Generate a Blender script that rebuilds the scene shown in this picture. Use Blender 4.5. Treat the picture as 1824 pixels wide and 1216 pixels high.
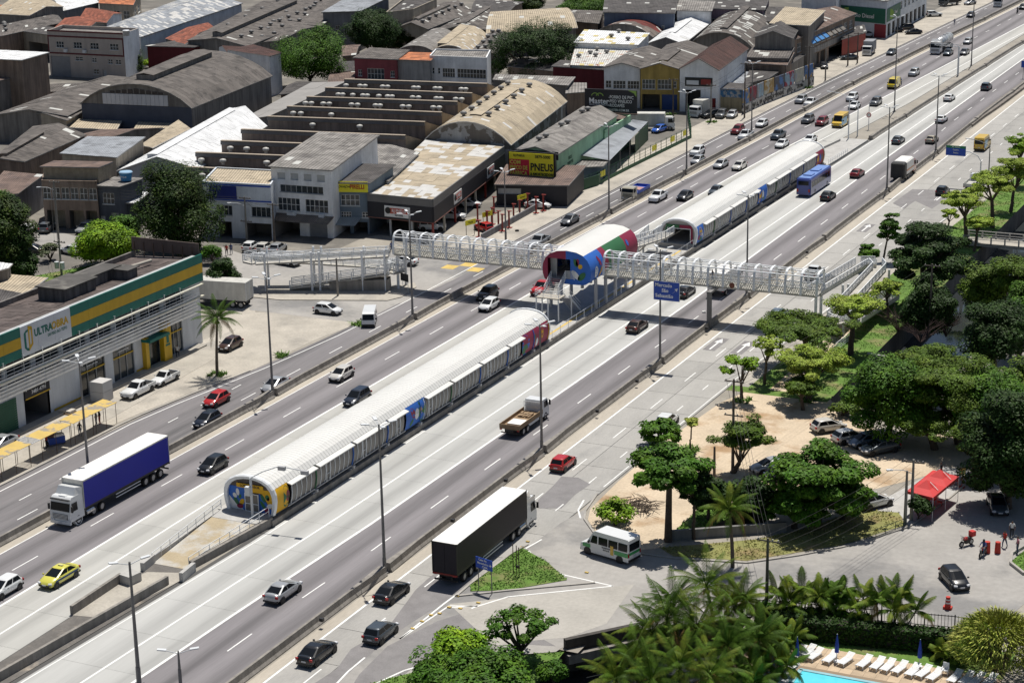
import bpy, bmesh, math, random
from mathutils import Vector, Matrix, noise
R = random.Random(7)
PI = math.pi
rad = math.radians
scn = bpy.context.scene
for o in list(bpy.data.objects): bpy.data.objects.remove(o, do_unlink=True)
COL = scn.collection
# ------------------------------------------------------------------ camera
FOC, YAW, PIT, ROL, CAMH = 3526.7, 0.44961066, 0.29085503, -0.019791, 73.0
_f = Vector((-math.sin(YAW)*math.cos(PIT), math.cos(YAW)*math.cos(PIT), -math.sin(PIT)))
_r = _f.cross(Vector((0,0,1))).normalized(); _u = _r.cross(_f)
CR = _r*math.cos(ROL)+_u*math.sin(ROL); CU = -_r*math.sin(ROL)+_u*math.cos(ROL); CF = _f
cam = bpy.data.cameras.new('camera'); camo = bpy.data.objects.new('camera', cam); COL.objects.link(camo)
cam.sensor_width = 36.0; cam.lens = FOC/1824*36.0; cam.clip_start = 1.0; cam.clip_end = 6000
camo.matrix_world = Matrix(((CR.x,CU.x,-CF.x,0),(CR.y,CU.y,-CF.y,0),(CR.z,CU.z,-CF.z,CAMH),(0,0,0,1)))
scn.camera = camo
# ------------------------------------------------------------------ world, sun, exposure
w = bpy.data.worlds.new('World'); scn.world = w; w.use_nodes = True
SUNV = Vector((-0.05, 0.37, 1.0)).normalized()           # towards the sun
nt = w.node_tree; bg = nt.nodes['Background']
sky = nt.nodes.new('ShaderNodeTexSky'); sky.sky_type = 'NISHITA'; sky.sun_disc = False
sky.sun_elevation = math.asin(SUNV.z); sky.sun_rotation = math.atan2(SUNV.x, SUNV.y)
sky.air_density = 1.0; sky.dust_density = 1.0
nt.links.new(sky.outputs[0], bg.inputs[0]); bg.inputs[1].default_value = 0.058
sl = bpy.data.lights.new('sun', 'SUN'); sl.energy = 5.0; sl.angle = rad(0.5); sl.color = (1.0, 0.955, 0.88)
so = bpy.data.objects.new('sun', sl); COL.objects.link(so); so.location = (-100, 200, 200)
so.rotation_euler = SUNV.to_track_quat('Z','Y').to_euler()
scn.view_settings.view_transform = 'Standard'; scn.view_settings.look = 'None'
scn.view_settings.exposure = 0.0; scn.view_settings.gamma = 1.0; scn.view_settings.use_curve_mapping = False
# ------------------------------------------------------------------ helpers
def G(px, py, z=0.0):
    """ground (or height z) point seen at a pixel of the 1824x1216 photograph"""
    d = CF + CR*((px-912)/FOC) - CU*((py-608)/FOC)
    t = (z-CAMH)/d.z
    return Vector((d.x*t, d.y*t, z))
def GL(pts, z=0.0): return [G(p[0], p[1], z) for p in pts]
def px_h(px, py, ytop):
    """height of the top of an upright thing standing at pixel (px,py)"""
    g = G(px, py); lo, hi = 0.0, 60.0
    for _ in range(40):
        m = (lo+hi)/2; v = g+Vector((0,0,m-CAMH)); y = 608-FOC*v.dot(CU)/v.dot(CF)
        if y > ytop: lo = m
        else: hi = m
    return lo
def S(r, g, b, k=1.0):
    f = lambda c: ((c/255+0.055)/1.055)**2.4 if c > 10 else c/255/12.92
    return (f(r)*k, f(g)*k, f(b)*k)
class MB:
    def __init__(s): s.v=[]; s.f=[]; s.m=[]; s.s=[]; s.uv=[]
    def add(s, vs, fs, mi=0, sm=False, uvs=None):
        b = len(s.v); s.v += [tuple(x) for x in vs]
        for i, f in enumerate(fs):
            s.f.append([b+j for j in f]); s.m.append(mi); s.s.append(sm); s.uv.append(uvs[i] if uvs else None)
        return s
    def quad(s, a, b, c, d, mi=0, uv=None): return s.add([a,b,c,d], [(0,1,2,3)], mi, False, [uv] if uv else None)
    def poly(s, pts, mi=0): return s.add(pts, [tuple(range(len(pts)))], mi)
    def box(s, c, d, rz=0, mi=0):
        x,y,z = d[0]/2,d[1]/2,d[2]/2; cs,sn = math.cos(rz),math.sin(rz)
        vs=[(c[0]+cs*i*x-sn*j*y, c[1]+sn*i*x+cs*j*y, c[2]+k*z) for k in (-1,1) for i,j in ((-1,-1),(1,-1),(1,1),(-1,1))]
        return s.add(vs, [(3,2,1,0),(4,5,6,7),(0,1,5,4),(1,2,6,5),(2,3,7,6),(3,0,4,7)], mi)
    def prism(s, pts, z0, z1, mi=0, cap=True):
        n=len(pts); vs=[(p[0],p[1],z0) for p in pts]+[(p[0],p[1],z1) for p in pts]
        fs=[(i,(i+1)%n,n+(i+1)%n,n+i) for i in range(n)]
        if cap: fs += [tuple(range(n,2*n)), tuple(range(n-1,-1,-1))]
        return s.add(vs, fs, mi)
    def bar(s, p, q, w, h=None, mi=0):
        p=Vector(p); q=Vector(q); h=h or w; d=(q-p)
        if d.length<1e-6: return s
        d.normalize(); up=Vector((0,0,1)) if abs(d.z)<.95 else Vector((0,1,0))
        a=d.cross(up).normalized(); b=a.cross(d)
        vs=[e+a*i*w/2+b*j*h/2 for e in (p,q) for i,j in ((-1,-1),(1,-1),(1,1),(-1,1))]
        return s.add(vs, [(3,2,1,0),(4,5,6,7),(0,1,5,4),(1,2,6,5),(2,3,7,6),(3,0,4,7)], mi)
    def tube(s, p, q, r0, r1=None, n=8, mi=0, sm=True, cap=True):
        p=Vector(p); q=Vector(q); r1=r0 if r1 is None else r1; d=(q-p).normalized()
        up=Vector((0,0,1)) if abs(d.z)<.95 else Vector((0,1,0)); a=d.cross(up).normalized(); b=a.cross(d)
        vs=[e+(a*math.cos(2*PI*i/n)+b*math.sin(2*PI*i/n))*r for e,r in ((p,r0),(q,r1)) for i in range(n)]
        s.add(vs, [(i,(i+1)%n,n+(i+1)%n,n+i) for i in range(n)], mi, sm)
        if cap:
            s.add(vs[:n], [tuple(range(n-1,-1,-1))], mi); s.add(vs[n:], [tuple(range(n))], mi)
        return s
    def path(s, pts, r, n=6, mi=0):
        for a,b in zip(pts,pts[1:]): s.tube(a,b,r,r,n,mi)
        return s
    def loft(s, rings, mi=0, sm=True, closed=True, cap=True):
        n=len(rings[0]); vs=[p for r in rings for p in r]; fs=[]
        for k in range(len(rings)-1):
            for i in range(n if closed else n-1):
                j=(i+1)%n; fs.append((k*n+i,k*n+j,(k+1)*n+j,(k+1)*n+i))
        s.add(vs, fs, mi, sm)
        if cap and closed:
            s.add(rings[0], [tuple(range(n-1,-1,-1))], mi); s.add(rings[-1], [tuple(range(n))], mi)
        return s
    def mesh(s, name, mats):
        me=bpy.data.meshes.new(name); me.from_pydata(s.v, [], s.f)
        for m in (mats if isinstance(mats,(list,tuple)) else [mats]): me.materials.append(m)
        me.polygons.foreach_set('material_index', s.m); me.polygons.foreach_set('use_smooth', s.s)
        if any(s.uv):
            ul=me.uv_layers.new(name='uv'); i=0; dat=[]
            for f,u in zip(s.f,s.uv):
                for k in range(len(f)): dat += list(u[k]) if u else [0.0,0.0]
            ul.data.foreach_set('uv', dat)
        me.update(); return me
    def build(s, name, mats, parent=None, org=None):
        if org is None and parent is not None and parent.get('_org') is not None: org=parent['_org']
        if org is not None: s.v=[(x-org[0],y-org[1],z-org[2]) for x,y,z in s.v]
        return put(name, s.mesh(name, mats), parent)
def put(name, me, parent=None, loc=(0,0,0), rz=0, sc=None, rot=None):
    o=bpy.data.objects.new(name, me); COL.objects.link(o); o.location=loc
    o.rotation_euler = rot if rot else (0,0,rz)
    if sc: o.scale = sc if isinstance(sc,(tuple,list)) else (sc,sc,sc)
    if parent: o.parent=parent
    return o
def tag(o, label=None, cat=None, group=None, kind=None):
    if label: o['label']=label
    if cat: o['category']=cat
    if group: o['group']=group
    if kind: o['kind']=kind
    return o
def E(name, label, cat, loc=(0,0,0), rz=0, group=None, world=False):
    """a thing: Empty at its base; world=True lets its parts be given in world coordinates"""
    o=bpy.data.objects.new(name, None); COL.objects.link(o); o.location=loc; o.rotation_euler=(0,0,rz); o.empty_display_size=.5
    if world: ORG[o.name]=tuple(loc); 
    return tag(o,label,cat,group)
ORG={}
def wb(mb, name, mats, t):
    """build a part of a world-placed thing from world coordinates"""
    return mb.build(name, mats, t, ORG.get(t.name,(0,0,0)))
def sub(mb, name, mats, part, t): return mb.build(name, mats, part, ORG.get(t.name,(0,0,0)))
# ------------------------------------------------------------------ materials
MATS={}
def mat(name, col, rough=.8, var=.12, scale=.6, fine=0, bump=0, bscale=8, metal=0, streak=0, obj=0, isl=0, corr=0, corrw=.3, spec=.4, trans=0, alpha=1, coat=0, col2=None, c2lo=.5, c2hi=.65, c2scale=.3, stretch=(1,1,1), lane=None):
    if name in MATS: return MATS[name]
    m=bpy.data.materials.new(name); MATS[name]=m; m.use_nodes=True; nt=m.node_tree; N=nt.nodes; Lk=nt.links
    b=N['Principled BSDF']; b.inputs['Roughness'].default_value=rough; b.inputs['Metallic'].default_value=metal
    b.inputs['Specular IOR Level'].default_value=spec
    if trans: b.inputs['Transmission Weight'].default_value=trans
    if alpha<1: b.inputs['Alpha'].default_value=alpha
    if coat: b.inputs['Coat Weight'].default_value=coat; b.inputs['Coat Roughness'].default_value=.08
    b.inputs['Base Color'].default_value=(*col,1); m.diffuse_color=(*col,1)
    def math_(op,a,bv=None):
        n=N.new('ShaderNodeMath'); n.operation=op
        for i,x in enumerate((a,bv)):
            if x is None: continue
            if isinstance(x,(int,float)): n.inputs[i].default_value=x
            else: Lk.new(x,n.inputs[i])
        return n.outputs[0]
    geo=N.new('ShaderNodeNewGeometry')
    def nz(sc, det=4, st=None):
        t=N.new('ShaderNodeTexNoise'); t.inputs['Scale'].default_value=sc; t.inputs['Detail'].default_value=det; t.inputs['Roughness'].default_value=.6
        mp=N.new('ShaderNodeMapping'); mp.inputs['Scale'].default_value=st or (1,1,1)
        Lk.new(geo.outputs['Position'],mp.inputs[0]); Lk.new(mp.outputs[0],t.inputs['Vector']); return t.outputs['Fac']
    fac=None
    def mul(x):
        nonlocal fac
        fac = x if fac is None else math_('MULTIPLY',fac,x)
    def rng(x,a,lo,hi):   # map x(0..1) centred to lo..hi
        n=N.new('ShaderNodeMapRange'); Lk.new(x,n.inputs[0]); n.inputs[1].default_value=a; n.inputs[2].default_value=1-a
        n.inputs[3].default_value=lo; n.inputs[4].default_value=hi; return n.outputs[0]
    if var: mul(rng(nz(scale,5,stretch),.28,1-var,1+var))
    if fine: mul(rng(nz(scale*14,3,stretch),.25,1-fine,1+fine))
    if streak: mul(rng(nz(1.0,5,(1.3,1.3,.12)),.3,1+streak*.3,1-streak))
    if obj:
        oi=N.new('ShaderNodeObjectInfo'); mul(rng(oi.outputs['Random'],0,1-obj,1+obj))
    if isl: mul(rng(geo.outputs['Random Per Island'],0,1-isl,1+isl))
    if lane:   # oil and tyre grime worn along the middle of each traffic lane
        sx=N.new('ShaderNodeSeparateXYZ'); Lk.new(geo.outputs['Position'],sx.inputs[0])
        c=math_('COSINE',math_('MULTIPLY',math_('SUBTRACT',sx.outputs[0],lane[0]),2*PI/lane[1]))
        c=math_('POWER',math_('MULTIPLY',math_('ADD',c,1.0),.5),1.6); c=math_('MULTIPLY',c,rng(nz(.9,4,(1,.03,1)),.3,.35,1.25))
        mul(math_('SUBTRACT',1.0,math_('MULTIPLY',c,lane[2])))
    hgt=None
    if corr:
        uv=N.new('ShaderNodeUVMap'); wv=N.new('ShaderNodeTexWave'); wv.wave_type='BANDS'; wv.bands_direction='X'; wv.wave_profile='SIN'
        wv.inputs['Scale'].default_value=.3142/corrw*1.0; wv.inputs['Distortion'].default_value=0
        Lk.new(uv.outputs[0],wv.inputs['Vector']); hgt=wv.outputs['Fac']; mul(rng(hgt,0,1-corr*.7,1+corr*.3))  # corrugation shade put into the colour too: troughs darker, crests lighter
    cin=None
    if col2 is not None:
        mx=N.new('ShaderNodeMixRGB'); mx.inputs[1].default_value=(*col,1); mx.inputs[2].default_value=(*col2,1)
        n=N.new('ShaderNodeMapRange'); Lk.new(nz(c2scale,6,stretch),n.inputs[0]); n.inputs[1].default_value=c2lo; n.inputs[2].default_value=c2hi; n.clamp=True
        Lk.new(n.outputs[0],mx.inputs[0]); cin=mx.outputs[0]
    if fac is not None:
        vm=N.new('ShaderNodeMixRGB'); vm.blend_type='MULTIPLY'; vm.inputs[0].default_value=1
        if cin: Lk.new(cin,vm.inputs[1])
        else: vm.inputs[1].default_value=(*col,1)
        Lk.new(fac,vm.inputs[2]); cin=vm.outputs[0]
    if cin: Lk.new(cin,b.inputs['Base Color'])
    if bump or hgt is not None:
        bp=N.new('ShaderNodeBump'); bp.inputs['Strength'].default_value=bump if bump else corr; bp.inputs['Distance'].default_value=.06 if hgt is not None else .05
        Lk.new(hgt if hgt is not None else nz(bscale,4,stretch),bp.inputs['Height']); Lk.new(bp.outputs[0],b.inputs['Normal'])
    return m
def flat(name, col, rough=.6, **k): return mat(name, col, rough, var=k.pop('var',.06), **k)
# ground
m_ground=mat('ground_concrete_dirt',(.30,.275,.235),.9,.18,.15,fine=.12,bump=.3,col2=(.25,.235,.21),c2scale=.08)
m_lot=mat('worn_lot_concrete',(.42,.385,.33),.9,.16,.25,fine=.15,bump=.3,col2=(.28,.26,.23),c2lo=.52,c2hi=.7,c2scale=.12)
m_asph=mat('asphalt_grey',(.205,.192,.20),.85,.16,.7,fine=.12,stretch=(1,.025,1),bump=.15,col2=(.115,.108,.115),c2lo=.44,c2hi=.64,c2scale=.5)
m_asphr=mat('asphalt_grey_north',(.215,.202,.21),.85,.12,.7,fine=.12,stretch=(1,.025,1),bump=.15,lane=(-90.2,3.45,.42))
m_asphl=mat('asphalt_grey_south',(.215,.202,.21),.85,.12,.7,fine=.12,stretch=(1,.025,1),bump=.15,lane=(-119.2,3.6,.42))
m_brtr=mat('busway_concrete_north',(.435,.435,.42),.85,.06,.6,fine=.05,obj=.04,stretch=(1,.04,1),bump=.1,lane=(-93.7,4.2,.26))
m_brtl=mat('busway_concrete_south',(.43,.425,.40),.85,.06,.6,fine=.05,obj=.04,stretch=(1,.04,1),bump=.1,lane=(-111.9,3.45,.2))
m_asph2=mat('asphalt_local',(.185,.175,.18),.88,.13,.5,fine=.1,stretch=(1,.05,1),bump=.2,col2=(.1,.097,.1),c2scale=.3)
m_patch=mat('asphalt_patch',(.21,.20,.20),.9,.15,.6,fine=.12,bump=.2)
m_street=mat('side_street_concrete',(.33,.315,.295),.9,.14,.12,fine=.1,bump=.2,col2=(.21,.205,.2),c2lo=.5,c2hi=.62,c2scale=.07)
m_brt=mat('busway_concrete',(.46,.465,.455),.85,.07,.6,fine=.05,obj=.05,stretch=(1,.04,1),bump=.1,col2=(.29,.29,.285),c2lo=.5,c2hi=.74,c2scale=.55)
m_slab=mat('service_slab_concrete',(.345,.335,.315),.9,.1,.4,fine=.08,obj=.09,stretch=(1,.3,1),bump=.15,col2=(.25,.245,.235),c2lo=.55,c2hi=.75,c2scale=.3)
m_joint=flat('joint_tar',(.09,.088,.085),.9)
m_shoulder=mat('shoulder_concrete',(.42,.38,.32),.9,.12,.4,fine=.1,stretch=(1,.2,1))
m_white=mat('road_paint_white',(.74,.74,.72),.7,.12,.8,fine=.15)
m_yellow=mat('road_paint_yellow',(.56,.40,.11),.7,.18,.8,fine=.2)
m_walk=mat('pavement_concrete',(.40,.37,.32),.9,.15,.3,fine=.12,bump=.2,col2=(.29,.27,.24),c2scale=.2)
m_kerb=mat('kerb_concrete',(.36,.34,.31),.9,.18,.6)
m_barr=mat('barrier_concrete',(.27,.25,.225),.9,.18,.5,fine=.1,streak=.35,bump=.2)
m_newc=mat('pale_concrete',(.44,.43,.41),.85,.1,.5,fine=.06,streak=.15)
m_dirt=mat('sandy_dirt',(.54,.44,.32),.95,.14,.25,fine=.15,bump=.4,col2=(.34,.22,.12),c2lo=.52,c2hi=.66,c2scale=.16)
m_grass=mat('grass_blades',(.13,.24,.04),.9,.3,.5,isl=.4)
m_turf=mat('turf_soil',(.10,.185,.03),.95,.3,.9,fine=.3,bump=.5,col2=(.22,.18,.09),c2lo=.5,c2hi=.7,c2scale=.25)
m_dry=mat('dry_turf',(.22,.22,.075),.95,.3,.5,fine=.2,col2=(.25,.19,.09),c2lo=.5,c2hi=.65,c2scale=.3)
m_water=mat('canal_water',(.035,.04,.042),.06,.1,.3,spec=.7,bump=.04,bscale=1.5)
m_pool=mat('pool_water',(.12,.62,.72),.05,.08,.6,spec=.5,bump=.08,bscale=2.5)
m_tile=mat('pool_deck_tile',(.47,.36,.245),.8,.15,1.2,fine=.1,obj=.14)
# metals, plastics
m_pole=mat('galvanised_pole',(.19,.185,.185),.55,.1,.6,metal=.3)
m_polew=mat('pale_steel',(.62,.64,.66),.45,.06,.5)
m_wmetal=mat('white_painted_steel',(.80,.82,.84),.5,.08,.6,streak=.18)
m_rust=mat('rusty_steel',(.12,.08,.06),.8,.25,2)
m_dark=flat('black_plastic',(.018,.018,.02),.5)
m_tyre=flat('tyre_rubber',(.02,.02,.021),.8)
m_rim=flat('alloy_rim',(.38,.39,.4),.35,metal=.6)
m_glass=flat('car_glass',(.010,.012,.015),.12,spec=.22)
m_chrome=flat('chrome',(.6,.6,.6),.2,metal=.9)
m_head=flat('headlight_glass',(.65,.66,.68),.1)
m_tail=flat('tail_light_red',(.35,.015,.015),.2)
m_plate=flat('number_plate',(.55,.56,.58),.5)
m_cable=flat('cable_black',(.03,.03,.03),.7)
m_pane=mat('window_glass',(.03,.038,.045),.12,.35,.5,spec=.7,obj=.5)
m_frame=mat('window_frame',(.42,.43,.43),.6,.15,1)
m_wframe=mat('window_frame_white',(.68,.68,.66),.6,.12,1)
m_void=flat('dark_interior',(.03,.028,.027),.9)
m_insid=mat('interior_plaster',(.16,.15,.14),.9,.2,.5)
m_red=mat('steel_red',(.24,.03,.025),.5,.15,1)
m_tent=mat('red_canvas',(.56,.045,.045),.7,.1,.5,fine=.05)
m_wood=mat('timber_boards',(.28,.19,.11),.8,.2,1,fine=.15)
# ================================================================== GROUND AND ROADS
LT = {
 'kerb':[(60,-133.4),(160,-133.3),(175,-133.4),(184,-132.4),(196,-130.7),(212,-129.4),(230,-129.0),(295,-128.9),(385,-128.4),(433,-127.8),(520,-125.5),(900,-115)],
 'wLL':[(60,-132.3),(160,-132.2),(175,-132.4),(184,-131.4),(196,-129.7),(212,-128.3),(230,-127.9),(295,-127.9),(385,-127.4),(433,-126.7),(520,-124.4),(900,-114)],
 'dA':[(60,-128.7),(900,-128.4)], 'dB':[(60,-125.5),(300,-125.1),(345,-124.8),(400,-124.1),(490,-123.2),(600,-121.5),(900,-112)],
 'barL':[(60,-122.7),(240,-122.5),(290,-122.2),(365,-121.2),(430,-120.7),(493,-118.9),(536,-117.2),(600,-115.3),(900,-105)],
 'mLd':[(60,-117.6),(250,-117.3),(325,-117.1),(375,-115.5),(412,-113.9),(463,-113.2),(600,-109.5),(900,-100)],
 'eL':[(60,-112.2),(127,-113.2),(154,-113.8),(235,-113.7),(320,-113.5),(345,-113.0),(424,-109.7),(534,-105.6),(900,-92)],
 'bLm':[(60,-108.6),(115,-109.2),(140,-109.7),(155,-110.2),(240,-110.3),(320,-110.0),(345,-109.4),(424,-106.1),(534,-102),(900,-88)],
 'bLi':[(60,-105.2),(118,-105.7),(138,-106.1),(156,-107.1),(270,-107.2),(330,-106.9),(360,-105.6),(410,-103.2),(470,-102.4),(900,-96)],
 'bRk':[(60,-103.9),(116,-101.9),(131,-101.2),(150,-100.4),(240,-100.5),(340,-99.7),(420,-99.2),(500,-98.4),(900,-92)],
 'bRm':[(60,-98.4),(120,-96.9),(140,-96.4),(158,-95.9),(222,-95.4),(340,-95.4),(490,-96.3),(900,-92)],
 'bRe':[(60,-94.5),(100,-93.4),(136,-92.7),(158,-92.0),(213,-91.5),(245,-91.4),(337,-92.4),(400,-92.9),(475,-93.4),(900,-91)],
 'mRd':[(60,-89.8),(139,-89.0),(152,-88.6),(212,-88.0),(240,-87.9),(300,-88.2),(365,-88.9),(390,-89.8),(450,-90.2),(900,-88)],
 'barRl':[(60,-85.4),(340,-85.2),(387,-86.0),(402,-86.7),(600,-86.2),(900,-85)],
 'barRr':[(60,-84.3),(340,-84.1),(395,-84.6),(410,-84.2),(600,-84.0),(900,-83)],
 'sL':[(60,-83.3),(130,-83.0),(200,-82.6),(345,-82.6),(425,-82.9),(900,-82)],
 'sd1':[(60,-80.1),(145,-79.95),(205,-79.6),(300,-79.4),(900,-79.3)], 'sj':[(60,-78.9),(900,-78.7)],
 'sd2':[(60,-76.9),(130,-76.8),(205,-76.5),(310,-75.9),(900,-75.6)],
 'sR':[(60,-75),(150,-74.8),(179,-74.4),(213,-74.0),(240,-73.0),(300,-71.1),(345,-69.2),(420,-67.5),(900,-66)],
}
def LX(n, y):
    t=LT[n]
    if y<=t[0][0]: return t[0][1]
    for (a,xa),(b,xb) in zip(t,t[1:]):
        if y<=b: return xa+(xb-xa)*(y-a)/(b-a)
    return t[-1][1]
def frange(a,b,s):
    n=max(1,round((b-a)/s)); return [a+(b-a)*i/n for i in range(n+1)]
def strip(mb, fl, fr, y0, y1, z, step=12, mi=0):
    ys=frange(y0,y1,step)
    for a,b in zip(ys,ys[1:]): mb.quad((fl(a),a,z),(fr(a),a,z),(fr(b),b,z),(fl(b),b,z),mi)
def F(n,d=0): return lambda y: LX(n,y)+d
Y0,Y1=70,820
CXL,CXR=-61.6,-50.5            # canal banks
CXP=-56.5                       # right side of the small open pit
# ground: one sheet to the horizon, with the canal cut out
g=MB()
def rect(x0,y0,x1,y1,z=0): g.quad((x0,y0,z),(x1,y0,z),(x1,y1,z),(x0,y1,z))
rect(-3000,-50,-65.5,5000); rect(-65.5,139.2,CXL,5000); rect(CXR,-50,2000,5000)
g.quad((CXL,142.6,0),(CXR,154.6,0),(CXR,173.9,0),(CXL,166.9,0)); rect(CXL,187,CXR,211); g.quad((CXP,170.15,0),(CXR,173.9,0),(CXR,187,0),(CXP,187,0))
ground=tag(g.build('ground',m_ground),kind='structure')
cw=MB()
for a,b in [((CXL,211),(CXL,700)),((CXR,700),(CXR,211)),((CXR,211),(CXL,211)),((CXL,166.9),(CXL,187)),((CXL,187),(CXP,187)),((CXP,187),(CXP,170.15)),((CXP,170.15),(CXL,166.9)),
            ((-65.5,-50),(-65.5,139.2)),((-65.5,139.2),(CXL,142.6)),((CXL,142.6),(CXR,154.6)),((CXR,154.6),(CXR,-50))]:
    cw.quad((*a,-3.6),(*b,-3.6),(*b,0),(*a,0))
canal_wall=tag(cw.build('canal_bank',mat('canal_concrete',(.15,.135,.115),.95,.3,.4,fine=.15,streak=.4,bump=.3)),kind='structure')
wt=MB(); wt.quad((CXL,211,-2.9),(CXR,211,-2.9),(CXR,700,-2.9),(CXL,700,-2.9)); wt.quad((CXL,166,-2.9),(CXR,166,-2.9),(CXR,187,-2.9),(CXL,187,-2.9)); wt.quad((-65.5,60,-2.9),(CXR,60,-2.9),(CXR,155,-2.9),(-65.5,155,-2.9))
tag(wt.build('canal_water',m_water),kind='structure')
# carriageways
def setting(name, mb, m): return tag(mb.build(name,m),kind='structure')
mb=MB(); strip(mb,F('kerb',.25),F('barL',-.45),Y0,Y1,.004); local_road=setting('local_road',mb,m_asph2)
mb=MB(); strip(mb,F('barL',.45),F('eL',0),Y0,Y1,.004); main_l=setting('expressway_southbound',mb,m_asphl)
mb=MB(); strip(mb,F('bRe',0),F('barRl',-.05),Y0,Y1,.004); main_r=setting('expressway_northbound',mb,m_asphr)
mb=MB(); strip(mb,F('eL',0),F('bLi',.15),Y0,Y1,.003); strip(mb,F('bRk',-.5),F('bRe',0),Y0,Y1,.003); busway=setting('busway',mb,m_joint)
mb=MB(); strip(mb,F('barRr',0),F('sR',.1),Y0,Y1,.003); service=setting('service_road',mb,m_joint)
mb=MB(); strip(mb,F('barL',.45),F('barL',1.45),Y0,Y1,.009); strip(mb,F('barRr',0),F('sL',-.15),Y0,Y1,.012); setting('road_shoulder',mb,m_shoulder)
def slabs(name, parent, fl, fr, y0, y1, step, m, gap, near):
    rest=MB(); ys=frange(y0,y1,step)
    for a,b in zip(ys,ys[1:]):
        p=[(fl(a)+gap,a+gap,0),(fr(a)-gap,a+gap,0),(fr(b)-gap,b-gap,0),(fl(b)+gap,b-gap,0)]
        dz=R.uniform(0,.003); q=MB() if b<near else rest
        q.quad(*[(x,y,.008+dz) for x,y,z in p])
        if b<near: q.build(name,m,parent)
    if rest.v: tag(rest.build(name,m,parent),kind='stuff')
for a,b in (('eL','bLm'),('bLm','bLi')): slabs('concrete_slab',busway,F(a),F(b),100,Y1,7,m_brtl,.012,265)
for a,b in (('bRk','bRm'),('bRm','bRe')): slabs('concrete_slab',busway,F(a),F(b),100,Y1,7,m_brtr,.012,265)
slabs('concrete_slab',service,F('sL',-.6),F('sj'),90,Y1,6.5,m_slab,.035,265); slabs('concrete_slab',service,F('sj'),F('sR'),90,Y1,6.5,m_slab,.035,265)
# painted lines
def line(parent, n, w, y0=Y0, y1=Y1, d=0, z=.016, m=None):
    mb=MB(); strip(mb,F(n,d-w/2),F(n,d+w/2),y0,y1,z,8); return mb.build('edge_line',m or m_white,parent)
def dashes(parent, n, y0, y1, per, ln, w=.14, z=.016):
    y=y0
    while y<y1:
        x0,x1=LX(n,y),LX(n,y+ln); MB().quad((x0-w/2,y,z),(x0+w/2,y,z),(x1+w/2,y+ln,z),(x1-w/2,y+ln,z)).build('lane_dash',m_white,parent); y+=per
line(local_road,'wLL',.16); dashes(local_road,'dA',123,191,6.6,2.0); dashes(local_road,'dB',124.6,640,10.2,3.2)
line(main_l,'barL',.14,d=1.5); dashes(main_l,'mLd',98.5,640,12,3.8)
line(busway,'eL',.28); line(busway,'bLm',.22); line(busway,'bRm',.22); line(busway,'bRe',.30); line(busway,'bRk',.14,d=.35)
dashes(main_r,'mRd',103.8,640,12,3.8)
line(service,'sL',.22); dashes(service,'sd1',102.3,560,11,3.7); dashes(service,'sd2',168,560,8.4,2.0)
line(service,'sR',.12,176,262,d=-.35); line(service,'sR',.12,300,620,d=-.3)
def arrow(parent, x, y, s=1.0):
    mb=MB(); mb.quad((x-.12,y,.018),(x+.12,y,.018),(x+.12,y+3.2*s,.018),(x-.12,y+3.2*s,.018)); mb.poly([(x-.55,y+3.2*s,.018),(x+.55,y+3.2*s,.018),(x,y+4.9*s,.018)]); mb.build('lane_arrow',m_white,parent)
    MB().quad((x-.8,y-.5,.0135),(x+.8,y-.5,.0135),(x+.8,y+5.2*s,.0135),(x-.8,y+5.2*s,.0135)).build('dark_patch',m_patch,parent)
for p in ((1264,622),(1313,628),(1535,412),(1668,357),(1700,360)):
    q=G(*p); arrow(service,q.x,q.y)
# tar patches on the service road
def gpoly(name, pts, z, m, parent=None, kind=None):
    mb=MB(); mb.poly([tuple(q) for q in GL(pts,z)]); o=mb.build(name,m,parent)
    return tag(o,kind=kind) if kind else o
for pts in ([(985,865),(1000,848),(1030,850),(1052,862),(1025,880),(1000,905),(960,905),(958,890)],
            [(560,1216),(600,1190),(625,1155),(690,1118),(740,1050),(762,1030),(800,1000),(845,1035),(790,1085),(720,1136),(660,1170),(620,1200),(600,1216)],
            [(1590,362),(1625,337),(1665,338),(1690,352),(1660,372),(1630,358),(1610,372)]):
    gpoly('tar_patch',pts,.0145,m_patch,service)
# left lot, pavement and parking apron
gpoly('parking_apron',[(0,866),(90,815),(210,752),(339,699),(440,664),(560,605),(640,575),(630,560),(455,556),(445,520),(400,560),(375,600),(208,680),(0,795)],.004,m_lot,None,'structure')
gpoly('side_street',[(445,540),(620,537),(718,540),(760,520),(870,470),(800,440),(640,455),(440,455),(395,440),(395,470),(430,500)],.006,m_street,None,'structure')
gpoly('side_street_apron',[(445,552),(640,575),(700,545),(715,538),(610,530),(440,535)],.008,m_street,None,'structure')
gpoly('back_street',[(-20,440),(60,432),(140,455),(240,470),(240,440),(150,425),(60,400),(-20,400)],.006,m_street,None,'structure')
# kerb along the local road
kb=MB()
ys=frange(100,185,4)+[190,196]
for a,b in zip(ys,ys[1:]): kb.prism([(LX('kerb',a),a),(LX('kerb',a)+.22,a),(LX('kerb',b)+.22,b),(LX('kerb',b),b)],0,.13)
ys=frange(262,820,8)
for a,b in zip(ys,ys[1:]): kb.prism([(LX('kerb',a),a),(LX('kerb',a)+.22,a),(LX('kerb',b)+.22,b),(LX('kerb',b),b)],0,.13)
setting('kerb',kb,m_kerb)
def pave(name, pts, m, h=.12):
    mb=MB(); mb.prism([(q.x,q.y) for q in GL(pts)],-.02,h); return setting(name,mb,m)
pave('pavement',[(500,535),(450,530),(452,518),(505,514),(700,512),(738,504),(742,512),(715,530),(690,536)],m_walk)
pave('pavement',[(208,700),(375,607),(420,585),(380,640),(215,735),(0,856),(0,800)],m_walk,.03)
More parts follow.
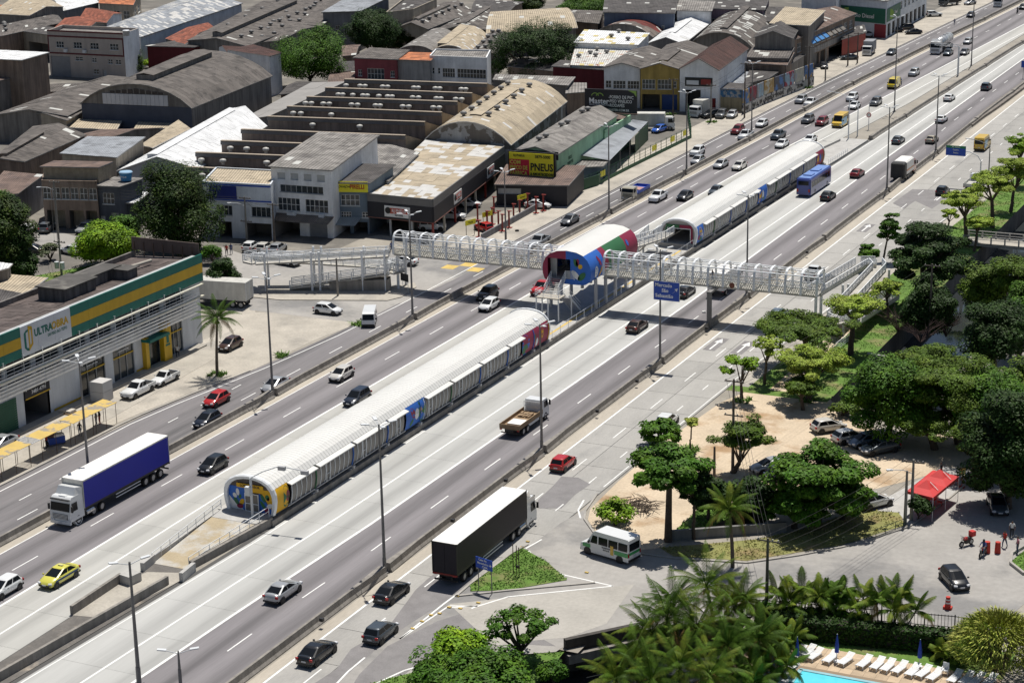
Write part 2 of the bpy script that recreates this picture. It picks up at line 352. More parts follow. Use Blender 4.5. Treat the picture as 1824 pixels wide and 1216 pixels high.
# far verge beside the local road
mb=MB(); strip(mb,F('kerb',-8),F('kerb',0),262,820,.02); setting('verge',mb,m_lot)
# checkered yellow paint
for i in range(3):
    for j in range(2):
        a=G(735+i*26,462+i*3); 
        p0=Vector((-131.9+i*2.1-j*.2,249.6+j*2.3,.014))
        MB().quad(p0,p0+Vector((2.05,0,0)),p0+Vector((2.05,2.25,0)),p0+Vector((0,2.25,0))).build('painted_square',m_yellow if (i+j)%2==0 else m_patch,local_road)
# right side street, lot, verges
STREET=[(1045,905),(1040,925),(1060,952),(1130,985),(1200,995),(1330,1003),(1500,975),(1620,940),(1690,890),(1740,845),(1860,790),(1900,1000),(1824,1075),(1760,1130),(1700,1125),(1350,1095),(1135,1122),(1005,1150),(990,1160),(783,1175),(690,1216),(600,1230),(560,1250),(700,1130),(840,1040),(960,960),(1000,930)]
gpoly('side_road',STREET,.017,m_street,None,'structure')
gpoly('street_patch',[(700,1216),(760,1170),(900,1145),(990,1150),(860,1080),(780,1105),(690,1150),(640,1200),(630,1216)],.021,m_patch,None,'structure')
gpoly('pale_street_patch',[(800,1075),(1130,1040),(1080,1110),(1010,1135),(950,1140),(880,1150)],.025,mat('street_concrete_pale',(.38,.36,.325),.9,.12,.2,fine=.1),None,'structure')
DIRT=[(1180,788),(1285,716),(1345,690),(1400,690),(1480,712),(1500,738),(1560,765),(1640,775),(1700,770),(1740,815),(1640,850),(1560,870),(1460,885),(1330,880),(1250,930),(1180,975),(1130,980),(1064,950),(1047,925),(1052,905),(1100,858)]
gpoly('dirt_lot',DIRT,.010,m_dirt,None,'structure')
def verge(fl,fr,y0,y1,m,z): mb=MB(); strip(mb,fl,fr,y0,y1,z,8); return setting('verge',mb,m)
verge(F('sR',.1),lambda y:CXL,211,700,m_turf,.014)
verge(F('sR',.1),F('sR',2.2),213,700,m_walk,.018)
verge(lambda y:-69.2,lambda y:-67.2,213,250,m_dirt,.019)
gpoly('turf_island',[(838,1052),(838,1040),(912,985),(930,975),(975,1000),(1010,1032),(905,1050)],.06,m_turf,None,'structure')
gpoly('turf_bank',[(1185,960),(1245,905),(1330,890),(1330,900),(1260,945)],.02,m_turf,None,'structure')
gpoly('turf_strip',[(1175,975),(1345,960),(1420,945),(1480,925),(1530,905),(1605,912),(1610,935),(1500,970),(1330,998),(1200,990)],.024,m_dry,None,'structure')
gpoly('turf_strip',[(660,1216),(800,1180),(930,1165),(1005,1160),(960,1216),(900,1260),(660,1260)],.024,m_turf,None,'structure')
gpoly('tent_pavement',[(1500,905),(1590,880),(1680,830),(1745,843),(1690,888),(1620,937),(1600,912)],.028,m_newc,None,'structure')
gpoly('turf_corner',[(1800,1000),(1830,975),(1900,960),(1900,1030),(1824,1025)],.03,m_turf,None,'structure')
gpoly('turf_plot',[(0,480),(60,492),(175,470),(160,500),(90,520),(20,520)],.012,m_turf,None,'structure')
# kerbs of the right side street
def kerbline(pts,w=.2,h=.14,m=None,z=0):
    mb=MB(); q=GL(pts)
    for a,b in zip(q,q[1:]): mb.bar((a.x,a.y,z+h/2),(b.x,b.y,z+h/2),w,h)
    return setting('kerb',mb,m or m_kerb)
kerbline([(1064,880),(1043,910),(1041,925),(1060,952),(1130,985),(1200,995),(1330,1003),(1420,990),(1500,975),(1560,958),(1620,938),(1660,910),(1692,887),(1742,845)])
kerbline([(1824,1024),(1800,1005),(1802,988),(1824,975)],.25,.3)
kerbline([(812,1062),(905,1052),(1060,1038)],.25,.12)
kerbline([(812,1062),(838,1040),(912,985),(940,970)],.25,.12)
# gore lines
def wline(parent,pts,w=.18,z=.026):
    q=GL(pts,z); mb=MB()
    for a,b in zip(q,q[1:]):
        d=(b-a).normalized(); n=Vector((-d.y,d.x,0))*w/2; mb.quad(a-n,b-n,b+n,a+n)
    return mb.build('edge_line',m_white,parent)
for pts in ([(712,1137),(790,1075),(880,1008),(965,960)],[(712,1137),(800,1078),(850,1079),(905,1062),(1092,1043)],[(942,980),(960,1005),(1000,1022),(1092,1043)],[(805,1081),(850,1078),(840,1083)],[(670,1216),(720,1193),(783,1175)],[(600,1216),(620,1195),(650,1170)],[(1034,922),(1030,908),(1040,890)]): wline(service,pts)
dashes(service,'sd2',124,135,5.5,2.6)
for p in [(735,1120),(752,1107),(768,1096),(783,1093),(800,1082),(820,1084),(852,1074),(815,1062),(1045,1020),(930,975),(940,965)]:
    q=G(*p); MB().box((q.x,q.y,.07),(.35,.2,.1),0).build('road_stud',m_yellow,service)
# ================================================================== BARRIERS, STREET LIGHTS, SIGNS
ORD=['first','second','third','fourth','fifth','sixth','seventh','eighth','ninth','tenth','eleventh','twelfth']
def jersey(mb, p, q, h=.9, wb=.34, wt=.12, e0=0, e1=0, mi=0):
    p=Vector(p); q=Vector(q); d=(q-p).normalized(); n=Vector((d.y,-d.x,0)); L=(q-p).length
    rings=[]
    for t,e in ((0,e0),(min(6/L,.4),0),(1-min(6/L,.4),0),(1,e1)):
        c=p+(q-p)*t; f=[(-wb-e,0),(-wb-e,.1),(-wt-e-.05,.35),(-wt-e,h),(wt+e,h),(wt+e+.05,.35),(wb+e,.1),(wb+e,0)]
        rings.append([tuple(c+n*a+Vector((0,0,z))) for a,z in f])
    mb.loft(rings,mi,False)
    return mb
def barrier(nm, label, xs, ys, m, h=.9):
    b=E(nm,label,'barrier',(xs(ys[0]),ys[0],0),world=True)
    for a,c in zip(ys,ys[1:]):
        wb(jersey(MB(),(xs(a),a+.45,0),(xs(c),c-.45,0),h,e0=.22,e1=.22),'barrier_segment',m,b)
    return b
PR=[112.5,147.6,182.5,217.4,249.9,285.5,322.0,356.5,391,426,461,500,540,600,700,820]
PL=[82,118.5,153.3,188.5,223.5,257,290.5,323.5,357,391,426,461,500,540,600,700,820]
barrier('concrete_barrier','long grimy concrete barrier between the left expressway lanes and the local road',F('barL'),PL,m_barr)
barrier('concrete_barrier','long grey concrete barrier between the right expressway lanes and the service road',lambda y:(LX('barRl',y)+LX('barRr',y))/2,PR,m_barr)
# wide raised median where the right barrier splits at the far end
mb=MB(); ys=frange(386,820,10)
mb.prism([(LX('barRl',y)+.3,y) for y in ys]+[(LX('barRr',y)-.3,y) for y in reversed(ys)],0,.5); setting('median',mb,mat('median_soil',(.2,.18,.16),.95,.3,.5))
def lum(mb, p, d, l=.75):
    p=Vector(p); d=Vector(d).normalized(); mb.bar(p,p+d*l,.34,.09)
def street_light(x, y, h, label, heads=4, r=.15, grp='multi lamp street lights', mt=None, dirn=0):
    t=E('street_lamp',label,'street light',(x,y,0),group=grp)
    MB().tube((0,0,0),(0,0,1.6),r*1.25,r*1.2,10).tube((0,0,1.6),(0,0,h),r,r*.55,10).box((0,0,.06),(.6,.6,.12)).build('pole',mt or m_pole,t)
    for k in range(heads):
        a=dirn+PI/4+k*2*PI/heads if heads>2 else dirn+k*PI
        d=Vector((math.cos(a),math.sin(a),.12))
        MB().tube((0,0,h-.25),tuple(d*1.0+Vector((0,0,h-.05))),.04,.035,6).build('lamp_arm',m_polew,t)
        q=MB(); lum(q,d*.95+Vector((0,0,h)),d); q.build('lamp_head',m_polew,t)
    return t
def curve_light(x, y, h, reach, ang, label, grp='curved arm street lights', mt=None):
    t=E('street_lamp',label,'street light',(x,y,0),group=grp); d=Vector((math.cos(ang),math.sin(ang),0))
    MB().tube((0,0,0),(0,0,h-1.2),.13,.08,8).build('pole',mt or m_pole,t)
    pts=[Vector((0,0,h-1.2))+d*(reach*(1-math.cos(a)))+Vector((0,0,1.2*math.sin(a))) for a in [i*PI/2/6 for i in range(7)]]
    MB().path(pts,.05).build('lamp_arm',mt or m_pole,t); q=MB(); lum(q,pts[-1],d,.7); q.build('lamp_head',m_polew,t); return t
LBL_R=['four lamp street light on the right barrier beside the rear of the black trailer','four lamp street light on the right barrier just above the red hatchback','street light on the right barrier carrying the big blue road sign','four lamp street light on the right barrier behind the white footbridge',None,'four lamp street light on the right barrier by the garbage truck','four lamp street light on the right barrier near the beige sedan']
for i,(y,lb) in enumerate(zip(PR[1:8],LBL_R)):
    if lb: street_light((LX('barRl',y)+LX('barRr',y))/2,y,14.6,lb)
for px,py,top,lb in [(248,1218,1000,'dark twin lamp post in front of the median at the bottom left of the photo')]:
    q=G(px,py); street_light(q.x,q.y,px_h(px,py,top),lb,2,.17,dirn=.9)
q=G(322,1222); street_light(q.x,q.y,3.2,'short twin lamp post cut by the bottom edge of the photo',2,.12,dirn=.5)
LBL_L=['four lamp street light on the left barrier behind the blue trailer','four lamp street light on the left barrier beside the coconut palm','four lamp street light on the left barrier at the left end of the footbridge',None,'four lamp street light on the left barrier in front of the car lift yard','four lamp street light on the left barrier opposite the green fence']
for y,lb in zip((153.3,188.5,223.5,257,290.5,325),LBL_L):
    if lb: street_light(LX('barL',y),y,14.6,lb)
for px,py,top,lb in [(901,431,305,'street light on the verge in front of the tyre yard wall'),(1338.6,240,112,'street light on the verge beside the red and white cars'),(1593,199,30,'tall street light on the far busway barrier above the yellow van'),(1730,117,-30,'tall street light on the far busway barrier near the top right corner')]:
    q=G(px,py); street_light(q.x,q.y,px_h(px,py,top),lb,4,.14)
for px,py,h,reach,ang,lb in [(1511,250,9,4.2,PI*.93,'curved arm lamp post at the far end of the second bus station'),(1759.5,341,8.5,4.0,PI*.9,'curved arm lamp post beside the white flatbed on the service road'),(1527,243,7,.8,PI,'thin pale post beside the curved lamp at the far station end')]:
    q=G(px,py); curve_light(q.x,q.y,h,reach,ang,lb,mt=m_polew if px<1700 else m_pole)
q=G(1547,231); t=E('traffic_sign','round red bordered traffic sign on a pale post in the far median','road sign',(q.x,q.y,0))
MB().tube((0,0,0),(0,0,5.2),.07,.06,8).build('post',m_polew,t); MB().tube((0,-.08,2.9),(0,-.13,2.9),.5,.5,16).build('sign_plate',flat('sign_red',(.5,.04,.04)),t); MB().tube((0,-.131,2.9),(0,-.14,2.9),.36,.36,16).build('sign_face',m_white,t)
q=G(1706,135); t=E('gantry_arm','pale overhead camera arm reaching over the far busway','gantry',(q.x,q.y,0))
MB().tube((0,0,0),(0,0,6.6),.22,.18,8).build('post',m_polew,t)
mb=MB(); mb.bar((0,0,6.5),(-5.6,0,6.7),.12); mb.bar((0,0,7.0),(-5.6,0,7.0),.12)
for k in range(8): mb.bar((-.7*k,0,6.5),(-.7*k-.7,0,7.0),.06)
mb.build('truss_arm',m_polew,t)
# --- text
def text(s, size, m, parent, mtx, bold=.0, align='CENTER', name='lettering', sx=1, shear=0):
    cu=bpy.data.curves.new('t','FONT'); cu.body=s; cu.size=size; cu.align_x=align; cu.align_y='CENTER'; cu.offset=bold; cu.extrude=.006; cu.resolution_u=2; cu.shear=shear
    to=bpy.data.objects.new('t',cu); tm=to.to_mesh(); me=tm.copy(); to.to_mesh_clear(); bpy.data.objects.remove(to,do_unlink=True); bpy.data.curves.remove(cu)
    me.transform(mtx @ Matrix.Diagonal((sx,1,1,1))); me.materials.clear(); me.materials.append(m); return put(name,me,parent)
def plane_mtx(o, ex, ey):
    ex=Vector(ex).normalized(); ey=Vector(ey).normalized(); n=ex.cross(ey)
    return Matrix(((ex.x,ey.x,n.x,o[0]),(ex.y,ey.y,n.y,o[1]),(ex.z,ey.z,n.z,o[2]),(0,0,0,1)))
m_blue=mat('sign_blue',(.02,.075,.42),.45,.06,1); m_txt=flat('sign_white',(.8,.8,.8),.5); m_txtk=flat('print_black',(.02,.02,.02),.6)
# big blue sign on the third right light
y=217.4; x=(LX('barRl',y)+LX('barRr',y))/2
t=E('direction_sign','big blue direction sign fixed high on a street light before the footbridge','road sign',(x,y,8.3))
SW,SH=3.3,2.35
MB().box((.95,-.3,1.25),(SW,.06,SH)).build('sign_plate',m_blue,t)
mb=MB()
for a,b in (((-.72,.1),(2.62,.1)),((-.72,2.4),(2.62,2.4)),((-.72,.1),(-.72,2.4)),((2.62,.1),(2.62,2.4))): mb.bar((a[0],-.30,a[1]),(b[0],-.30,b[1]),.05,.09)
mb.build('sign_border',m_polew,t)
MB().bar((-.6,-.22,.5),(2.4,-.22,.5),.08).bar((-.6,-.22,2.0),(2.4,-.22,2.0),.08).bar((0,0,.5),(0,-.22,.5),.1).bar((0,0,2),(0,-.22,2),.1).build('bracket',m_pole,t)
for s,px_,pz in (('Mercado',.55,1.95),('São',.75,1.3),('Sebastião',.65,.62)): text(s,.62,m_txt,t,plane_mtx((px_,-.335,pz),(1,0,0),(0,0,1)),.012)
mb=MB(); mb.bar((1.75,-.34,1.05),(2.2,-.34,1.5),.13,.012); mb.poly([(2.4,-.345,1.72),(1.98,-.345,1.6),(2.28,-.345,1.28)]); mb.build('arrow',m_txt,t)
# blue sign on the turf island
q=G(853,1050); q2=G(884,1060)
t=E('direction_sign','small blue direction sign on two posts beside the black trailer','road sign',(q.x,q.y,0),math.atan2(q2.y-q.y,q2.x-q.x))
for k in (0,1.55): MB().tube((k,0,0),(k,0,3.2),.045,.045,8).build('post',m_pole,t)
MB().box((.75,-.06,2.75),(1.95,.05,1.05)).build('sign_plate',m_blue,t)
for s,a,b in (('Casa do',.6,3.08),('Marinheiro',.62,2.75),('CIAA',.85,2.43)): text(s,.29,m_txt,t,plane_mtx((a,-.09,b),(1,0,0),(0,0,1)),.005)
MB().box((1.5,-.09,2.75),(.26,.012,.07)).box((1.5,-.09,2.75),(.07,.011,.26)).build('arrow',m_txt,t)
# three bare posts on the island
t=E('post_frame','three bare rusty posts with a small black box standing in the turf island','posts',tuple(G(918,1025)))
for k,(dx,dy) in enumerate(((-.35,.3),(.1,.1),(.5,-.25))): MB().tube((dx,dy,0),(dx,dy,3.0),.045,.045,6).build('post',m_rust,t)
MB().box((.3,-.1,1.0),(.35,.15,.22)).build('box',m_dark,t)
# overhead blue green sign at far right
q=G(1745,335); t=E('direction_sign','green topped blue overhead sign on a bent arm over the service road','road sign',(q.x,q.y,0))
MB().tube((0,0,0),(0,0,4.6),.13,.1,8).path([(0,0,4.6),(-.6,0,5.5),(-2.0,0,6.1),(-5.6,0,6.2)],.08,8).build('post',m_polew,t)
MB().box((-4.3,-.15,6.15),(3.4,.06,1.7)).build('sign_plate',m_blue,t); MB().box((-4.3,-.155,6.8),(3.3,.07,.42)).build('sign_header',flat('sign_green',(.02,.2,.09)),t)
for k,s in enumerate(('Av. Brasil','Centro','Penha')): text(s,.36,m_txt,t,plane_mtx((-4.3,-.2,6.8-.5*k),(1,0,0),(0,0,1)),.005)
q=G(1822,140); t=E('direction_sign','blue roadside sign on the far right median cut by the photo edge','road sign',(q.x,q.y,0))
MB().tube((0,0,0),(0,0,3.5),.06,.06,6).build('post',m_pole,t); MB().box((.3,-.1,3.2),(1.6,.05,1.5)).build('sign_plate',m_blue,t)
# black board by the left ramp
q=G(718,519); q2=G(731,523); t=E('notice_board','black notice board on two thin legs beside the left ramp','board',(q.x,q.y,0),math.atan2(q2.y-q.y,q2.x-q.x))
for k in (0,1.2): MB().tube((k,0,0),(k,0,2.5),.035,.035,6).build('leg',m_polew,t)
MB().box((.5,-.05,2.15),(1.75,.06,1.1)).build('panel',m_dark,t)
# ================================================================== BUS STATIONS
AX=-103.5
HP=[(2.62,.9),(2.82,1.6),(2.92,2.3),(2.88,2.95),(2.68,3.5),(2.2,4.02),(1.5,4.38),(.75,4.55),(0,4.6)]
PROF=HP+[(-a,b) for a,b in reversed(HP[:-1])]
def prx(z):
    for (a,b),(c,d) in zip(HP,HP[1:]):
        if z<=d: return a+(c-a)*(z-b)/(d-b)
    return 0
m_roofw=mat('white_ribbed_roof',(.66,.655,.63),.45,.04,.3,fine=.03)
m_smoke=mat('smoked_glass_panel',(.17,.16,.15),.35,.12,.4,obj=.14,spec=.5)
m_mb=mat('mural_blue',(.025,.13,.50),.6,.06,1); m_mg=mat('mural_green',(.035,.15,.06),.6,.06,1); m_mr=mat('mural_crimson',(.26,.02,.06),.6,.06,1); m_my=mat('mural_yellow',(.68,.38,.01),.6,.06,1); m_mw=mat('mural_white',(.72,.72,.72),.6,.05,1)
m_stn=mat('station_grey_steel',(.42,.42,.43),.5,.08,.6)
def leaf(u0,v0,w,h,rot,f,name,m,t,off=.02,half=0,n=14):
    """almond / oval leaf on a surface; f maps (u,v,offset) to a world point"""
    pts=[]
    for i in range(n):
        a=2*PI*i/n; x=math.cos(a)*w/2; y=math.sin(a)*h/2*(1 if half==0 else abs(math.sin(a))**.6)
        pts.append((u0+x*math.cos(rot)-y*math.sin(rot), v0+x*math.sin(rot)+y*math.cos(rot)))
    c=f(u0,v0,off); mb=MB(); P=[f(a,b,off) for a,b in pts]; mb.add([c]+P,[(0,i+1,(i+1)%n+1) for i in range(n)])
    return wb(mb,name,m,t)
def station(y0, y1, label, murals, front):
    t=E('bus_station',label,'bus station',(AX,y0,0),world=True)
    mb=MB(); mb.prism([(AX-3.55,y0-.4),(AX+2.3,y0-.4),(AX+2.3,y1+.6),(AX-3.55,y1+.6)],0,.9); wb(mb,'platform',m_newc,t)
    # low plinth kerb along the right side
    mb=MB(); mb.prism([(AX+2.31,y0-.6),(AX+2.95,y0-.6),(AX+2.95,y1+.8),(AX+2.31,y1+.8)],0,.62); wb(mb,'plinth',m_barr,t)
    # roof with ribs
    prof=PROF[4:13]; rings=[]; n=int((y1-y0)/.55); 
    for k in range(n):
        ya=y0+.3+(y1-y0-.6)*k/n; yb=ya+(y1-y0-.6)/n
        for yy,s in ((ya+.01,.990),(ya+.06,1.004),(yb-.06,1.004),(yb-.01,.990)):
            rings.append([(AX+a*s,yy,2.3+(b-2.3)*s+.03) for a,b in prof])
    mb=MB(); mb.loft(rings,0,False,closed=False,cap=False); wb(mb,'roof',m_roofw,t)
    mb=MB(); mb.loft([[(AX+a*.97,y,2.3+(b-2.3)*.97) for a,b in prof] for y in (y0+.3,y1-.3)],0,True,closed=False,cap=False); wb(mb,'ceiling',m_stn,t)
    for e,y in ((1,y0),(-1,y1)):
        rg=[]
        for s,dy in ((1.02,-.02),(1.05,.15),(1.05,.35),(1.0,.4),(.9,.3),(.9,.05)):
            rg.append([(AX+a*s,y+e*dy,.9+(b-.9)*(s if s>1 else s+.04)) for a,b in PROF])
        rg.append(rg[0]); mb=MB(); mb.loft(rg,0,False,closed=False,cap=False); wb(mb,'end_arch',m_wmetal,t)
    # side walls
    zs=[.95,1.6,2.3,2.95,3.45]
    panel_me={}
    for side in (1,-1):
        y=y0+.5; mod=0
        f=lambda u,v,off: (AX+side*(prx(v)+off),u,v)
        ymur=[(a,b) for a,b,_ in murals]
        while y<y1-.5:
            ye=min(y+7.5,y1-.4)
            # module: mullions and panels
            k=0; yy=y
            while yy<ye-.3:
                yn=min(yy+.935,ye)
                if not any(a-.2<(yy+yn)/2<b+.2 for a,b in ymur):
                    wd=round(yn-yy,2); door=(k in (2,)); key=(side,wd)
                    if key not in panel_me:
                        q=MB(); q.loft([[(side*(prx(z)-2.62),u,z-.95) for z in zs] for u in (.05,wd-.05)],0,True,closed=False,cap=False); panel_me[key]=q.mesh('glass_panel',m_smoke)
                        q=MB()
                        for za,zb in zip(zs,zs[1:]): q.bar((side*(prx(za)-2.60),0,za-.95),(side*(prx(zb)-2.60),0,zb-.95),.07,.07)
                        panel_me[('m',side)]=q.mesh('mullion',m_wmetal)
                    o=put('glass_panel',panel_me[key],t,(side*2.62,yy-y0,.95))
                    if door:
                        o.scale=(1,1,.999); q=MB(); q.bar((AX+side*2.95,yy+.1,1.9),(AX+side*2.95,yn-.1,1.9),.05,.05); wb(q,'door_bar',m_wmetal,t); q=MB(); q.bar((AX+side*2.9,yy+.12,1.05),(AX+side*2.96,yy+.12,3.2),.07,.07); q.bar((AX+side*2.9,yn-.12,1.05),(AX+side*2.96,yn-.12,3.2),.07,.07); wb(q,'door_frame',m_wmetal,t)
                    put('mullion',panel_me[('m',side)],t,(side*2.62,yy-y0,.95))
                yy=yn; k+=1
            # coloured module joint + foot
            cm=[m_mg,m_mg,m_mb,m_mw,m_mg,m_mb,m_mb,m_mw,m_my][mod%9]
            mb=MB()
            for za,zb in zip(zs,zs[1:]): mb.bar((AX+side*(prx(za)+.05),ye,za),(AX+side*(prx(zb)+.05),ye,zb),.1,.1)
            wb(mb,'frame_rib',cm if mod%2==0 else m_mb,t)
            mb=MB(); mb.box((AX+side*2.75,ye,.8),(.5,.35,.3)); mb.box((AX+side*2.62,ye-.3,.66),(.5,.7,.1)); wb(mb,'gutter_foot',m_stn,t)
            # awning
            aw=MB(); a0,a1=max(y+.2,y0+2.2),ye-.15
            segs=[(a0,a1)]
            for a,b in ymur:
                ns=[]
                for s,e in segs:
                    if b<=s or a>=e: ns.append((s,e))
                    else:
                        if a-s>.8: ns.append((s,a))
                        if e-b>.8: ns.append((b,e))
                segs=ns
            for s,e in segs:
                mb=MB(); x1,x2=AX+side*2.72,AX+side*3.32
                mb.add([(x1,s,3.52),(x1,e,3.52),(x2,e,3.36),(x2,s,3.36),(x1,s,3.46),(x1,e,3.46),(x2,e,3.26),(x2,s,3.26)],[(0,1,2,3),(7,6,5,4),(3,2,6,7),(0,3,7,4),(1,5,6,2)] if side>0 else [(3,2,1,0),(4,5,6,7),(7,6,2,3),(4,7,3,0),(2,6,5,1)]); wb(mb,'awning',m_roofw,t)
                mb=MB(); mb.box((AX+side*2.74,(s+e)/2,1.0),(.12,e-s,.1)); wb(mb,'sill_rail',m_stn,t)
            y=ye+.05; mod+=1
        for a,b,spec in murals:
            base,els=spec; mb=MB(); mb.loft([[(AX+side*(prx(z)+.02),u,z) for z in zs+[3.6]] for u in (a,b)],0,True,closed=False,cap=False); wb(mb,'mural_panel',base,t)
            for (u,v,w_,h_,r_,m_) in els: leaf(a+(b-a)*u,1+2.5*v,w_,h_,r_,f,'mural_shape',m_,t,.035)
    # end walls
    zc=[(a*.93,.9+(b-.9)*.96) for a,b in PROF]
    return t, zc
fm=(m_my,[(.8,.5,1.1,2.3,0,m_mg),(.92,.5,.6,1.2,0,m_mr)])
mm=(m_mb,[(.82,.5,1.7,2.6,0,m_mg),(.35,.62,.8,1.5,.6,m_mr),(.55,.48,.95,1.3,0,m_mw),(.75,.55,.5,.9,.2,m_my),(.3,.2,.5,1.0,-.8,m_mg),(.72,.85,.4,1.0,.3,m_mg)])
bm_=(m_mr,[(.12,.45,2.2,2.6,0,m_mb),(.1,.25,1.6,1.3,0,m_mg),(.2,.15,1.2,.7,.3,m_mr),(.45,.6,.5,1.6,0,m_mg),(.55,.25,.7,1.1,0,m_mw),(.75,.6,.6,1.6,0,m_my)])
st1,zc=station(153.9,219.6,'long white roofed bus station with a yellow and blue mural front, nearest the camera',[(154.3,156.6,fm),(181.2,185.8,mm),(211.5,219.2,bm_)],1)
sm=(m_mb,[(.5,.65,1.1,1.3,0,m_my),(.3,.3,.8,.8,0,m_mr),(.75,.4,.5,1.5,.3,m_mw),(.6,.15,1.2,.6,0,m_mg)])
sm2=(m_mb,[(.2,.5,1.2,2.3,0,m_my),(.5,.5,.8,1.4,.3,m_mw),(.8,.4,.8,1.9,0,m_mb),(.6,.2,.8,.6,0,m_mg)])
sm3=(m_mr,[(.2,.5,1.4,2.3,0,m_my),(.55,.5,1.0,1.6,.3,m_mb),(.8,.5,.5,1.2,0,m_mg)])
st2,_=station(272.9,338.6,'long white roofed bus station with an open dark entrance, beyond the footbridge',[(273.3,276.2,sm),(302,306.5,sm2),(333.5,338.2,sm3)],2)
# front wall of the near station
fy=154.25; fr=lambda u,v,off: (AX+u,fy-off,v)
mb=MB(); mb.poly([(AX+a,fy,b) for a,b in zc]); wb(mb,'front_wall',mat('front_panel_grey',(.09,.075,.07),.6),st1)
mb=MB(); mb.poly([(AX-2.5,fy-.02,.92),(AX-.55,fy-.02,.92),(AX-.55,fy-.02,3.35),(AX-2.52,fy-.02,3.35),(AX-2.66,fy-.02,2.4)]); wb(mb,'mural_panel',m_mb,st1)
mb=MB(); mb.poly([(AX-.5,fy-.02,2.9),(AX+1.3,fy-.02,2.9),(AX+2.5,fy-.02,1.0),(AX+2.65,fy-.02,2.3),(AX+2.5,fy-.02,3.35),(AX-.5,fy-.02,3.35)]); wb(mb,'mural_panel',m_my,st1)
mb=MB(); mb.poly([(AX+.9,fy-.021,.92),(AX+2.45,fy-.021,.92),(AX+2.4,fy-.021,1.3),(AX+1.0,fy-.021,2.9),(AX+.9,fy-.021,2.9)]); wb(mb,'mural_panel',m_mb,st1)
mb=MB(); mb.poly([(AX-2.5,fy-.025,.92),(AX-.9,fy-.025,.92),(AX-2.0,fy-.025,1.7),(AX-2.6,fy-.025,2.3)]); wb(mb,'mural_shape',m_mw,st1)
for a in [(-1.55,2.75,.4,.75,.1,m_mw),(-1.9,2.35,.45,.55,.7,m_mw),(-1.3,2.3,.3,.5,-.5,m_mg),(-1.75,1.75,.45,.9,.6,m_mg),(-1.1,1.75,.5,.75,-.5,m_my),(-1.35,1.3,.75,.55,.1,m_mr),(1.4,2.45,.4,.9,.5,m_mg),(1.9,2.6,.5,.6,0,m_mg),(2.0,2.45,.3,.35,0,m_mr),(2.15,1.75,.8,.45,.4,m_mw),(1.8,1.25,.6,.75,0,m_mr),(1.35,1.75,.4,1.0,.6,m_mg),(-.2,3.1,.7,.5,0,m_mb)]: leaf(a[0],a[1],a[2],a[3],a[4],fr,'mural_shape',a[5],st1,.035)
mb=MB(); mb.box((AX+.15,fy-.1,1.85),(1.5,.1,1.85)); dr=wb(mb,'door',m_smoke,st1)
mb=MB()
for xx in (-.62,.15,.92): mb.box((AX+xx,fy-.17,1.85),(.07,.06,1.9))
for zz in (.95,1.75,2.78): mb.box((AX+.15,fy-.172,zz),(1.6,.05,.06))
sub(mb,'door_frame',m_wmetal,dr,st1)
mb=MB(); mb.box((AX,fy-.12,3.55),(3.1,.08,.42)); sg=wb(mb,'name_sign',m_my,st1)
o=text('LOBO JÚNIOR',.36,m_txtk,sg,plane_mtx((0,fy-.17-153.9,3.55),(1,0,0),(0,0,1)),.008)
# entrance of the far station
fy=273.3
mb=MB(); zc2=[(AX+a,b) for a,b in zc]
mb.poly([zc2[0],zc2[0]][:0] or [(AX+a,fy,b) for a,b in zc[:9]]+[(AX,fy,3.3),(AX+2.0,fy,3.3),(AX+2.0,fy,.9)]); mb.poly([(AX+a,fy,b) for a,b in zc[8:]]+[(AX-2.0,fy,.9),(AX-2.0,fy,3.3),(AX,fy,3.3)]); wb(mb,'front_wall',mat('front_render_grey',(.33,.32,.31),.8,.1,1),st2)
mb=MB(); mb.box((AX-1.0,fy-.06,3.45),(2.1,.08,.5)); mb.box((AX-2.05,fy-.06,2.3),(.3,.08,1.8)); wb(mb,'portal_panel',m_mg,st2)
mb=MB(); mb.box((AX+1.1,fy-.06,3.45),(2.0,.08,.5)); mb.box((AX+2.05,fy-.06,2.1),(.3,.08,2.2)); wb(mb,'portal_panel',m_mr,st2)
mb=MB(); mb.bar((AX-1.85,fy-.1,.9),(AX-1.85,fy-.1,3.15),.1); mb.bar((AX+1.85,fy-.1,.9),(AX+1.85,fy-.1,3.15),.1); mb.bar((AX-1.85,fy-.1,3.15),(AX+1.85,fy-.1,3.15),.1); wb(mb,'portal_frame',m_wmetal,st2)
for st,y in ((st1,219.3),(st2,338.3)):
    mb=MB(); mb.poly([(AX+a,y,b) for a,b in zc]); wb(mb,'rear_wall',m_smoke,st)
# twin flood mast in front of the near station
q=G(451,934); zt=px_h(451,934,851); t=E('flood_mast','grey bent arm mast with two flat lamps in front of the near station','lamp mast',(q.x,q.y,0))
MB().tube((0,0,0),(0,0,zt),.15,.12,10).box((0,0,.15),(.5,.5,.3)).build('pole',m_polew,t)
A=[Vector((0,0,zt)),Vector((1.2,.35,zt+.7)),Vector((2.6,.75,zt+1.25)),Vector((3.1,.85,zt+1.35)),Vector((5.6,1.0,zt+1.2))]
MB().path(A,.055,8).build('lamp_arm',m_polew,t)
for k in (3,4): MB().box(tuple(A[k]+Vector((.15,-.15,-.1))),(.75,.35,.4),.1).build('flood_lamp',m_stn,t)
MB().box((-.2,-.25,zt-1.3),(.55,.4,.9)).build('junction_box',m_polew,t)
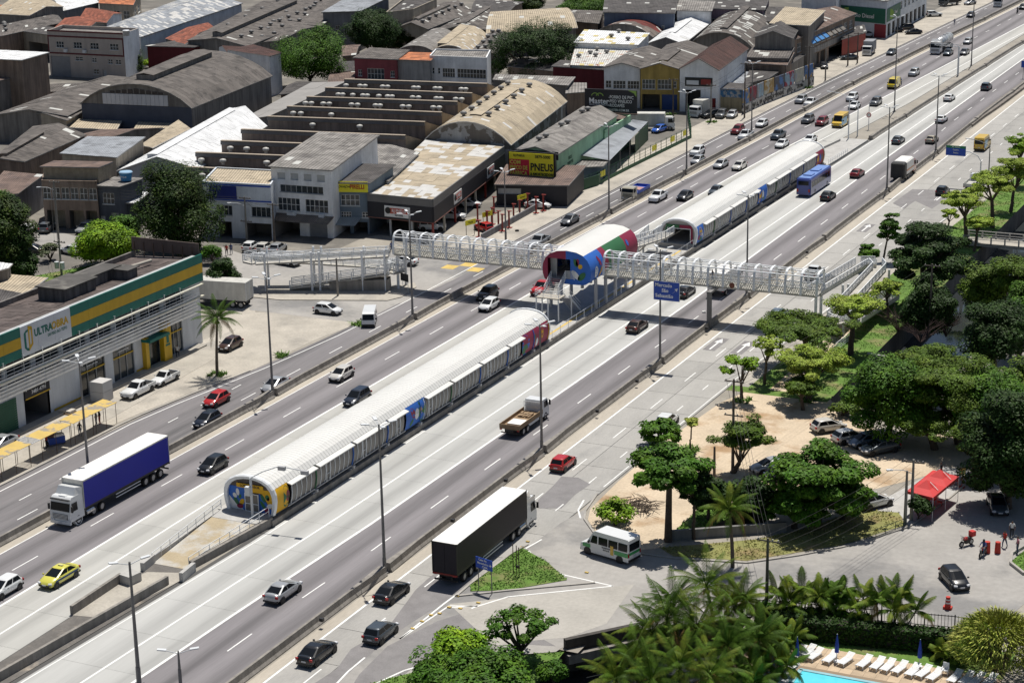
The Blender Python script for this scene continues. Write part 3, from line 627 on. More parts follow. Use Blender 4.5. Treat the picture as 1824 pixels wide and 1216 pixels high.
# ================================================================== MEDIAN, RAILS
mb=MB(); ys=frange(60,141,6)
mb.prism([(LX('bLi',y)+.15,y) for y in ys]+[(LX('bRk',y)-.5,y) for y in reversed(ys)],0,.06); setting('median_island',mb,mat('median_asphalt',(.14,.13,.12),.95,.25,.5,fine=.15,col2=(.36,.31,.25),c2lo=.55,c2hi=.7,c2scale=.35))
mb=MB(); mb.poly([tuple(p) for p in GL([(128,1095),(215,1037),(262,1018),(345,1020),(300,1045),(185,1100)],.075)]); setting('median_paving',mb,m_walk)
rp=MB(); rp.add([(-106.2,141,.08),(-102.4,141,.08),(-101.0,153.4,.9),(-106.6,153.4,.9),(-106.2,141,0),(-102.4,141,0),(-101.0,153.4,0),(-106.6,153.4,0)],[(0,1,2,3),(1,5,6,2),(4,0,3,7)]); setting('station_ramp',rp,mat('ramp_concrete',(.40,.33,.22),.9,.12,.4,fine=.1,bump=.2,col2=(.46,.44,.4),c2lo=.5,c2hi=.6,c2scale=.25))
mb=MB(); mb.quad((-106.6,151.6,.80),(-101.1,151.6,.80),(-100.95,153.5,.905),(-106.65,153.5,.905)); mb.quad((-106.6,153.4,.904),(-101.0,153.4,.904),(-101.0,154.4,.906),(-106.6,154.4,.906)); setting('station_forecourt',mb,m_newc)
def wall_thing(label, pts, h, w, m, name='concrete_wall', cat='wall', z=0, pix=True):
    q=GL(pts) if pix else [Vector((*p,0)) for p in pts]; mb=MB()
    for a,b in zip(q,q[1:]): mb.bar((a.x,a.y,z+h/2),(b.x,b.y,z+h/2),w,h)
    return tag(mb.build(name,m),label,cat)
wall_thing('low stained concrete wall on the left edge of the median nose',[(128,1095),(216,1036)],.9,.3,m_barr)
wall_thing('long low concrete wall along the right edge of the median nose',[(-20,1224),(299,1041)],.9,.3,m_barr)
wall_thing('square concrete block closing the left median wall',[(222,1042),(244,1032)],.95,1.3,m_newc,'concrete_block','block')
wall_thing('pale jersey block at the foot of the left ramp rail',[(254,1018),(274,1002)],.9,.4,m_newc,'jersey_block','block')
wall_thing('pale jersey block at the foot of the right ramp rail',[(323,1036),(346,1017)],.9,.4,m_newc,'jersey_block','block')
def rail(name, label, pts, h=1.0, step=1.6, bars=(1.0,.55), r=.025, m=None, cat='railing', group=None, w=.05):
    """railing along 3-D points: posts and bars as parts"""
    t=E(name,label,cat,tuple(pts[0]),world=True,group=group); bar=MB(); ps=MB()
    for a,b in zip(pts,pts[1:]):
        a=Vector(a); b=Vector(b)
        for hh in bars: bar.bar(a+Vector((0,0,h*hh)),b+Vector((0,0,h*hh)),r*2,r*2)
        n=max(1,round((b-a).length/step))
        for i in range(n+1):
            p=a+(b-a)*i/n; q=MB(); q.bar(p,p+Vector((0,0,h)),w,w); wb(q,'post',m or m_wmetal,t)
    wb(bar,'rail',m or m_wmetal,t); return t
rail('handrail','thin steel handrail on the left side of the near station ramp',[(-106.15,141,.1),(-106.7,153.6,.95)])
rail('handrail','thin steel handrail on the right side of the near station ramp',[(-102.35,141.5,.1),(-101.1,153.6,.95)])
mb=MB(); mb.bar((-102.1,141.5,.3),(-100.9,153.6,.45),.45,.9); tag(mb.build('concrete_wall',m_barr),'sloping side wall under the right ramp rail of the near station','wall')
mb=MB(); mb.bar((-106.3,141.5,.3),(-106.95,153.6,.45),.3,.7); tag(mb.build('concrete_wall',m_newc),'sloping side wall under the left ramp rail of the near station','wall')
# paving between the stations, fence and far median
mb=MB(); mb.prism([(-107.0,220.2),(-100.9,220.2),(-100.9,272.5),(-107.0,272.5)],0,.32); setting('median_platform',mb,m_newc)
mb=MB(); mb.box((-102.4,247,.325),(.35,48,.012)); tag(mb.build('tactile_strip',m_yellow),kind='structure')
mb=MB(); ys=frange(339.4,365,5); mb.prism([(LX('bLi',y)+.2,y) for y in ys]+[(LX('bRk',y)-.4,y) for y in reversed(ys)],0,.3); setting('median_platform',mb,m_newc)
barrier('concrete_barrier','concrete barrier along the middle of the far busway',lambda y:(LX('bRk',y)-.35),[366,391,426,461,500,540,600,700,820],m_barr,.8)
wall_thing('low concrete wall on the busway side of the stations gap',[(-100.7,220.4),(-100.7,272.4)],.75,.25,m_barr,pix=False)
wall_thing('low concrete wall beyond the far station end',[(-106.4,341),(-104.6,362)],.7,.25,m_newc,pix=False)
rail('handrail','thin steel fence on the right edge of the gap between the stations',[(-100.75,220.6,.7),(-100.75,272,.7)],1.15,2.6,(1.0,.1),.012)
rail('handrail','thin steel fence on the right edge beyond the far station',[(-100.2,340,.3),(-99.9,351,.3)],.9,1.2)
# ================================================================== FOOTBRIDGE
BY, BW, BZ, BT = 236.6, 3.0, 5.0, 8.15       # near edge, width, deck underside, crown
m_lace=mat('perforated_cream_panel',(.72,.69,.60),.7,.1,.6,col2=(.42,.40,.35),c2lo=.57,c2hi=.63,c2scale=2.4)
m_deck=mat('footbridge_deck',(.44,.42,.38),.85,.15,.5,streak=.2)
def byo(x): return 0.03*(x+104)*0            # straight bridge
bridge=E('footbridge','long white tubular footbridge crossing the whole expressway','footbridge',(AX,BY,0),world=True)
def hoop(x, wdt=.16):
    pts=[]; h=BT-BZ-.1
    for i in range(13):
        a=PI*i/12; c,s_=math.cos(a),math.sin(a)
        yy=BW/2-math.copysign(abs(c)**.55,c)*(BW/2+.12); zz=BZ+.15+h*abs(s_)**.62
        pts.append((x,BY+yy,zz))
    mb=MB()
    for a,b in zip(pts,pts[1:]): mb.bar(a,b,.1 if wdt<.3 else wdt,wdt if wdt<.3 else .1)
    return mb,pts
LACE={}
def span(x0,x1):
    mb=MB(); mb.box(((x0+x1)/2,BY+BW/2,BZ+.12),(x1-x0,BW,.24)); wb(mb,'deck',m_deck,bridge)
    n=max(1,round((x1-x0)/2.05)); xs=[x0+(x1-x0)*i/n for i in range(n+1)]
    for i,x in enumerate(xs): mb,pts=hoop(x,.3 if i%1==0 else .1); wb(mb,'hoop',m_wmetal,bridge)
    _,pts=hoop(x0)
    for k in (3,4,6,8,9): 
        mb=MB(); mb.tube((x0,pts[k][1],pts[k][2]),(x1,pts[k][1],pts[k][2]),.09 if k in (3,9) else .045,None,6); wb(mb,'top_rail',m_wmetal,bridge)
    for yy in (BY-.06,BY+BW+.06):
        mb=MB()
        for zz in (BZ+1.1,BZ+1.5,BZ+1.9): mb.bar((x0,yy,zz),(x1,yy,zz),.05,.05)
        wb(mb,'side_rail',m_wmetal,bridge)
        for a,b in zip(xs,xs[1:]):
            wd=round(b-a-.3,2)
            if wd not in LACE:
                q=MB(); n=round(wd/.32); s_=wd/n
                for k in range(n): x=-wd/2+k*s_; q.bar((x,0,.04),(x+s_,0,.78),.05,.07); q.bar((x+s_,0,.04),(x,0,.78),.05,.07)
                for z in (.03,.4,.8): q.bar((-wd/2,0,z),(wd/2,0,z),.06,.07)
                LACE[wd]=q.mesh('side_panel',m_lace)
            put('side_panel',LACE[wd],bridge,((a+b)/2-AX,yy-BY,BZ+.25))
    for yy in (BY-.08,BY+BW+.08):
        mb=MB()
        for a,b in zip(xs,xs[1:]): mb.bar((a,yy,BZ+1.05),(b,yy,BZ+2.0),.04); mb.bar((b,yy,BZ+1.05),(a,yy,BZ+2.0),.04)
        wb(mb,'lattice',m_wmetal,bridge)
    br=MB()
    for i,(a,b) in enumerate(zip(xs,xs[1:])):
        p,q=pts[4],pts[8]; s=(p,q) if i%2 else (q,p)
        br.bar((a,s[0][1],s[0][2]),(b,s[1][1],s[1][2]),.05)
    wb(br,'roof_brace',m_wmetal,bridge)
XL,XR=-132.4,-70.8
span(XL,-107.2); span(-100.3,XR)
mb=MB(); mb.tube((-82.2,BY-.1,BZ+.55),(-82.2,BY-.13,BZ+.55),.38,.38,16); wb(mb,'round_plate',flat('plate_brown',(.2,.07,.04)),bridge)
mb=MB(); mb.box((-84.6,234.6,2.45),(.52,.52,4.9)); mb.box((-84.6,236.6,4.85),(.6,4.6,.26)); wb(mb,'pier',mat('pier_concrete',(.2,.195,.19),.8,.12,.5,streak=.3),bridge)
for x,y in ((-71.0,236.9),(-71.0,239.2),(-132.0,236.9),(-132.0,239.2)):
    mb=MB(); mb.tube((x,y,0),(x,y,BZ+.2),.2,.2,10); wb(mb,'pier',m_wmetal,bridge)
# ------------------------------------------------------------------ entrance hall on stilts
TX,TY0,TY1=-104.35,233.4,250.0
hall=E('entrance_hall','colourful tube shaped entrance hall on stilts in the middle of the footbridge','station hall',(TX,TY0,0),world=True)
TH=[(0,4.35),(1.6,4.36),(2.7,4.45),(3.25,4.85),(3.5,5.6),(3.55,6.3),(3.42,7.0),(3.05,7.75),(2.4,8.35),(1.4,8.75),(0,8.9)]
TPR=TH+[(-a,b) for a,b in reversed(TH[1:-1])]
def hallp(i,s=1): return TPR[i%len(TPR)]
def shell(name,m,i0,i1,y0,y1,s=1.0,in_=False):
    mb=MB(); mb.loft([[(TX+a*s,y,6.6+(b-6.6)*s) for a,b in [TPR[k%len(TPR)] for k in range(i0,i1+1)]] for y in (y0,y1)],0,True,closed=False,cap=False); return wb(mb,name,m,hall)
shell('roof',m_roofw,8,12,TY0+.1,TY1-.1)
for y0,y1,m in ((TY0,237.9,m_mb),(237.9,239.4,m_mr),(239.4,245.8,m_mg),(245.8,TY1,m_mr)): shell('side_panel',m,3,8,y0,y1)
for y0,y1,m in ((TY0,237.5,m_mr),(237.5,TY1,m_mb)): shell('side_panel',m,12,17,y0,y1)
shell('underside',m_mb,-3,3,TY0,TY1)
def hside(u,v,off):
    for (a,b),(c,d) in zip(TH[3:],TH[4:]):
        if v<=d: x=a+(c-a)*(v-b)/(d-b); return (TX+x+off,u,v)
    return (TX+2.4,u,v)
for a in [(235.3,5.9,1.1,1.6,0,m_mw),(236.8,5.6,.5,1.6,-.5,m_my),(236.6,7.1,.55,1.6,.5,m_mr),(238.6,6.1,2.0,2.4,0,m_mr),(246.6,7.3,.6,.9,.2,m_mb),(239.4,5.4,.8,1.4,0,m_mg)]: leaf(*a[:5],hside,'mural_shape',a[5],hall,.04)
# front face: ring with a rectangular opening left of centre
ox0,ox1,oz0,oz1=TX-2.75,TX+.55,5.05,7.75
def clipface(cond, pts): return [p for p in pts if cond(p)]
fr2=lambda u,v,off:(TX+u,TY0-off,v)
ring=[(TX+a,b) for a,b in TPR]
def fpoly(pts,m,name='front_panel',off=0): mb=MB(); mb.poly([(x,TY0-off,z) for x,z in pts]); wb(mb,name,m,hall)
R_=[(TX+a,b) for a,b in TH]; L_=[(TX-a,b) for a,b in TH]
fpoly([(ox1,R_[0][1])]+[p for p in R_ if p[0]>ox1]+[(ox1,8.87)],m_mb)
fpoly([(TX-.1,oz1),(ox1,oz1),(ox1,8.87),(TX-.1,8.9)],m_mb)
fpoly([(TX-.1,8.9)]+[L_[k] for k in (9,8,7)]+[(TX-3.0,oz1),(TX-.1,oz1)],m_mr)
fpoly([(ox0,oz1),(TX-3.05,oz1)]+[L_[k] for k in (6,5,4,3)]+[(ox0,4.5)],m_mr)
fpoly([(ox0,oz0),(ox0,4.5)]+[L_[k] for k in (2,1)]+[(TX-.3,4.35),(TX-.3,oz0)],m_mr)
fpoly([(TX-.3,oz0),(TX-.3,4.35),(ox1,4.35),(ox1,oz0)],m_mb)
for a in [(1.35,7.35,.6,1.2,.3,m_mg),(1.6,7.45,.5,1.0,-.1,m_mr),(2.0,6.9,.6,.7,-.6,m_my),(1.3,5.7,.75,1.6,.75,m_mw),(2.2,5.55,.8,1.5,-.75,m_mg)]: leaf(a[0],a[1],a[2],a[3],a[4],fr2,'mural_shape',a[5],hall,.03)
mb=MB(); mb.poly([(x,TY1,z) for x,z in ring]); wb(mb,'rear_panel',m_mr,hall)
mb=MB(); mb.box((TX,(TY0+TY1)/2,5.0),(6.4,TY1-TY0-.2,.1)); wb(mb,'floor',m_newc,hall)
mb=MB(); mb.box((TX-1.7,TY0+.5,6.35),(.06,.06,2.7)); mb.box((TX-2.4,TY0+1.2,6.35),(.9,.06,2.7)); wb(mb,'glazing_post',m_frame,hall)
for y in (235.4,238.8,242.2,246,249):
    for x in (-101.0,-107.6):
        mb=MB(); mb.tube((x,y,.3),(x,y,4.9),.24,.24,10); wb(mb,'stilt',m_stn,hall)
# stairs down from the hall front: upper flight, landing, lower flight
stair=E('staircase','white steel staircase descending from the open front of the entrance hall','stairs',(-106,231,0),world=True)
n=9
for i in range(n):
    t=i/(n-1); mb=MB(); mb.box((-105.55-.0*t,TY0-.15-.27*i,5.0-.17*i),(1.9,.32,.06)); wb(mb,'step',m_newc,stair)
lz=5.0-.17*9
mb=MB(); mb.box((-105.2,229.9,lz-.05),(3.4,2.1,.14)); wb(mb,'landing',m_walk,stair)
for i in range(14):
    mb=MB(); mb.box((-103.7,231.0+.27*i,lz-.18-.2*i),(1.5,.3,.06)); wb(mb,'step',m_stn,stair)
mb=MB()
for x in (-106.55,-104.55):
    mb.bar((x,TY0-.1,4.95),(x,TY0-2.5,lz),.07,.25)
    for h in (1.0,.66,.33): mb.bar((x,TY0-.1,5.0+h),(x,TY0-2.5,lz+h),.05)
    for i in range(5): mb.bar((x,TY0-.1-.6*i,5.0-.37*i),(x,TY0-.1-.6*i,6.0-.37*i),.05)
for x in (-104.4,-102.95):
    mb.bar((x,230.9,lz),(x,234.8,.5),.07,.25)
    for h in (1.0,.5): mb.bar((x,230.9,lz+h),(x,234.8,.5+h),.05)
for h in (1.0,.66,.33):
    mb.bar((-106.9,228.85,lz+h),(-103.5,228.85,lz+h),.05); mb.bar((-106.9,228.85,lz+h),(-106.9,230.95,lz+h),.05); mb.bar((-103.5,228.85,lz+h),(-103.5,230.9,lz+h),.05)
for x in (-106.9,-105.75,-104.6,-103.5): mb.bar((x,228.85,lz),(x,228.85,lz+1),.05)
wb(mb,'balustrade',m_wmetal,stair)
for x,y in ((-106.8,228.95),(-105.1,228.95),(-103.6,228.95),(-106.8,230.8),(-102.9,231.6)):
    mb=MB(); mb.tube((x,y,.3),(x,y,lz),.1,.1,8); wb(mb,'post',m_wmetal,stair)
mb=MB()
for k in range(8): mb.box((-104.6+.75,TY0-.12,5.2+.14*k),(1.35,.05,.05))
mb.box((-104.5,TY0-.12,5.6),(.06,.06,1.2)); mb.box((-103.2,TY0-.12,5.6),(.06,.06,1.2)); wb(mb,'grille',m_wmetal,stair)
# ramp from the hall rear to the far station
def ramp(name,label,pts,w=1.9,posts=(),panel=None,pn=99,supports=True,hh=1.05,rise=True):
    t=E(name,label,'ramp',tuple(pts[0][:2])+(0,),world=True)
    for si,(a,b) in enumerate(zip(pts,pts[1:])):
        a=Vector(a); b=Vector(b); mb=MB(); mb.bar(a,b,w,.22); wb(mb,'deck',m_deck,t)
        n=Vector((b-a)).cross(Vector((0,0,1))).normalized()
        for s in (-1,1):
            o=n*s*(w/2-.05); rl=MB()
            for h in (1.05,.85,.65,.45,.25): rl.bar(a+o+Vector((0,0,h+.1)),b+o+Vector((0,0,h+.1)),.07 if h<1 else .1)
            wb(rl,'rail',m_wmetal,t)
            L=(b-a).length; k=max(1,round(L/1.7))
            for i in range(k+1):
                p=a+(b-a)*i/k+o; q=MB(); q.bar(p,p+Vector((0,0,1.2)),.1,.08); wb(q,'rail_post',m_wmetal,t)
        if panel and si<pn:
            for s in panel:
                o=n*s*(w/2+.02); mb=MB(); mb.bar(a+o+Vector((0,0,.3)),b+o+Vector((0,0,.3)),.04,.5); wb(mb,'side_panel',m_lace,t)
    for x,y,z in posts:
        mb=MB(); mb.tube((x,y,0),(x,y,z),.17,.17,8); wb(mb,'column',m_wmetal,t)
    return t
ramp('ramp','white ramp from the back of the entrance hall down towards the far station',[(-104.2,250,4.9),(-104.2,267,3.0),(-104.2,270.5,3.0)],2.0,[(-104.2,258,4),(-104.2,266,3)])
ramp('ramp','lower return flight of the ramp beside the far station',[(-106.4,270.3,2.9),(-106.4,252,.8)],1.8,[(-106.4,266,2)])
# right hand ramp
ramp('ramp','white switchback ramp at the right end of the footbridge among the trees',[(-71.6,238.2,4.95),(-71.4,259.5,3.6),(-69.6,260.2,3.6),(-68.6,258.4,3.5),(-68.6,237,2.2),(-67.0,235.6,2.2),(-66.0,237.5,2.1),(-66.0,256,.5)],1.9,[(-70.4,247,4.2),(-70.0,248.2,4.0),(-70.2,258.5,3.5),(-67.5,259.5,3.5),(-67.6,238,2.2),(-66.9,248,2.8),(-67.4,249,2.8)],panel=(1,))
# left hand ramp: three flights
A=Vector((-133.0,236.4)); B=Vector((-150.6,229.4)); dv=(B-A).normalized(); nn=Vector((-dv.y,dv.x))  # towards viewer
nn = nn if nn.y<0 else -nn
def lp(p,o,z): q=p+nn*o; return (q.x,q.y,z)
cols=[]
for s in (.03,.20,.52,.58,.93):
    for o,z in ((1.0,5.6-.5*s),(-1.2,5.6)):
        q=A+(B-A)*s+nn*o; cols.append((q.x,q.y,z+.4))
ramp('ramp','white three level switchback ramp at the left end of the footbridge',[lp(A,0,4.95),lp(B,0,3.9),lp(B+dv*1.5,-1.2,3.9),lp(B,-2.6,3.85),lp(A,-2.6,2.5),lp(A-dv*1.4,-1.2,2.5),lp(A,.2,2.45),lp(B*.75+A*.25,.2,.4)],1.9,cols,panel=(1,),pn=2)
mb=MB(); p0=lp(A,.2,0); p1=lp(A*.55+B*.45,.2,0); mb.bar((p0[0],p0[1],.9),(p1[0],p1[1],.6),1.9,1.7); tag(mb.build('concrete_plinth',m_barr),'graffiti marked concrete base under the lowest flight of the left ramp','plinth')
q=G(602,528); t=E('utility_pole','short bare concrete pole in front of the left ramp','pole',(q.x,q.y,0)); MB().tube((0,0,0),(0,0,px_h(602,528,460)),.16,.12,8).build('pole',m_barr,t)
# ------------------------------------------------------------------ bus shelter canopies on the left pavement
m_can=mat('yellow_canopy_sheet',(.56,.40,.12),.8,.14,.6,col2=(.26,.23,.19),c2lo=.53,c2hi=.6,c2scale=.6)
ys=[(142.5,147.6),(148.1,152.6),(153.0,158.3),(159.8,165.2),(165.5,169.3),(169.3,173.6)]
wh=['leftmost, cut by the photo edge','second from the left','third from the left beside the vendor','just right of the vendor','fifth from the left','right end one nearest the white pickups']
for (a,b),wd in zip(ys,wh):
    t=E('bus_shelter','faded yellow bus shelter canopy on thin posts, '+wd,'bus shelter',(-134.9,a,0),group='yellow bus shelter canopies')
    L=b-a
    MB().add([(-1,0,2.62),(1,0,2.5),(1,L,2.5),(-1,L,2.62),(-1,0,2.58),(1,0,2.46),(1,L,2.46),(-1,L,2.58)],[(0,1,2,3),(7,6,5,4),(0,4,5,1),(1,5,6,2),(2,6,7,3),(3,7,4,0)]).build('canopy',m_can,t)
    for x in (-.9,.9):
        for y in (.25,L/2,L-.25): MB().tube((x,y,0),(x,y,2.5),.035,.035,6).build('post',m_rust,t)
mb=MB()
for k in range(6): mb.bar((-135.9,158.3+.28*k,2.6),(-133.9,158.3+.28*k,2.5),.06)
mb.bar((-135.9,158.3,2.6),(-135.9,159.8,2.6),.06); mb.bar((-133.9,158.3,2.5),(-133.9,159.8,2.5),.06)
tag(mb.build('pergola_grid',m_polew),'bare white canopy frame without its sheet between two yellow shelters','canopy frame')
# ================================================================== VEHICLES
PAINT={}
def paint(n,c,metal=.0,rough=.28):
    if n not in PAINT: PAINT[n]=flat('car_paint_'+n,c,rough,var=.03,coat=.7,metal=metal)
    return PAINT[n]
WHT=paint('white',(.72,.73,.73)); SIL=paint('silver',(.42,.43,.44),.35); GRY=paint('grey',(.13,.135,.14),.3); BLK=paint('black',(.012,.013,.015)); DBL=paint('dark_blue',(.016,.021,.035)); RED=paint('red',(.45,.02,.02)); DRD=paint('dark_red',(.2,.012,.015))
YEL=paint('yellow',(.66,.50,.02)); TAX=paint('taxi_yellow',(.64,.60,.10)); BEI=paint('beige',(.33,.29,.22),.2); BLU=paint('blue',(.03,.12,.5)); PRL=paint('pearl',(.58,.56,.52)); SLT=paint('slate',(.07,.085,.1),.3); BRN=paint('brown',(.06,.03,.02)); STB=paint('steel_blue',(.16,.2,.25),.4)
def wheel_mesh(r,w,name='wheel'):
    q=MB(); prof=[(r*.62,-w*.5),(r*.93,-w*.5),(r,-w*.32),(r,w*.32),(r*.93,w*.5),(r*.62,w*.5)]
    n=16; q.loft([[(x,math.cos(2*PI*i/n)*rr,math.sin(2*PI*i/n)*rr) for i in range(n)] for rr,x in prof],0,True,cap=False); me=q.mesh('wheel',m_tyre)
    q=MB(); q.loft([[(x,math.cos(2*PI*i/n)*rr,math.sin(2*PI*i/n)*rr) for i in range(n)] for rr,x in ((r*.64,-w*.4),(r*.64,w*.4))],0,True)
    for k in range(5):
        a=2*PI*k/5; q.box((0,math.cos(a)*r*.33,math.sin(a)*r*.33),(w*.92,r*.14,r*.14),0)
    return me,q.mesh('rim',m_rim)
WH={}
def wheels(t,spots,r=.32,w=.21,rim=True):
    k=(round(r,3),round(w,3))
    if k not in WH: WH[k]=wheel_mesh(r,w)
    for x,y in spots:
        o=put('wheel',WH[k][0],t,(x,y,r))
        if rim: put('rim',WH[k][1],o)
CARS={
 #        L    W    H    deck profile (y,z) rear->front                                                                    greenhouse yb_r,yt_r,yt_f,yb_f, belt
 'hatch':(3.95,1.70,1.50,[(-1.97,.45),(-1.95,.72),(-1.88,.95),(-1.6,1.0),(.8,.96),(1.15,.92),(1.6,.79),(1.86,.62),(1.97,.42)],(-1.88,-1.45,.18,1.22),.95),
 'sedan':(4.45,1.74,1.46,[(-2.22,.5),(-2.2,.78),(-2.08,.98),(-1.5,1.01),(.9,.97),(1.3,.93),(1.75,.83),(2.05,.66),(2.22,.42)],(-1.98,-.95,.12,1.32),.96),
 'suv':  (4.35,1.80,1.68,[(-2.17,.55),(-2.15,.85),(-2.08,1.06),(-1.7,1.1),(.75,1.08),(1.05,1.04),(1.85,.95),(2.1,.78),(2.17,.5)],(-2.08,-1.78,.1,1.08),1.06),
 'pickup':(5.1,1.84,1.74,[(-2.54,.6),(-2.53,.8),(-2.5,.84),(-1.0,.84),(-.95,1.1),(.95,1.1),(1.25,1.06),(2.2,.96),(2.45,.8),(2.54,.5)],(-.98,-.8,.3,1.15),1.1),
 'small_pickup':(4.45,1.68,1.56,[(-2.22,.55),(-2.21,.75),(-2.18,.8),(-.55,.8),(-.5,1.0),(.85,.97),(1.1,.93),(1.8,.8),(2.1,.66),(2.22,.45)],(-.5,-.38,.2,1.0),.98),
 'wagon':(4.4,1.75,1.62,[(-2.2,.5),(-2.18,.8),(-2.1,1.0),(-1.7,1.04),(.75,1.0),(1.05,.96),(1.75,.84),(2.1,.68),(2.2,.45)],(-2.08,-1.78,.3,1.22),1.0),
}
CM={}
def car_parts(kind):
    if kind in CM: return CM[kind]
    L,W,H,deck,(br,tr,tf,bf),belt=CARS[kind]; hw=W/2; P=[]
    def dz(y):
        for (a,b),(c,d) in zip(deck,deck[1:]):
            if y<=c: return b+(d-b)*(y-a)/(c-a)
        return deck[-1][1]
    ys=sorted(set([d[0] for d in deck]+[-L/2+.06,-L/2+.25,-L*.3,-L*.15,0,L*.15,L*.3,L/2-.25,L/2-.06])); rings=[]
    for y in ys:
        e=max(0,(abs(y)-(L/2-.8))/.8); wd=hw*(1-.24*e**2.4); z=dz(y); zb=.24+.1*e*e
        half=[(wd*.84,zb),(wd*.96,zb+.12),(wd,min(.56,z-.12)),(wd*.975,max(z-.16,zb+.15)),(wd*.93,z-.06),(wd*.84,z-.005),(wd*.45,z+.04),(0,z+.05)]
        rings.append([(x,y,zz) for x,zz in half]+[(-x,y,zz) for x,zz in reversed(half[:-1])])
    q=MB(); q.loft(rings,0,True); P.append(('body',q.mesh('body',GRY),'paint',None))
    # cabin
    b2,t2=hw*.91,hw*.73
    def ring(y0,y1,x,z,c=.22):
        return [(x,y0+c,z),(x,(y0+y1)/2,z),(x,y1-c,z),(x-c*.6,y1-c*.25,z),(x*.4,y1,z),(-x*.4,y1,z),(-(x-c*.6),y1-c*.25,z),(-x,y1-c,z),(-x,(y0+y1)/2,z),(-x,y0+c,z),(-(x-c*.6),y0+c*.25,z),(-x*.4,y0,z),(x*.4,y0,z),(x-c*.6,y0+c*.25,z)]
    r0=ring(br,bf,b2,belt-.03); r1=ring(tr,tf,t2,H-.07,.14); r2=ring(tr+.16,tf-.2,t2*.86,H-.015,.12)
    q=MB(); q.loft([r0,r1],0,False,cap=False); q.loft([r1,r2],0,True,cap=False); q.poly([p for p in r2]); P.append(('cabin',q.mesh('cabin',GRY),'paint',None))
    def lerp(a,b,t): return tuple(a[i]+(b[i]-a[i])*t for i in range(3))
    def pane(name,lo,hi,a,b,out):
        q=MB(); pts=[lerp(l,h,t) for l,h,t in zip(lo,hi,a)]
        vs=[(p[0]+out[0],p[1]+out[1],p[2]+out[2]) for p in pts]; n=len(vs)//2
        q.add(vs,[(i,i+1,n+i+1,n+i) for i in range(n-1)]); P.append((name,q.mesh(name,m_glass),None,None))
    F_=[2,3,4,5,6,7]; lo=[r0[i] for i in F_[0:]]; hi=[r1[i] for i in F_]
    q=MB(); A=[lerp(r0[i],r1[i],.08) for i in F_[1:-1]]; B=[lerp(r0[i],r1[i],.93) for i in F_[1:-1]]; o=lambda p,k:(p[0],p[1]+k,p[2]+.012)
    q.add([o(p,.018) for p in A]+[o(p,.018) for p in B],[(0,1,5,4),(1,2,6,5),(2,3,7,6)]); P.append(('windscreen',q.mesh('windscreen',m_glass),None,None))
    Bk=[13,12,11,10]; A=[lerp(r0[i],r1[i],.12) for i in Bk]; B=[lerp(r0[i],r1[i],.9) for i in Bk]
    q=MB(); q.add([o(p,-.018) for p in A]+[o(p,-.018) for p in B],[(0,1,5,4),(1,2,6,5),(2,3,7,6)]); P.append(('rear_window',q.mesh('rear_window',m_glass),None,None))
    # side windows
    span=[(.06,.47),(.52,.93)] if kind not in ('small_pickup',) else [(.15,.92)]
    for s in (1,-1):
        for f0,f1 in span:
            def sp(f,v):
                ya=br+.1+(bf-br-.2)*f; yb=tr+.05+(tf-tr-.1)*f; y=ya+(yb-ya)*v; x=b2+(t2-b2)*v; z=belt-.03+(H-.07-belt+.03)*v
                return (s*(x+.016),y,z)
            q=MB(); q.add([sp(f0,.16),sp(f1,.16),sp(f1,.9),sp(f0,.9)],[(0,1,2,3) if s>0 else (3,2,1,0)]); P.append(('side_window',q.mesh('side_window',m_glass),None,None))
        q=MB(); q.box((s*(hw+.07),bf-.28,belt+.07),(.17,.1,.13)); P.append(('mirror',q.mesh('mirror',GRY),'paint',None))
        q=MB(); q.box((s*(hw*.985),bf-.9,belt-.17),(.05,.16,.03)); P.append(('door_handle',q.mesh('door_handle',m_dark),None,None))
        q=MB(); z0=dz(L/2-.3)-.1; q.add([(s*hw*.93,L/2-.42,z0+.02),(s*hw*.5,L/2-.02,z0-.06),(s*hw*.52,L/2-.09,z0+.08),(s*hw*.92,L/2-.5,z0+.13)],[(0,1,2,3) if s<0 else (3,2,1,0)]); q.box((s*hw*.7,L/2-.13,z0+.0),(hw*.38,.18,.15),-s*.35); P.append(('headlight',q.mesh('headlight',m_head),None,None))
        zt=belt-.16 if kind not in ('pickup','small_pickup') else .72
        q=MB(); q.box((s*hw*.78,-L/2+.055,zt),(hw*.3,.12,.2),s*.2); P.append(('tail_light',q.mesh('tail_light',m_tail),None,None))
    q=MB(); q.box((0,L/2-.03,.42),(hw*1.2,.09,.2)); P.append(('grille',q.mesh('grille',m_dark),None,None))
    q=MB(); q.box((0,-L/2+.01,.62),(.42,.04,.13)); P.append(('number_plate',q.mesh('number_plate',m_plate),None,None)); q=MB(); q.box((0,L/2+.015,.5),(.42,.03,.12)); P.append(('number_plate',q.mesh('number_plate',m_plate),None,None))
    q=MB(); q.box((0,-L/2+.08,.36),(hw*1.7,.2,.16)); q.box((0,0,.25),(W*.92,L*.8,.1)); P.append(('underbody',q.mesh('underbody',m_dark),None,None))
    q=MB(); ax=(-L*.315,L*.325); wr=.31 if H<1.6 else .35
    for y in ax:
        for s in (1,-1): q.tube((s*(hw-.14),y,wr+.02),(s*(hw+.004),y,wr+.02),wr+.075,wr+.07,18)
    P.append(('wheel_arch',q.mesh('wheel_arch',m_dark),None,None))
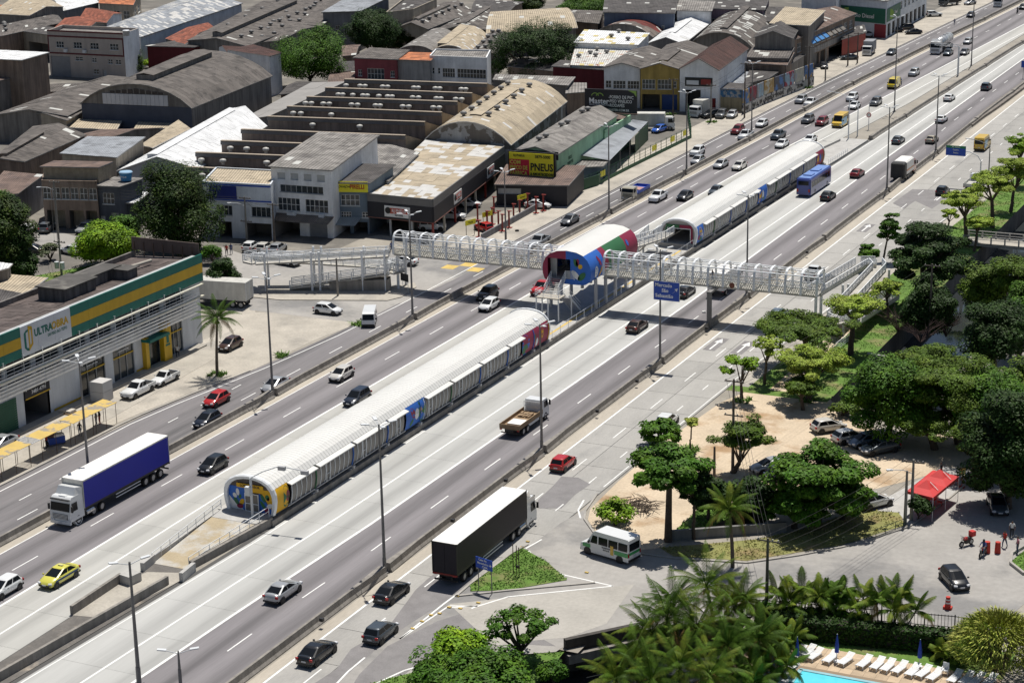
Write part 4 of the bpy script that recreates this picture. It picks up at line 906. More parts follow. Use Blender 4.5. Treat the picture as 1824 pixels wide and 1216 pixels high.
    if kind in ('pickup','small_pickup'):
        y0,y1=(-2.5,-.98) if kind=='pickup' else (-2.18,-.5); zz=deck[2][1]; zt=1.08 if kind=='pickup' else 1.0
        q=MB()
        for s in (1,-1): q.box((s*(hw-.09),(y0+y1)/2,(zz+zt)/2-.1),(.13,y1-y0,zt-zz+.2))
        q.box((0,y0+.05,(zz+zt)/2-.1),(W-.1,.1,zt-zz+.2)); P.append(('bed_side',q.mesh('bed_side',GRY),'paint',None))
        q=MB(); q.box((0,(y0+y1)/2,zz+.06),(W-.3,y1-y0-.05,.06)); P.append(('bed_floor',q.mesh('bed_floor',m_dark),None,None))
    CM[kind]=(P,[(s*(hw-.1),y) for y in ax for s in (1,-1)],wr); return CM[kind]
SKIP={'door_handle','number_plate','mirror','grille'}
def car(kind,px,py,head,pnt,label,cat='car',group='cars on the expressway',pos=None,far=None):
    """car whose middle shows at pixel (px,py); head in degrees: 0 drives away (+y), 180 towards the camera"""
    p=G(px,py,.75) if pos is None else Vector(pos); p.z=.02 if pos is None else pos[2]
    if far is None: far=p.y>300
    P,ws,wr=car_parts(kind); t=E({'hatch':'hatchback_car','sedan':'sedan_car','suv':'suv_car','wagon':'estate_car'}.get(kind,'pickup_truck'),label,cat,p,rad(head),group)
    for n,me,sl,_ in P:
        if far and n in SKIP: continue
        o=put(n,me,t)
        if sl: o.material_slots[0].link='OBJECT'; o.material_slots[0].material=pnt
    wheels(t,ws,wr,.21,not far); return t
gm,gl,gp='cars on the right expressway lanes','cars on the left carriageways','parked cars'
S_=180
for a in [
 # left carriageways, facing the camera
 ('hatch',385,709,S_,RED,'bright red hatchback in front of a black one on the left local road'),
 ('hatch',369,745,S_,DBL,'dark blue hatchback behind the blue trailer beside the left barrier'),
 ('sedan',490,683,S_,SIL,'silver sedan beside the left barrier right of the palm'),
 ('hatch',379,825,S_,BLK,'black hatchback alone in the lane between the blue trailer and the near station'),
 ('sedan',105,1022,S_,TAX,'yellow taxi sedan with a blue stripe at the lower left'),
 ('hatch',6,1043,S_,WHT,'white hatchback cut by the left photo edge beside the taxi'),
 ('hatch',608,664,S_,PRL,'pearl white hatchback in the lane left of the near station'),
 ('wagon',636,706,S_,DBL,'dark blue estate car partly hidden by the near station roof'),
 ('suv',868,522,S_,BLK,'black suv under the footbridge shadow next to a white hatchback'),
 ('hatch',871,541,S_,WHT,'white hatchback crossing the footbridge shadow on the left lanes'),
 ('pickup',966,512,S_,RED,'red pickup passing behind the entrance hall staircase'),
 ('sedan',1015,390,S_,GRY,'grey sedan on the left local road beside the sandy verge'),
 ('pickup',960,429,S_,SIL,'silver double cab pickup left of the entrance hall roof'),
 ('pickup',1172,349,S_,WHT,'white pickup with orange trim beside the small flatbed'),
 ('sedan',1220,347,S_,BLK,'black sedan right of the orange trimmed pickup'),
 ('sedan',1276,338,S_,SLT,'dark car half hidden behind the far station roof'),
 ('sedan',1284,291,S_,SIL,'silver grey sedan nearest the barrier left of the far station'),
 ('sedan',1317,294,S_,PRL,'pale silver sedan in the lane beside the far station'),
 ('suv',1242,269,S_,WHT,'white suv, upper one of the pair near the green fence'),
 ('hatch',1243,284,S_,SIL,'silver hatchback, lower one of the pair near the green fence'),
 ('suv',1314,231,S_,DRD,'dark red suv on the left local road by a white pickup'),
 ('pickup',1328,240,S_,WHT,'white pickup on the local road below the dark red suv'),
 ('hatch',1357,219,S_,WHT,'white hatchback right of the dark red suv'),
 ('pickup',1386,240,S_,SLT,'dark grey pickup above a white sedan near the far station'),
 ('sedan',1393,255,S_,WHT,'white sedan directly below the dark grey pickup'),
 ('suv',1439,212,S_,GRY,'dark grey suv left of the dark red suv in the left lanes'),
 ('suv',1464,216,S_,DRD,'dark red suv beside the yellow and blue minibus'),
 ('sedan',1443,247,S_,WHT,'white sedan just above the far station roof end'),
 ('suv',1427,177,S_,SIL,'silver suv beside the mural wall on the local road'),
 ('pickup',1444,182,S_,WHT,'white pickup right behind the silver suv on the local road'),
 ('suv',1518,173,S_,WHT,'white suv left of the grey suv in the far lanes'),
 ('sedan',1522,187,S_,WHT,'white sedan below the white suv in the far lanes'),
 ('suv',1560,181,S_,GRY,'grey suv in the far busway edge lane'),
 ('suv',1628,129,S_,SIL,'silver blue suv right of the yellow van in the distance'),
 ('sedan',1588,92,S_,SLT,'dark sedan alone on the distant local road'),
 ('sedan',1689,93,S_,SLT,'grey sedan in front of the tanker truck'),
 ('sedan',1718,92,S_,GRY,'dark grey sedan on the busway lane right of the tanker'),
 ('hatch',1724,73,S_,SIL,'silver hatchback behind the tanker truck'),
 ('hatch',1729,26,S_,DBL,'dark blue hatchback far up the local road'),
 ('hatch',1822,12,S_,BLK,'black car cut by the top right photo edge')]: car(*a[:5],a[5],group=gl)
for a in [
 ('sedan',504,1048,0,SIL,'silver sedan straddling the busway edge line at the bottom'),
 ('sedan',698,1050,0,BLK,'black sedan nearest the right barrier behind the black trailer'),
 ('hatch',678,1121,0,SLT,'dark slate hatchback on the patched asphalt near the gore'),
 ('sedan',565,1157,0,BLK,'shiny black sedan lowest in the photo on the service road'),
 ('hatch',1003,821,0,RED,'red hatchback on the service road seen from behind'),
 ('sedan',1135,578,0,BRN,'dark brown sedan on the busway below the footbridge shadow'),
 ('sedan',1221,517,0,BLK,'black sedan behind the big blue sign'),
 ('pickup',1451,484,0,WHT,'white pickup behind the right end of the footbridge'),
 ('suv',1472,498,0,SLT,'dark suv half hidden by the right end of the footbridge'),
 ('hatch',1387,558,0,STB,'blue grey hatchback above the feathery trees on the service road'),
 ('hatch',1188,746,0,WHT,'white hatchback hidden behind the small almond tree'),
 ('sedan',1475,347,0,BLK,'black sedan next to the blue bus'),
 ('sedan',1527,307,0,DRD,'dark red sedan right of the blue bus'),
 ('hatch',1679,338,0,BLK,'black hatchback on the service road near the white flatbed'),
 ('sedan',1600,248,0,SLT,'slate grey sedan above the garbage truck'),
 ('sedan',1660,247,0,BEI,'beige sedan in the right expressway lanes'),
 ('sedan',1677,211,0,WHT,'white sedan behind a street light in the far right lanes'),
 ('sedan',1691,173,0,WHT,'white sedan alone on the far right busway'),
 ('suv',1757,154,0,SLT,'dark suv farthest up the right expressway lanes')]: car(*a[:5],a[5],group=gm)
for a in [
 ('pickup',245,692,S_,WHT,'white double cab pickup parked with a covered bed on the apron'),
 ('small_pickup',293,671,S_,WHT,'white single cab pickup with an open black bed on the apron'),
 ('hatch',410,611,S_,BRN,'dark brown hatchback parked behind the coconut palm'),
 ('hatch',584,549,-90,WHT,'white hatchback driving across the side street mouth'),
 ('sedan',718,463,95,WHT,'white sedan parked beside the yellow checkered paint'),
 ('small_pickup',512,463,80,WHT,'white pickup seen through the left ramp railings'),
 ('hatch',447,437,10,WHT,'leftmost of three white cars parked behind the left ramp'),
 ('hatch',471,439,10,PRL,'middle of three pale cars parked behind the left ramp'),
 ('hatch',495,440,10,SIL,'rightmost of three pale cars parked behind the left ramp'),
 ('suv',84,404,20,GRY,'grey suv parked in the shade of the brown house'),
 ('wagon',152,405,190,SIL,'silver estate car parked in front of the brown house garage'),
 ('hatch',50,406,20,WHT,'white car half hidden behind the left edge trees'),
 ('sedan',54,443,100,BLK,'black car at the side of the left edge trees'),
 ('hatch',127,444,80,WHT,'white car half hidden behind the bright green round tree'),
 ('sedan',2,787,S_,SIL,'silver sedan cut by the left edge below the store corner'),
 ('suv',770,402,-70,WHT,'white suv parked under the front of the tyre shop'),
 ('suv',806,383,-80,WHT,'white suv on a lift inside the tyre shop'),
 ('hatch',836,361,-80,WHT,'white hatchback deeper inside the tyre shop'),
 ('hatch',862,403,60,RED,'red car with its bonnet up between the red lifts'),
 ('sedan',958,363,-80,WHT,'white sedan standing between red lift columns in the yard'),
 ('hatch',1174,229,170,BLU,'small bright blue car beside the parked white box truck'),
 ('suv',1266,203,150,BLK,'black car parked left of the two grey ones by the workshop'),
 ('suv',1285,203,185,GRY,'dark grey suv parked in front of the torn blue poster'),
 ('hatch',1304,203,185,SIL,'silver hatchback parked at the end of the workshop row'),
 ('sedan',1468,116,200,BLK,'black car parked in the shade of the derelict building'),
 ('sedan',1512,101,120,SLT,'slate car parked across the pavement by the derelict building'),
 ('sedan',1549,60,190,SIL,'silver car parked by the red shop corner'),
 ('sedan',1594,53,120,BLK,'black car parked in front of the fuel store, left one'),
 ('suv',1613,48,120,BLK,'black suv parked in front of the fuel store, middle one'),
 ('sedan',1627,56,120,BLK,'black sedan parked in front of the fuel store, right one'),
 ('suv',1664,25,-60,WHT,'white suv parked far off by the shop row'),
 ('sedan',1728,4,160,SIL,'silver car at the very top of the photo'),
 ('hatch',1476,756,-45,PRL,'pale hatchback alone on the sandy lot'),
 ('hatch',1513,775,-40,SIL,'silver hatchback, first of three parked under the big tree'),
 ('hatch',1541,782,140,STB,'blue grey car, middle of three parked under the big tree'),
 ('sedan',1567,794,140,SLT,'slate sedan, last of three parked under the big tree'),
 ('sedan',1372,827,140,SIL,'silver car under the almond tree at the lot edge'),
 ('sedan',1398,838,140,SLT,'dark slate car under the almond tree at the lot edge'),
 ('hatch',1558,889,-35,WHT,'white hatchback on the paving beside the red tent'),
 ('hatch',1700,1027,215,BLK,'black hatchback on the side street near the red barrier'),
 ('sedan',1777,895,200,SLT,'dark sedan in the shade at the right of the side street'),
 ('sedan',1825,676,200,STB,'grey car cut by the right photo edge among the trees')]: car(*a[:5],a[5],group=gp)
# taxi stripe and roof light
tx=[o for o in COL.objects if o.get('label','').startswith('yellow taxi')][0]
for s in (1,-1): MB().box((s*.875,-.1,.72),(.03,3.3,.16)).build('side_stripe',flat('taxi_stripe',(.02,.06,.16)),tx)
MB().box((0,-.35,1.5),(.5,.18,.12)).build('roof_light',flat('taxi_lamp',(.6,.58,.3)),tx)
# ------------------------------------------------------------------ vans, bus, trucks
def bx(t,name,c,d,m,bev=.0,taper=None):
    """box part with chamfered top edges; taper=(front top inset)"""
    x,y,z=d[0]/2,d[1]/2,d[2]; b=bev; tf=taper or 0
    def rr(xx,y0,y1,zz,k): return [(xx-k,y0,zz),(xx,y0+k,zz),(xx,y1-k,zz),(xx-k,y1,zz),(-xx+k,y1,zz),(-xx,y1-k,zz),(-xx,y0+k,zz),(-xx+k,y0,zz)]
    k=max(b,.02); q=MB()
    rg=[rr(x,-y,y,0,k),rr(x,-y,y-tf*.0,z*.45,k),rr(x-.02,-y,y-tf*.9,z-b,k),rr(x-b,-y+b,y-tf-b,z,k)]
    q.loft(rg,0,False); o=q.build(name,m,t); o.location=(c[0],c[1],c[2]); return o
def panes(t,name,quads,m=None,part=None):
    for vs in quads:
        q=MB(); q.add(vs,[(0,1,2,3)]); q.build(name,m or m_glass,part or t)
def van(px,py,head,label,L,W,H,body,hood=.75,cat='van',group='vans and minibuses',lower=None,extra=None,gl=True,pos=None,z0=.3):
    p=G(px,py,1.1) if pos is None else Vector(pos); p.z=.02
    t=E('van',label,cat,p,rad(head),group); hw=W/2; y0,y1=-L/2,L/2
    prof=[(y0,z0),(y1-.12,z0),(y1,z0+.25),(y1-.08,z0+.75),(y1-hood,1.12*H/2.3),(y1-hood-.75,H-.12),(y1-hood-1.0,H),(y0+.12,H),(y0,H-.1)]
    if hood<.2: prof=[(y0,z0),(y1-.05,z0),(y1,z0+.25),(y1-.02,1.0),(y1-.38,H-.18),(y1-.7,H),(y0+.12,H),(y0,H-.12)]
    q=MB(); n=len(prof); ins=lambda z:(.0 if z<1.1 else .09*(z-1.1)/(H-1.1))+.0
    vs=[(hw-ins(z),y,z) for y,z in prof]+[(-hw+ins(z),y,z) for y,z in prof]
    q.add(vs,[tuple(range(n-1,-1,-1)),tuple(range(n,2*n))]+[(i,(i+1)%n,n+(i+1)%n,n+i) for i in range(n)]); q.build('body',body,t)
    if hood<.2: a,b=(y1-.02,1.0),(y1-.38,H-.18)
    else: a,b=(y1-hood,1.12*H/2.3),(y1-hood-.75,H-.12)
    def wl(u,x): return (x*(hw-ins(a[1]+(b[1]-a[1])*u)-.1),a[0]+(b[0]-a[0])*u+.025,a[1]+(b[1]-a[1])*u+.02)
    panes(t,'windscreen',[[wl(.08,-1),wl(.08,1),wl(.92,1),wl(.92,-1)]])
    zb=H*.52; zt=H*.82
    cols=[(y1-hood-1.25,y1-hood-.45)]
    if gl:
        yy=y1-hood-1.4
        while yy-1.0>y0+.1: cols.append((yy-1.05,yy)); yy-=1.15
    for s in (1,-1):
        for c0,c1 in cols:
            vs=[(s*(hw-ins(z)+.015),y,z) for y,z in ((c0,zb),(c1,zb),(c1-(.25 if c1>y1-hood-.6 else 0),zt),(c0,zt))]
            panes(t,'side_window',[vs if s>0 else vs[::-1]])
        MB().box((s*(hw-.2),y1-.06,z0+.42),(.3,.14,.18)).build('headlight',m_head,t); MB().box((s*(hw-.1),y0,.95),(.16,.06,.4)).build('tail_light',m_tail,t); MB().box((s*(hw+.12),y1-hood-.35,zb+.1),(.18,.1,.25)).build('mirror',m_dark,t)
    if gl: panes(t,'rear_window',[[(hw-.2,y0-.015,zb),(-hw+.2,y0-.015,zb),(-hw+.2,y0-.015,zt),(hw-.2,y0-.015,zt)]])
    MB().box((0,y1-.02,z0+.1),(W*.95,.12,.22)).box((0,y0,z0+.1),(W*.95,.12,.22)).build('bumper',m_dark,t); MB().box((0,y0-.03,.75),(.42,.03,.13)).build('number_plate',m_plate,t)
    q=MB()
    for y in (y1-.85,y0+1.0):
        for s in (1,-1): q.tube((s*(hw-.1),y,.36),(s*(hw+.006),y,.36),.43,.42,16)
    q.build('wheel_arch',m_dark,t); wheels(t,[(s*(hw-.11),y) for s in (1,-1) for y in (y1-.85,y0+1.0)],.34,.22)
    if lower:
        for (ya,yb,za,zb2,mm) in lower:
            for s in (1,-1): MB().box((s*(hw+.008),(ya+yb)/2,(za+zb2)/2),(.02,yb-ya,zb2-za)).build('paint_band',mm,t)
    return t
m_vg=flat('van_green',(.03,.30,.08),.35,coat=.5); m_skyb=flat('van_sky_blue',(.08,.35,.55),.35,coat=.5); m_vy=flat('van_yellow',(.65,.42,.04),.35,coat=.5); m_or=flat('trim_orange',(.6,.2,.03),.4)
v=van(1087,970,90-14,'white and green school minibus turning on the side street',5.6,2.0,2.5,WHT,lower=[(-2.78,-1.2,.75,1.15,m_vg),(1.6,2.5,.75,1.1,m_vg),(-1.1,-.75,.6,1.5,m_vy)])
MB().box((0,2.45,.98),(1.7,.6,.06)).build('bonnet_panel',m_vg,v); MB().box((0,-2.815,1.05),(1.6,.03,.25)).build('paint_band',m_vg,v)
for s in (1,-1):
    for k,tx_ in enumerate(('TRANSPORTE','ESCOLAR')): text(tx_,.17,m_txtk,v,plane_mtx((s*1.014,-.25,1.1-.22*k),(0,s,0),(0,0,1)),.004)
van(658,562,205,'old white rounded microbus heading down the local road',4.5,1.75,2.0,WHT,hood=.12)
v=van(1497,215,180,'yellow and light blue minibus in the left expressway lanes',5.6,2.0,2.5,m_vy,lower=[(-1.0,2.5,.6,1.9,m_skyb)])
v=van(1750,255,0,'yellow roofed blue minibus on the far service road',5.6,2.0,2.6,m_vy,lower=[(-2.7,-.5,.6,1.9,m_skyb)])
van(1592,148,180,'yellow delivery van in the distance left of a motorcycle',4.6,1.85,2.2,YEL,gl=False)
van(940,352,-95,'white high roof van parked in the tyre shop yard',4.6,1.9,2.3,WHT,gl=False)
# blue city bus
p=G(1450,322,1.6); p.z=.02; t=E('city_bus','dark blue city bus passing the far station, seen from behind','bus',p,0)
m_bus=flat('bus_blue',(.035,.06,.26),.3,coat=.6); m_busr=flat('bus_roof_blue',(.16,.26,.55),.4)
bx(t,'body',(0,0,.35),(2.5,12,2.8),m_bus,.18); MB().box((0,0,3.17),(2.1,11.3,.06)).build('roof_panel',m_busr,t)
for y in (-3,1): MB().box((0,y,3.28),(1.5,1.8,.22)).build('roof_hatch',m_busr,t)
for s in (1,-1):
    for k in range(7): panes(t,'side_window',[[(s*1.265,-5.3+1.5*k,1.55),(s*1.265,-4.0+1.5*k,1.55),(s*1.262,-4.0+1.5*k,2.5),(s*1.262,-5.3+1.5*k,2.5)][::s]])
    MB().box((s*1.0,-6.0,1.1),(.3,.06,.5)).build('tail_light',m_tail,t)
panes(t,'rear_window',[[(.9,-6.02,2.0),(-.9,-6.02,2.0),(-.9,-6.02,2.7),(.9,-6.02,2.7)]]); panes(t,'windscreen',[[(-1.1,6.02,1.3),(1.1,6.02,1.3),(1.1,6.0,2.7),(-1.1,6.0,2.7)]])
wheels(t,[(s*1.12,y) for s in (1,-1) for y in (-3.4,3.6)],.48,.28)
# --- trucks
def cab(t,y1,W,H,m,L=2.2,z0=.55,visor=False,fair=0):
    """cab-over-engine cab, front face at y1"""
    hw=W/2; prof=[(y1-L,z0),(y1-.05,z0),(y1,z0+.5),(y1-.04,z0+1.0),(y1-.28,H-.18),(y1-.5,H),(y1-L,H)]
    q=MB(); n=len(prof); ins=lambda z:max(0,(z-1.4))*.05
    q.add([(hw-ins(z),y,z) for y,z in prof]+[(-hw+ins(z),y,z) for y,z in prof],[tuple(range(n-1,-1,-1)),tuple(range(n,2*n))]+[(i,(i+1)%n,n+(i+1)%n,n+i) for i in range(n)])
    c=q.build('cab',m,t); a,b=(y1-.04,z0+1.0),(y1-.28,H-.18); wl=lambda u,x:(x*(hw-.1),a[0]+(b[0]-a[0])*u+.025,a[1]+(b[1]-a[1])*u+.01)
    top=.92 if H<2.9 else .7
    panes(t,'windscreen',[[wl(.05,-1),wl(.05,1),wl(top,1),wl(top,-1)]],part=c)
    for s in (1,-1):
        z_a,z_b=z0+1.0,min(H-.25,z0+1.85); vs=[(s*(hw-ins(z)+.015),y,z) for y,z in ((y1-1.25,z_a),(y1-.25,z_a),(y1-.4,z_b),(y1-1.25,z_b))]; panes(t,'side_window',[vs if s>0 else vs[::-1]],part=c)
        MB().box((s*(hw+.17),y1-.15,z0+1.35),(.2,.12,.6)).bar((s*hw,y1-.25,z0+1.7),(s*(hw+.17),y1-.15,z0+1.6),.04).build('mirror',m_dark,c)
        MB().box((s*(hw-.3),y1-.0,z0+.12),(.45,.1,.2)).build('headlight',m_head,c)
        MB().box((s*(hw-.12),y1-L+1.0,z0-.08),(.3,1.0,.14)).build('step',m_dark,c)
    q=MB(); q.box((0,y1+.01,z0+.5),(W*.72,.05,.55)); q.build('grille',m_dark,c); q=MB()
    for k in range(4): q.box((0,y1+.045,z0+.3+.14*k),(W*.7,.03,.06))
    q.build('grille_bar',m,c)
    MB().box((0,y1-.05,z0-.12),(W*.98,.25,.3)).build('bumper',m,c); MB().box((0,y1+.09,z0-.1),(.42,.03,.13)).build('number_plate',m_plate,c)
    if visor: MB().box((0,y1-.2,H-.2),(W*.9,.35,.08)).build('sun_visor',m_dark,c)
    if fair:
        q=MB(); q.add([(-hw*.9,y1-1.0,H),(hw*.9,y1-1.0,H),(hw*.95,y1-L,H),(-hw*.95,y1-L,H),(-hw*.82,y1-1.35,H+fair),(hw*.82,y1-1.35,H+fair),(hw*.95,y1-L,H+fair*.8),(-hw*.95,y1-L,H+fair*.8)],[(0,1,5,4),(1,2,6,5),(2,3,7,6),(3,0,4,7),(4,5,6,7)]); q.build('roof_fairing',m,c)
        MB().box((0,y1-.75,H+.03),(.8,.5,.06)).build('roof_hatch',m,c)
    return c
def chassis(t,y0,y1,W=.9,z=.9): MB().box((0,(y0+y1)/2,z),(W,y1-y0,.25)).build('chassis',m_dark,t)
m_curt=mat('blue_curtain_side',(.004,.010,.33),.55,.06,.5,bump=.15,bscale=1.2); m_bcurt=mat('black_curtain_side',(.012,.010,.018),.6,.1,.5,bump=.15,bscale=1.2); m_troof=flat('trailer_roof_white',(.78,.76,.73),.6,var=.04)
m_galv=mat('trailer_panel_white',(.55,.54,.5),.6,.12,1,streak=.2)
def semi(px,py,z,head,label,side_m,cabm,long=14.6):
    """articulated lorry; pixel gives the middle of the trailer roof at height z"""
    p=G(px,py,z); p.z=.02; t=E('articulated_truck',label,'truck',p,rad(head)); W=2.55; h=long/2
    MB().box((0,0,1.25),(W,long,.22)).build('trailer_floor',m_dark,t)
    for s in (1,-1): MB().box((s*(W/2-.02),0,(1.36+z-.12)/2),(.04,long-.1,z-.12-1.36)).build('curtain',side_m,t)
    q=MB(); q.box((0,0,z-.05),(W+.02,long,.1)); q.build('trailer_roof',m_troof,t)
    q=MB()
    for k in range(15): q.box((0,-h+.6+k*(long-1.2)/14,z+.004),(W-.1,.05,.02))
    q.build('roof_bow',m_troof,t)
    MB().box((0,h-.03,(1.36+z-.1)/2),(W,.06,z-1.46)).build('front_wall',m_galv,t)
    for s in (1,-1): MB().box((s*W/4,-h+.02,(1.3+z-.1)/2),(W/2-.03,.06,z-1.4)).build('rear_door',side_m,t)
    q=MB()
    for s in (1,-1): q.box((s*(W/2-.04),-h+.0,(1.3+z)/2),(.1,.1,z-1.3)); q.box((s*(W/2-.04),h,(1.3+z)/2),(.1,.1,z-1.3)); q.box((s*(W/2),0,z-.1),(.06,long,.12))
    q.box((0,-h,z-.1),(W,.1,.15)); q.build('corner_frame',m_dark if side_m is m_bcurt else m_galv,t)
    MB().box((0,-h,1.15),(W,.1,.16)).build('rear_sill',m_red,t)
    for s in (1,-1): MB().box((s*1.0,-h-.06,1.12),(.35,.06,.14)).build('tail_light',m_tail,t)
    MB().box((0,-h+.1,.55),(2.3,.1,.14)).bar((-.6,-h+.1,.55),(-.6,-h+.3,1.2),.1).bar((.6,-h+.1,.55),(.6,-h+.3,1.2),.1).build('underrun_bar',m_dark,t)
    for s in (1,-1):
        q=MB()
        for zz in (.62,.95): q.box((s*(W/2-.06),0,zz),(.05,4.2,.1))
        q.build('side_guard',m_polew,t)
    chassis(t,-h+.3,h-1.5)
    wheels(t,[(s*1.05,-h+1.6+1.3*k) for s in (1,-1) for k in (0,1,2)],.5,.34)
    ty=h+1.95
    chassis(t,h-3.2,ty,.9,.85); c=cab(t,ty+.35,2.5,3.05,cabm,2.25,.6,True,.75)
    for s in (1,-1):
        MB().tube((s*1.0,h-1.5,.72),(s*1.0,h-.3,.72),.32,.32,14).build('fuel_tank',m_chrome,t)
    wheels(t,[(s*1.05,h-2.9+1.35*k) for s in (1,-1) for k in (0,1)]+[(s*1.08,ty-.95) for s in (1,-1)],.5,.32)
    for s in (1,-1): MB().tube((s*.9,ty-.95,.52),(s*1.24,ty-.95,.52),.62,.6,16).build('wheel_arch',cabm,t)
    return t
semi(207,811.5,4.25,180,'white cab truck with a blue curtain sided trailer at the lower left',m_curt,WHT)
semi(856,916,4.25,0,'white cab truck with a long black curtain trailer on the service road',m_bcurt,WHT,14.9)
def rigid(px,py,head,label,L,cabm,H=2.5,kind='flat',boxm=None,cargo=None,zc=1.3,group='trucks'):
    p=G(px,py,zc); p.z=.02; t=E('truck',label,'truck',p,rad(head),group); h=L/2; W=2.3
    cl=1.75; c=cab(t,h,W-.1,H,cabm,cl,.55); chassis(t,-h,h-.5)
    y0,y1=-h,h-cl-.15
    if kind=='box':
        bx(t,'cargo_box',(0,(y0+y1)/2,1.0),(W+.1,y1-y0,2.35),boxm or m_galv,.03)
        MB().box((0,y0-.02,2.1),(.06,.04,2.1)).build('door_seam',m_dark,t)
    elif kind=='flat':
        MB().box((0,(y0+y1)/2,1.1),(W+.1,y1-y0,.14)).build('bed_floor',boxm or m_wood,t)
        for s in (1,-1): MB().box((s*(W/2+.03),(y0+y1)/2,1.36),(.06,y1-y0,.42)).build('side_board',boxm or m_wood,t)
        MB().box((0,y0+.03,1.36),(W,.06,.42)).build('tail_board',boxm or m_wood,t)
        q=MB()
        for x in [-1.1+.22*k for k in range(11)]: q.box((x,y1-.04,1.75),(.04,.04,1.2))
        for z in (1.3,1.8,2.3): q.box((0,y1-.04,z),(W,.05,.05))
        q.build('headboard',m_polew,t)
    q=MB()
    for k in (1,-1): q.box((k*1.05,-h+.05,.95),(.28,.06,.14))
    q.build('tail_light',m_tail,t); MB().box((0,-h+.1,.6),(2.1,.08,.12)).build('underrun_bar',m_dark,t)
    for s in (1,-1): MB().box((s*1.05,.0,.75),(.05,L*.35,.3)).build('side_guard',m_polew,t)
    wheels(t,[(s*.95,h-.9) for s in (1,-1)]+[(s*.95,-h+1.5) for s in (1,-1)]+([(s*.95,-h+2.6) for s in (1,-1)] if L>8 else []),.46,.3)
    return t
t=rigid(935,741,0,'white flatbed truck carrying timber and sacks on the right expressway',8.2,WHT)
for k in range(10): MB().box((-.75+.3*(k%5)+R.uniform(-.04,.04),.15+.75*(k//5),1.26+.07*(k%2)),(.26,.7,.14),R.uniform(-.1,.1)).build('timber_piece',m_wood,t)
MB().box((.1,-2.2,1.26),(1.7,1.7,.2)).build('white_sheet',m_white,t)
m_tbl=flat('truck_bed_blue',(.03,.09,.45),.45)
t=rigid(1132,338,180,'small truck with a cream cab and a blue flat bed on the local road',7.4,paint('cream',(.5,.46,.36)),2.35,'flat',m_tbl)
MB().box((0,-1.2,1.25),(1.6,2.2,.14)).build('pallet_load',mat('pallet_board',(.42,.24,.2),.8,.2,1),t)
rigid(1291,491,0,'truck with a tall white box body half hidden behind the footbridge',7.6,WHT,2.6,'box',m_troof,zc=2.2)
rigid(1736,324,0,'white flatbed truck with an empty bed on the far service road',6.4,WHT,2.3,'flat',m_galv)
rigid(1163,213,-72,'white box truck parked in the green fenced yard',8.6,WHT,2.6,'box',m_galv,zc=2.0,group='parked box trucks')
rigid(1247,191,170,'small white box truck parked at the workshop door',5.6,WHT,2.3,'box',m_galv,zc=1.8,group='parked box trucks')
rigid(1548,84,185,'grey box truck parked beside the derelict building corner',6.4,WHT,2.4,'box',flat('box_grey',(.25,.26,.28)),zc=1.8,group='parked box trucks')
rigid(1692,2,150,'dark truck standing at the top edge of the photo',7,SLT,2.6,'flat',m_dark)
rigid(1778,-2,190,'white bus like truck at the top right edge of the photo',8,WHT,2.6,'box',m_troof,zc=2)
# semi trailer body parked by the left ramp
q=G(405,520,1.9); t=E('box_trailer','parked white box trailer behind the dark round tree','trailer',(q.x,q.y,0),rad(-81))
bx(t,'cargo_box',(0,-1.2,1.1),(2.5,9,2.6),m_galv,.03); MB().box((0,-1.2,1.0),(2.3,9,.2)).build('chassis',m_dark,t); MB().box((0,3.33,2.4),(.07,.04,2.4)).box((1.2,3.33,2.4),(.08,.05,2.5)).box((-1.2,3.33,2.4),(.08,.05,2.5)).build('door_frame',m_polew,t)
wheels(t,[(s*1.0,y) for s in (1,-1) for y in (1.2,2.4)],.48,.3)
# garbage truck
p=G(1610,298,1.7); p.z=.02; t=E('garbage_truck','garbage truck with a white hopper and dark red cab beside the right barrier','truck',p,0)
cab(t,4.2,2.3,2.6,DRD,1.8,.6); chassis(t,-4,3.8); bx(t,'hopper',(0,-.2,1.0),(2.45,5.0,2.3),m_troof,.25); bx(t,'tailgate',(0,-3.5,.6),(2.5,1.7,2.65),mat('hopper_black',(.03,.03,.03),.6,.2,1),.2); MB().box((0,-4.18,1.1),(1.9,.08,.7)).build('loading_mouth',m_rust,t)
MB().box((1.24,-.3,1.7),(.03,4.5,.22)).box((-1.24,-.3,1.7),(.03,4.5,.22)).build('side_stripe',m_or,t); wheels(t,[(s*.98,y) for s in (1,-1) for y in (3.2,-1.2,-2.4)],.48,.3)
# tanker
p=G(1679,77,1.8); p.z=.02; t=E('tanker_truck','white cab tanker truck with a silver tank far up the left lanes','truck',p,rad(180))
cab(t,7.6,2.5,3.1,WHT,2.3,.6,True,.5); chassis(t,-7,7); mt=mat('tank_silver',(.55,.56,.57),.3,.08,1,metal=.5)
q=MB(); q.loft([[(r*math.cos(a),y,2.4+r*math.sin(a)) for a in [2*PI*i/14 for i in range(14)]] for y,r in ((-6.9,.5),(-6.6,1.15),(4.2,1.15),(4.5,.5))],0,True); q.build('tank',mt,t)
for y in (-4.4,-1.7,1.0,3.4): MB().tube((0,y,3.5),(0,y,3.72),.35,.35,12).build('manhole',mt,t)
q=MB()
for y in (-5.5,-3,-.5,2): q.loft([[(r*math.cos(a),yy,2.4+r*math.sin(a)) for a in [2*PI*i/14 for i in range(14)]] for yy,r in ((y-.05,1.18),(y+.05,1.18))],0,True,cap=False)
q.build('tank_band',m_dark,t); wheels(t,[(s*1.05,y) for s in (1,-1) for y in (-5.6,-4.3,1.6,3.0,6.4)],.5,.32)
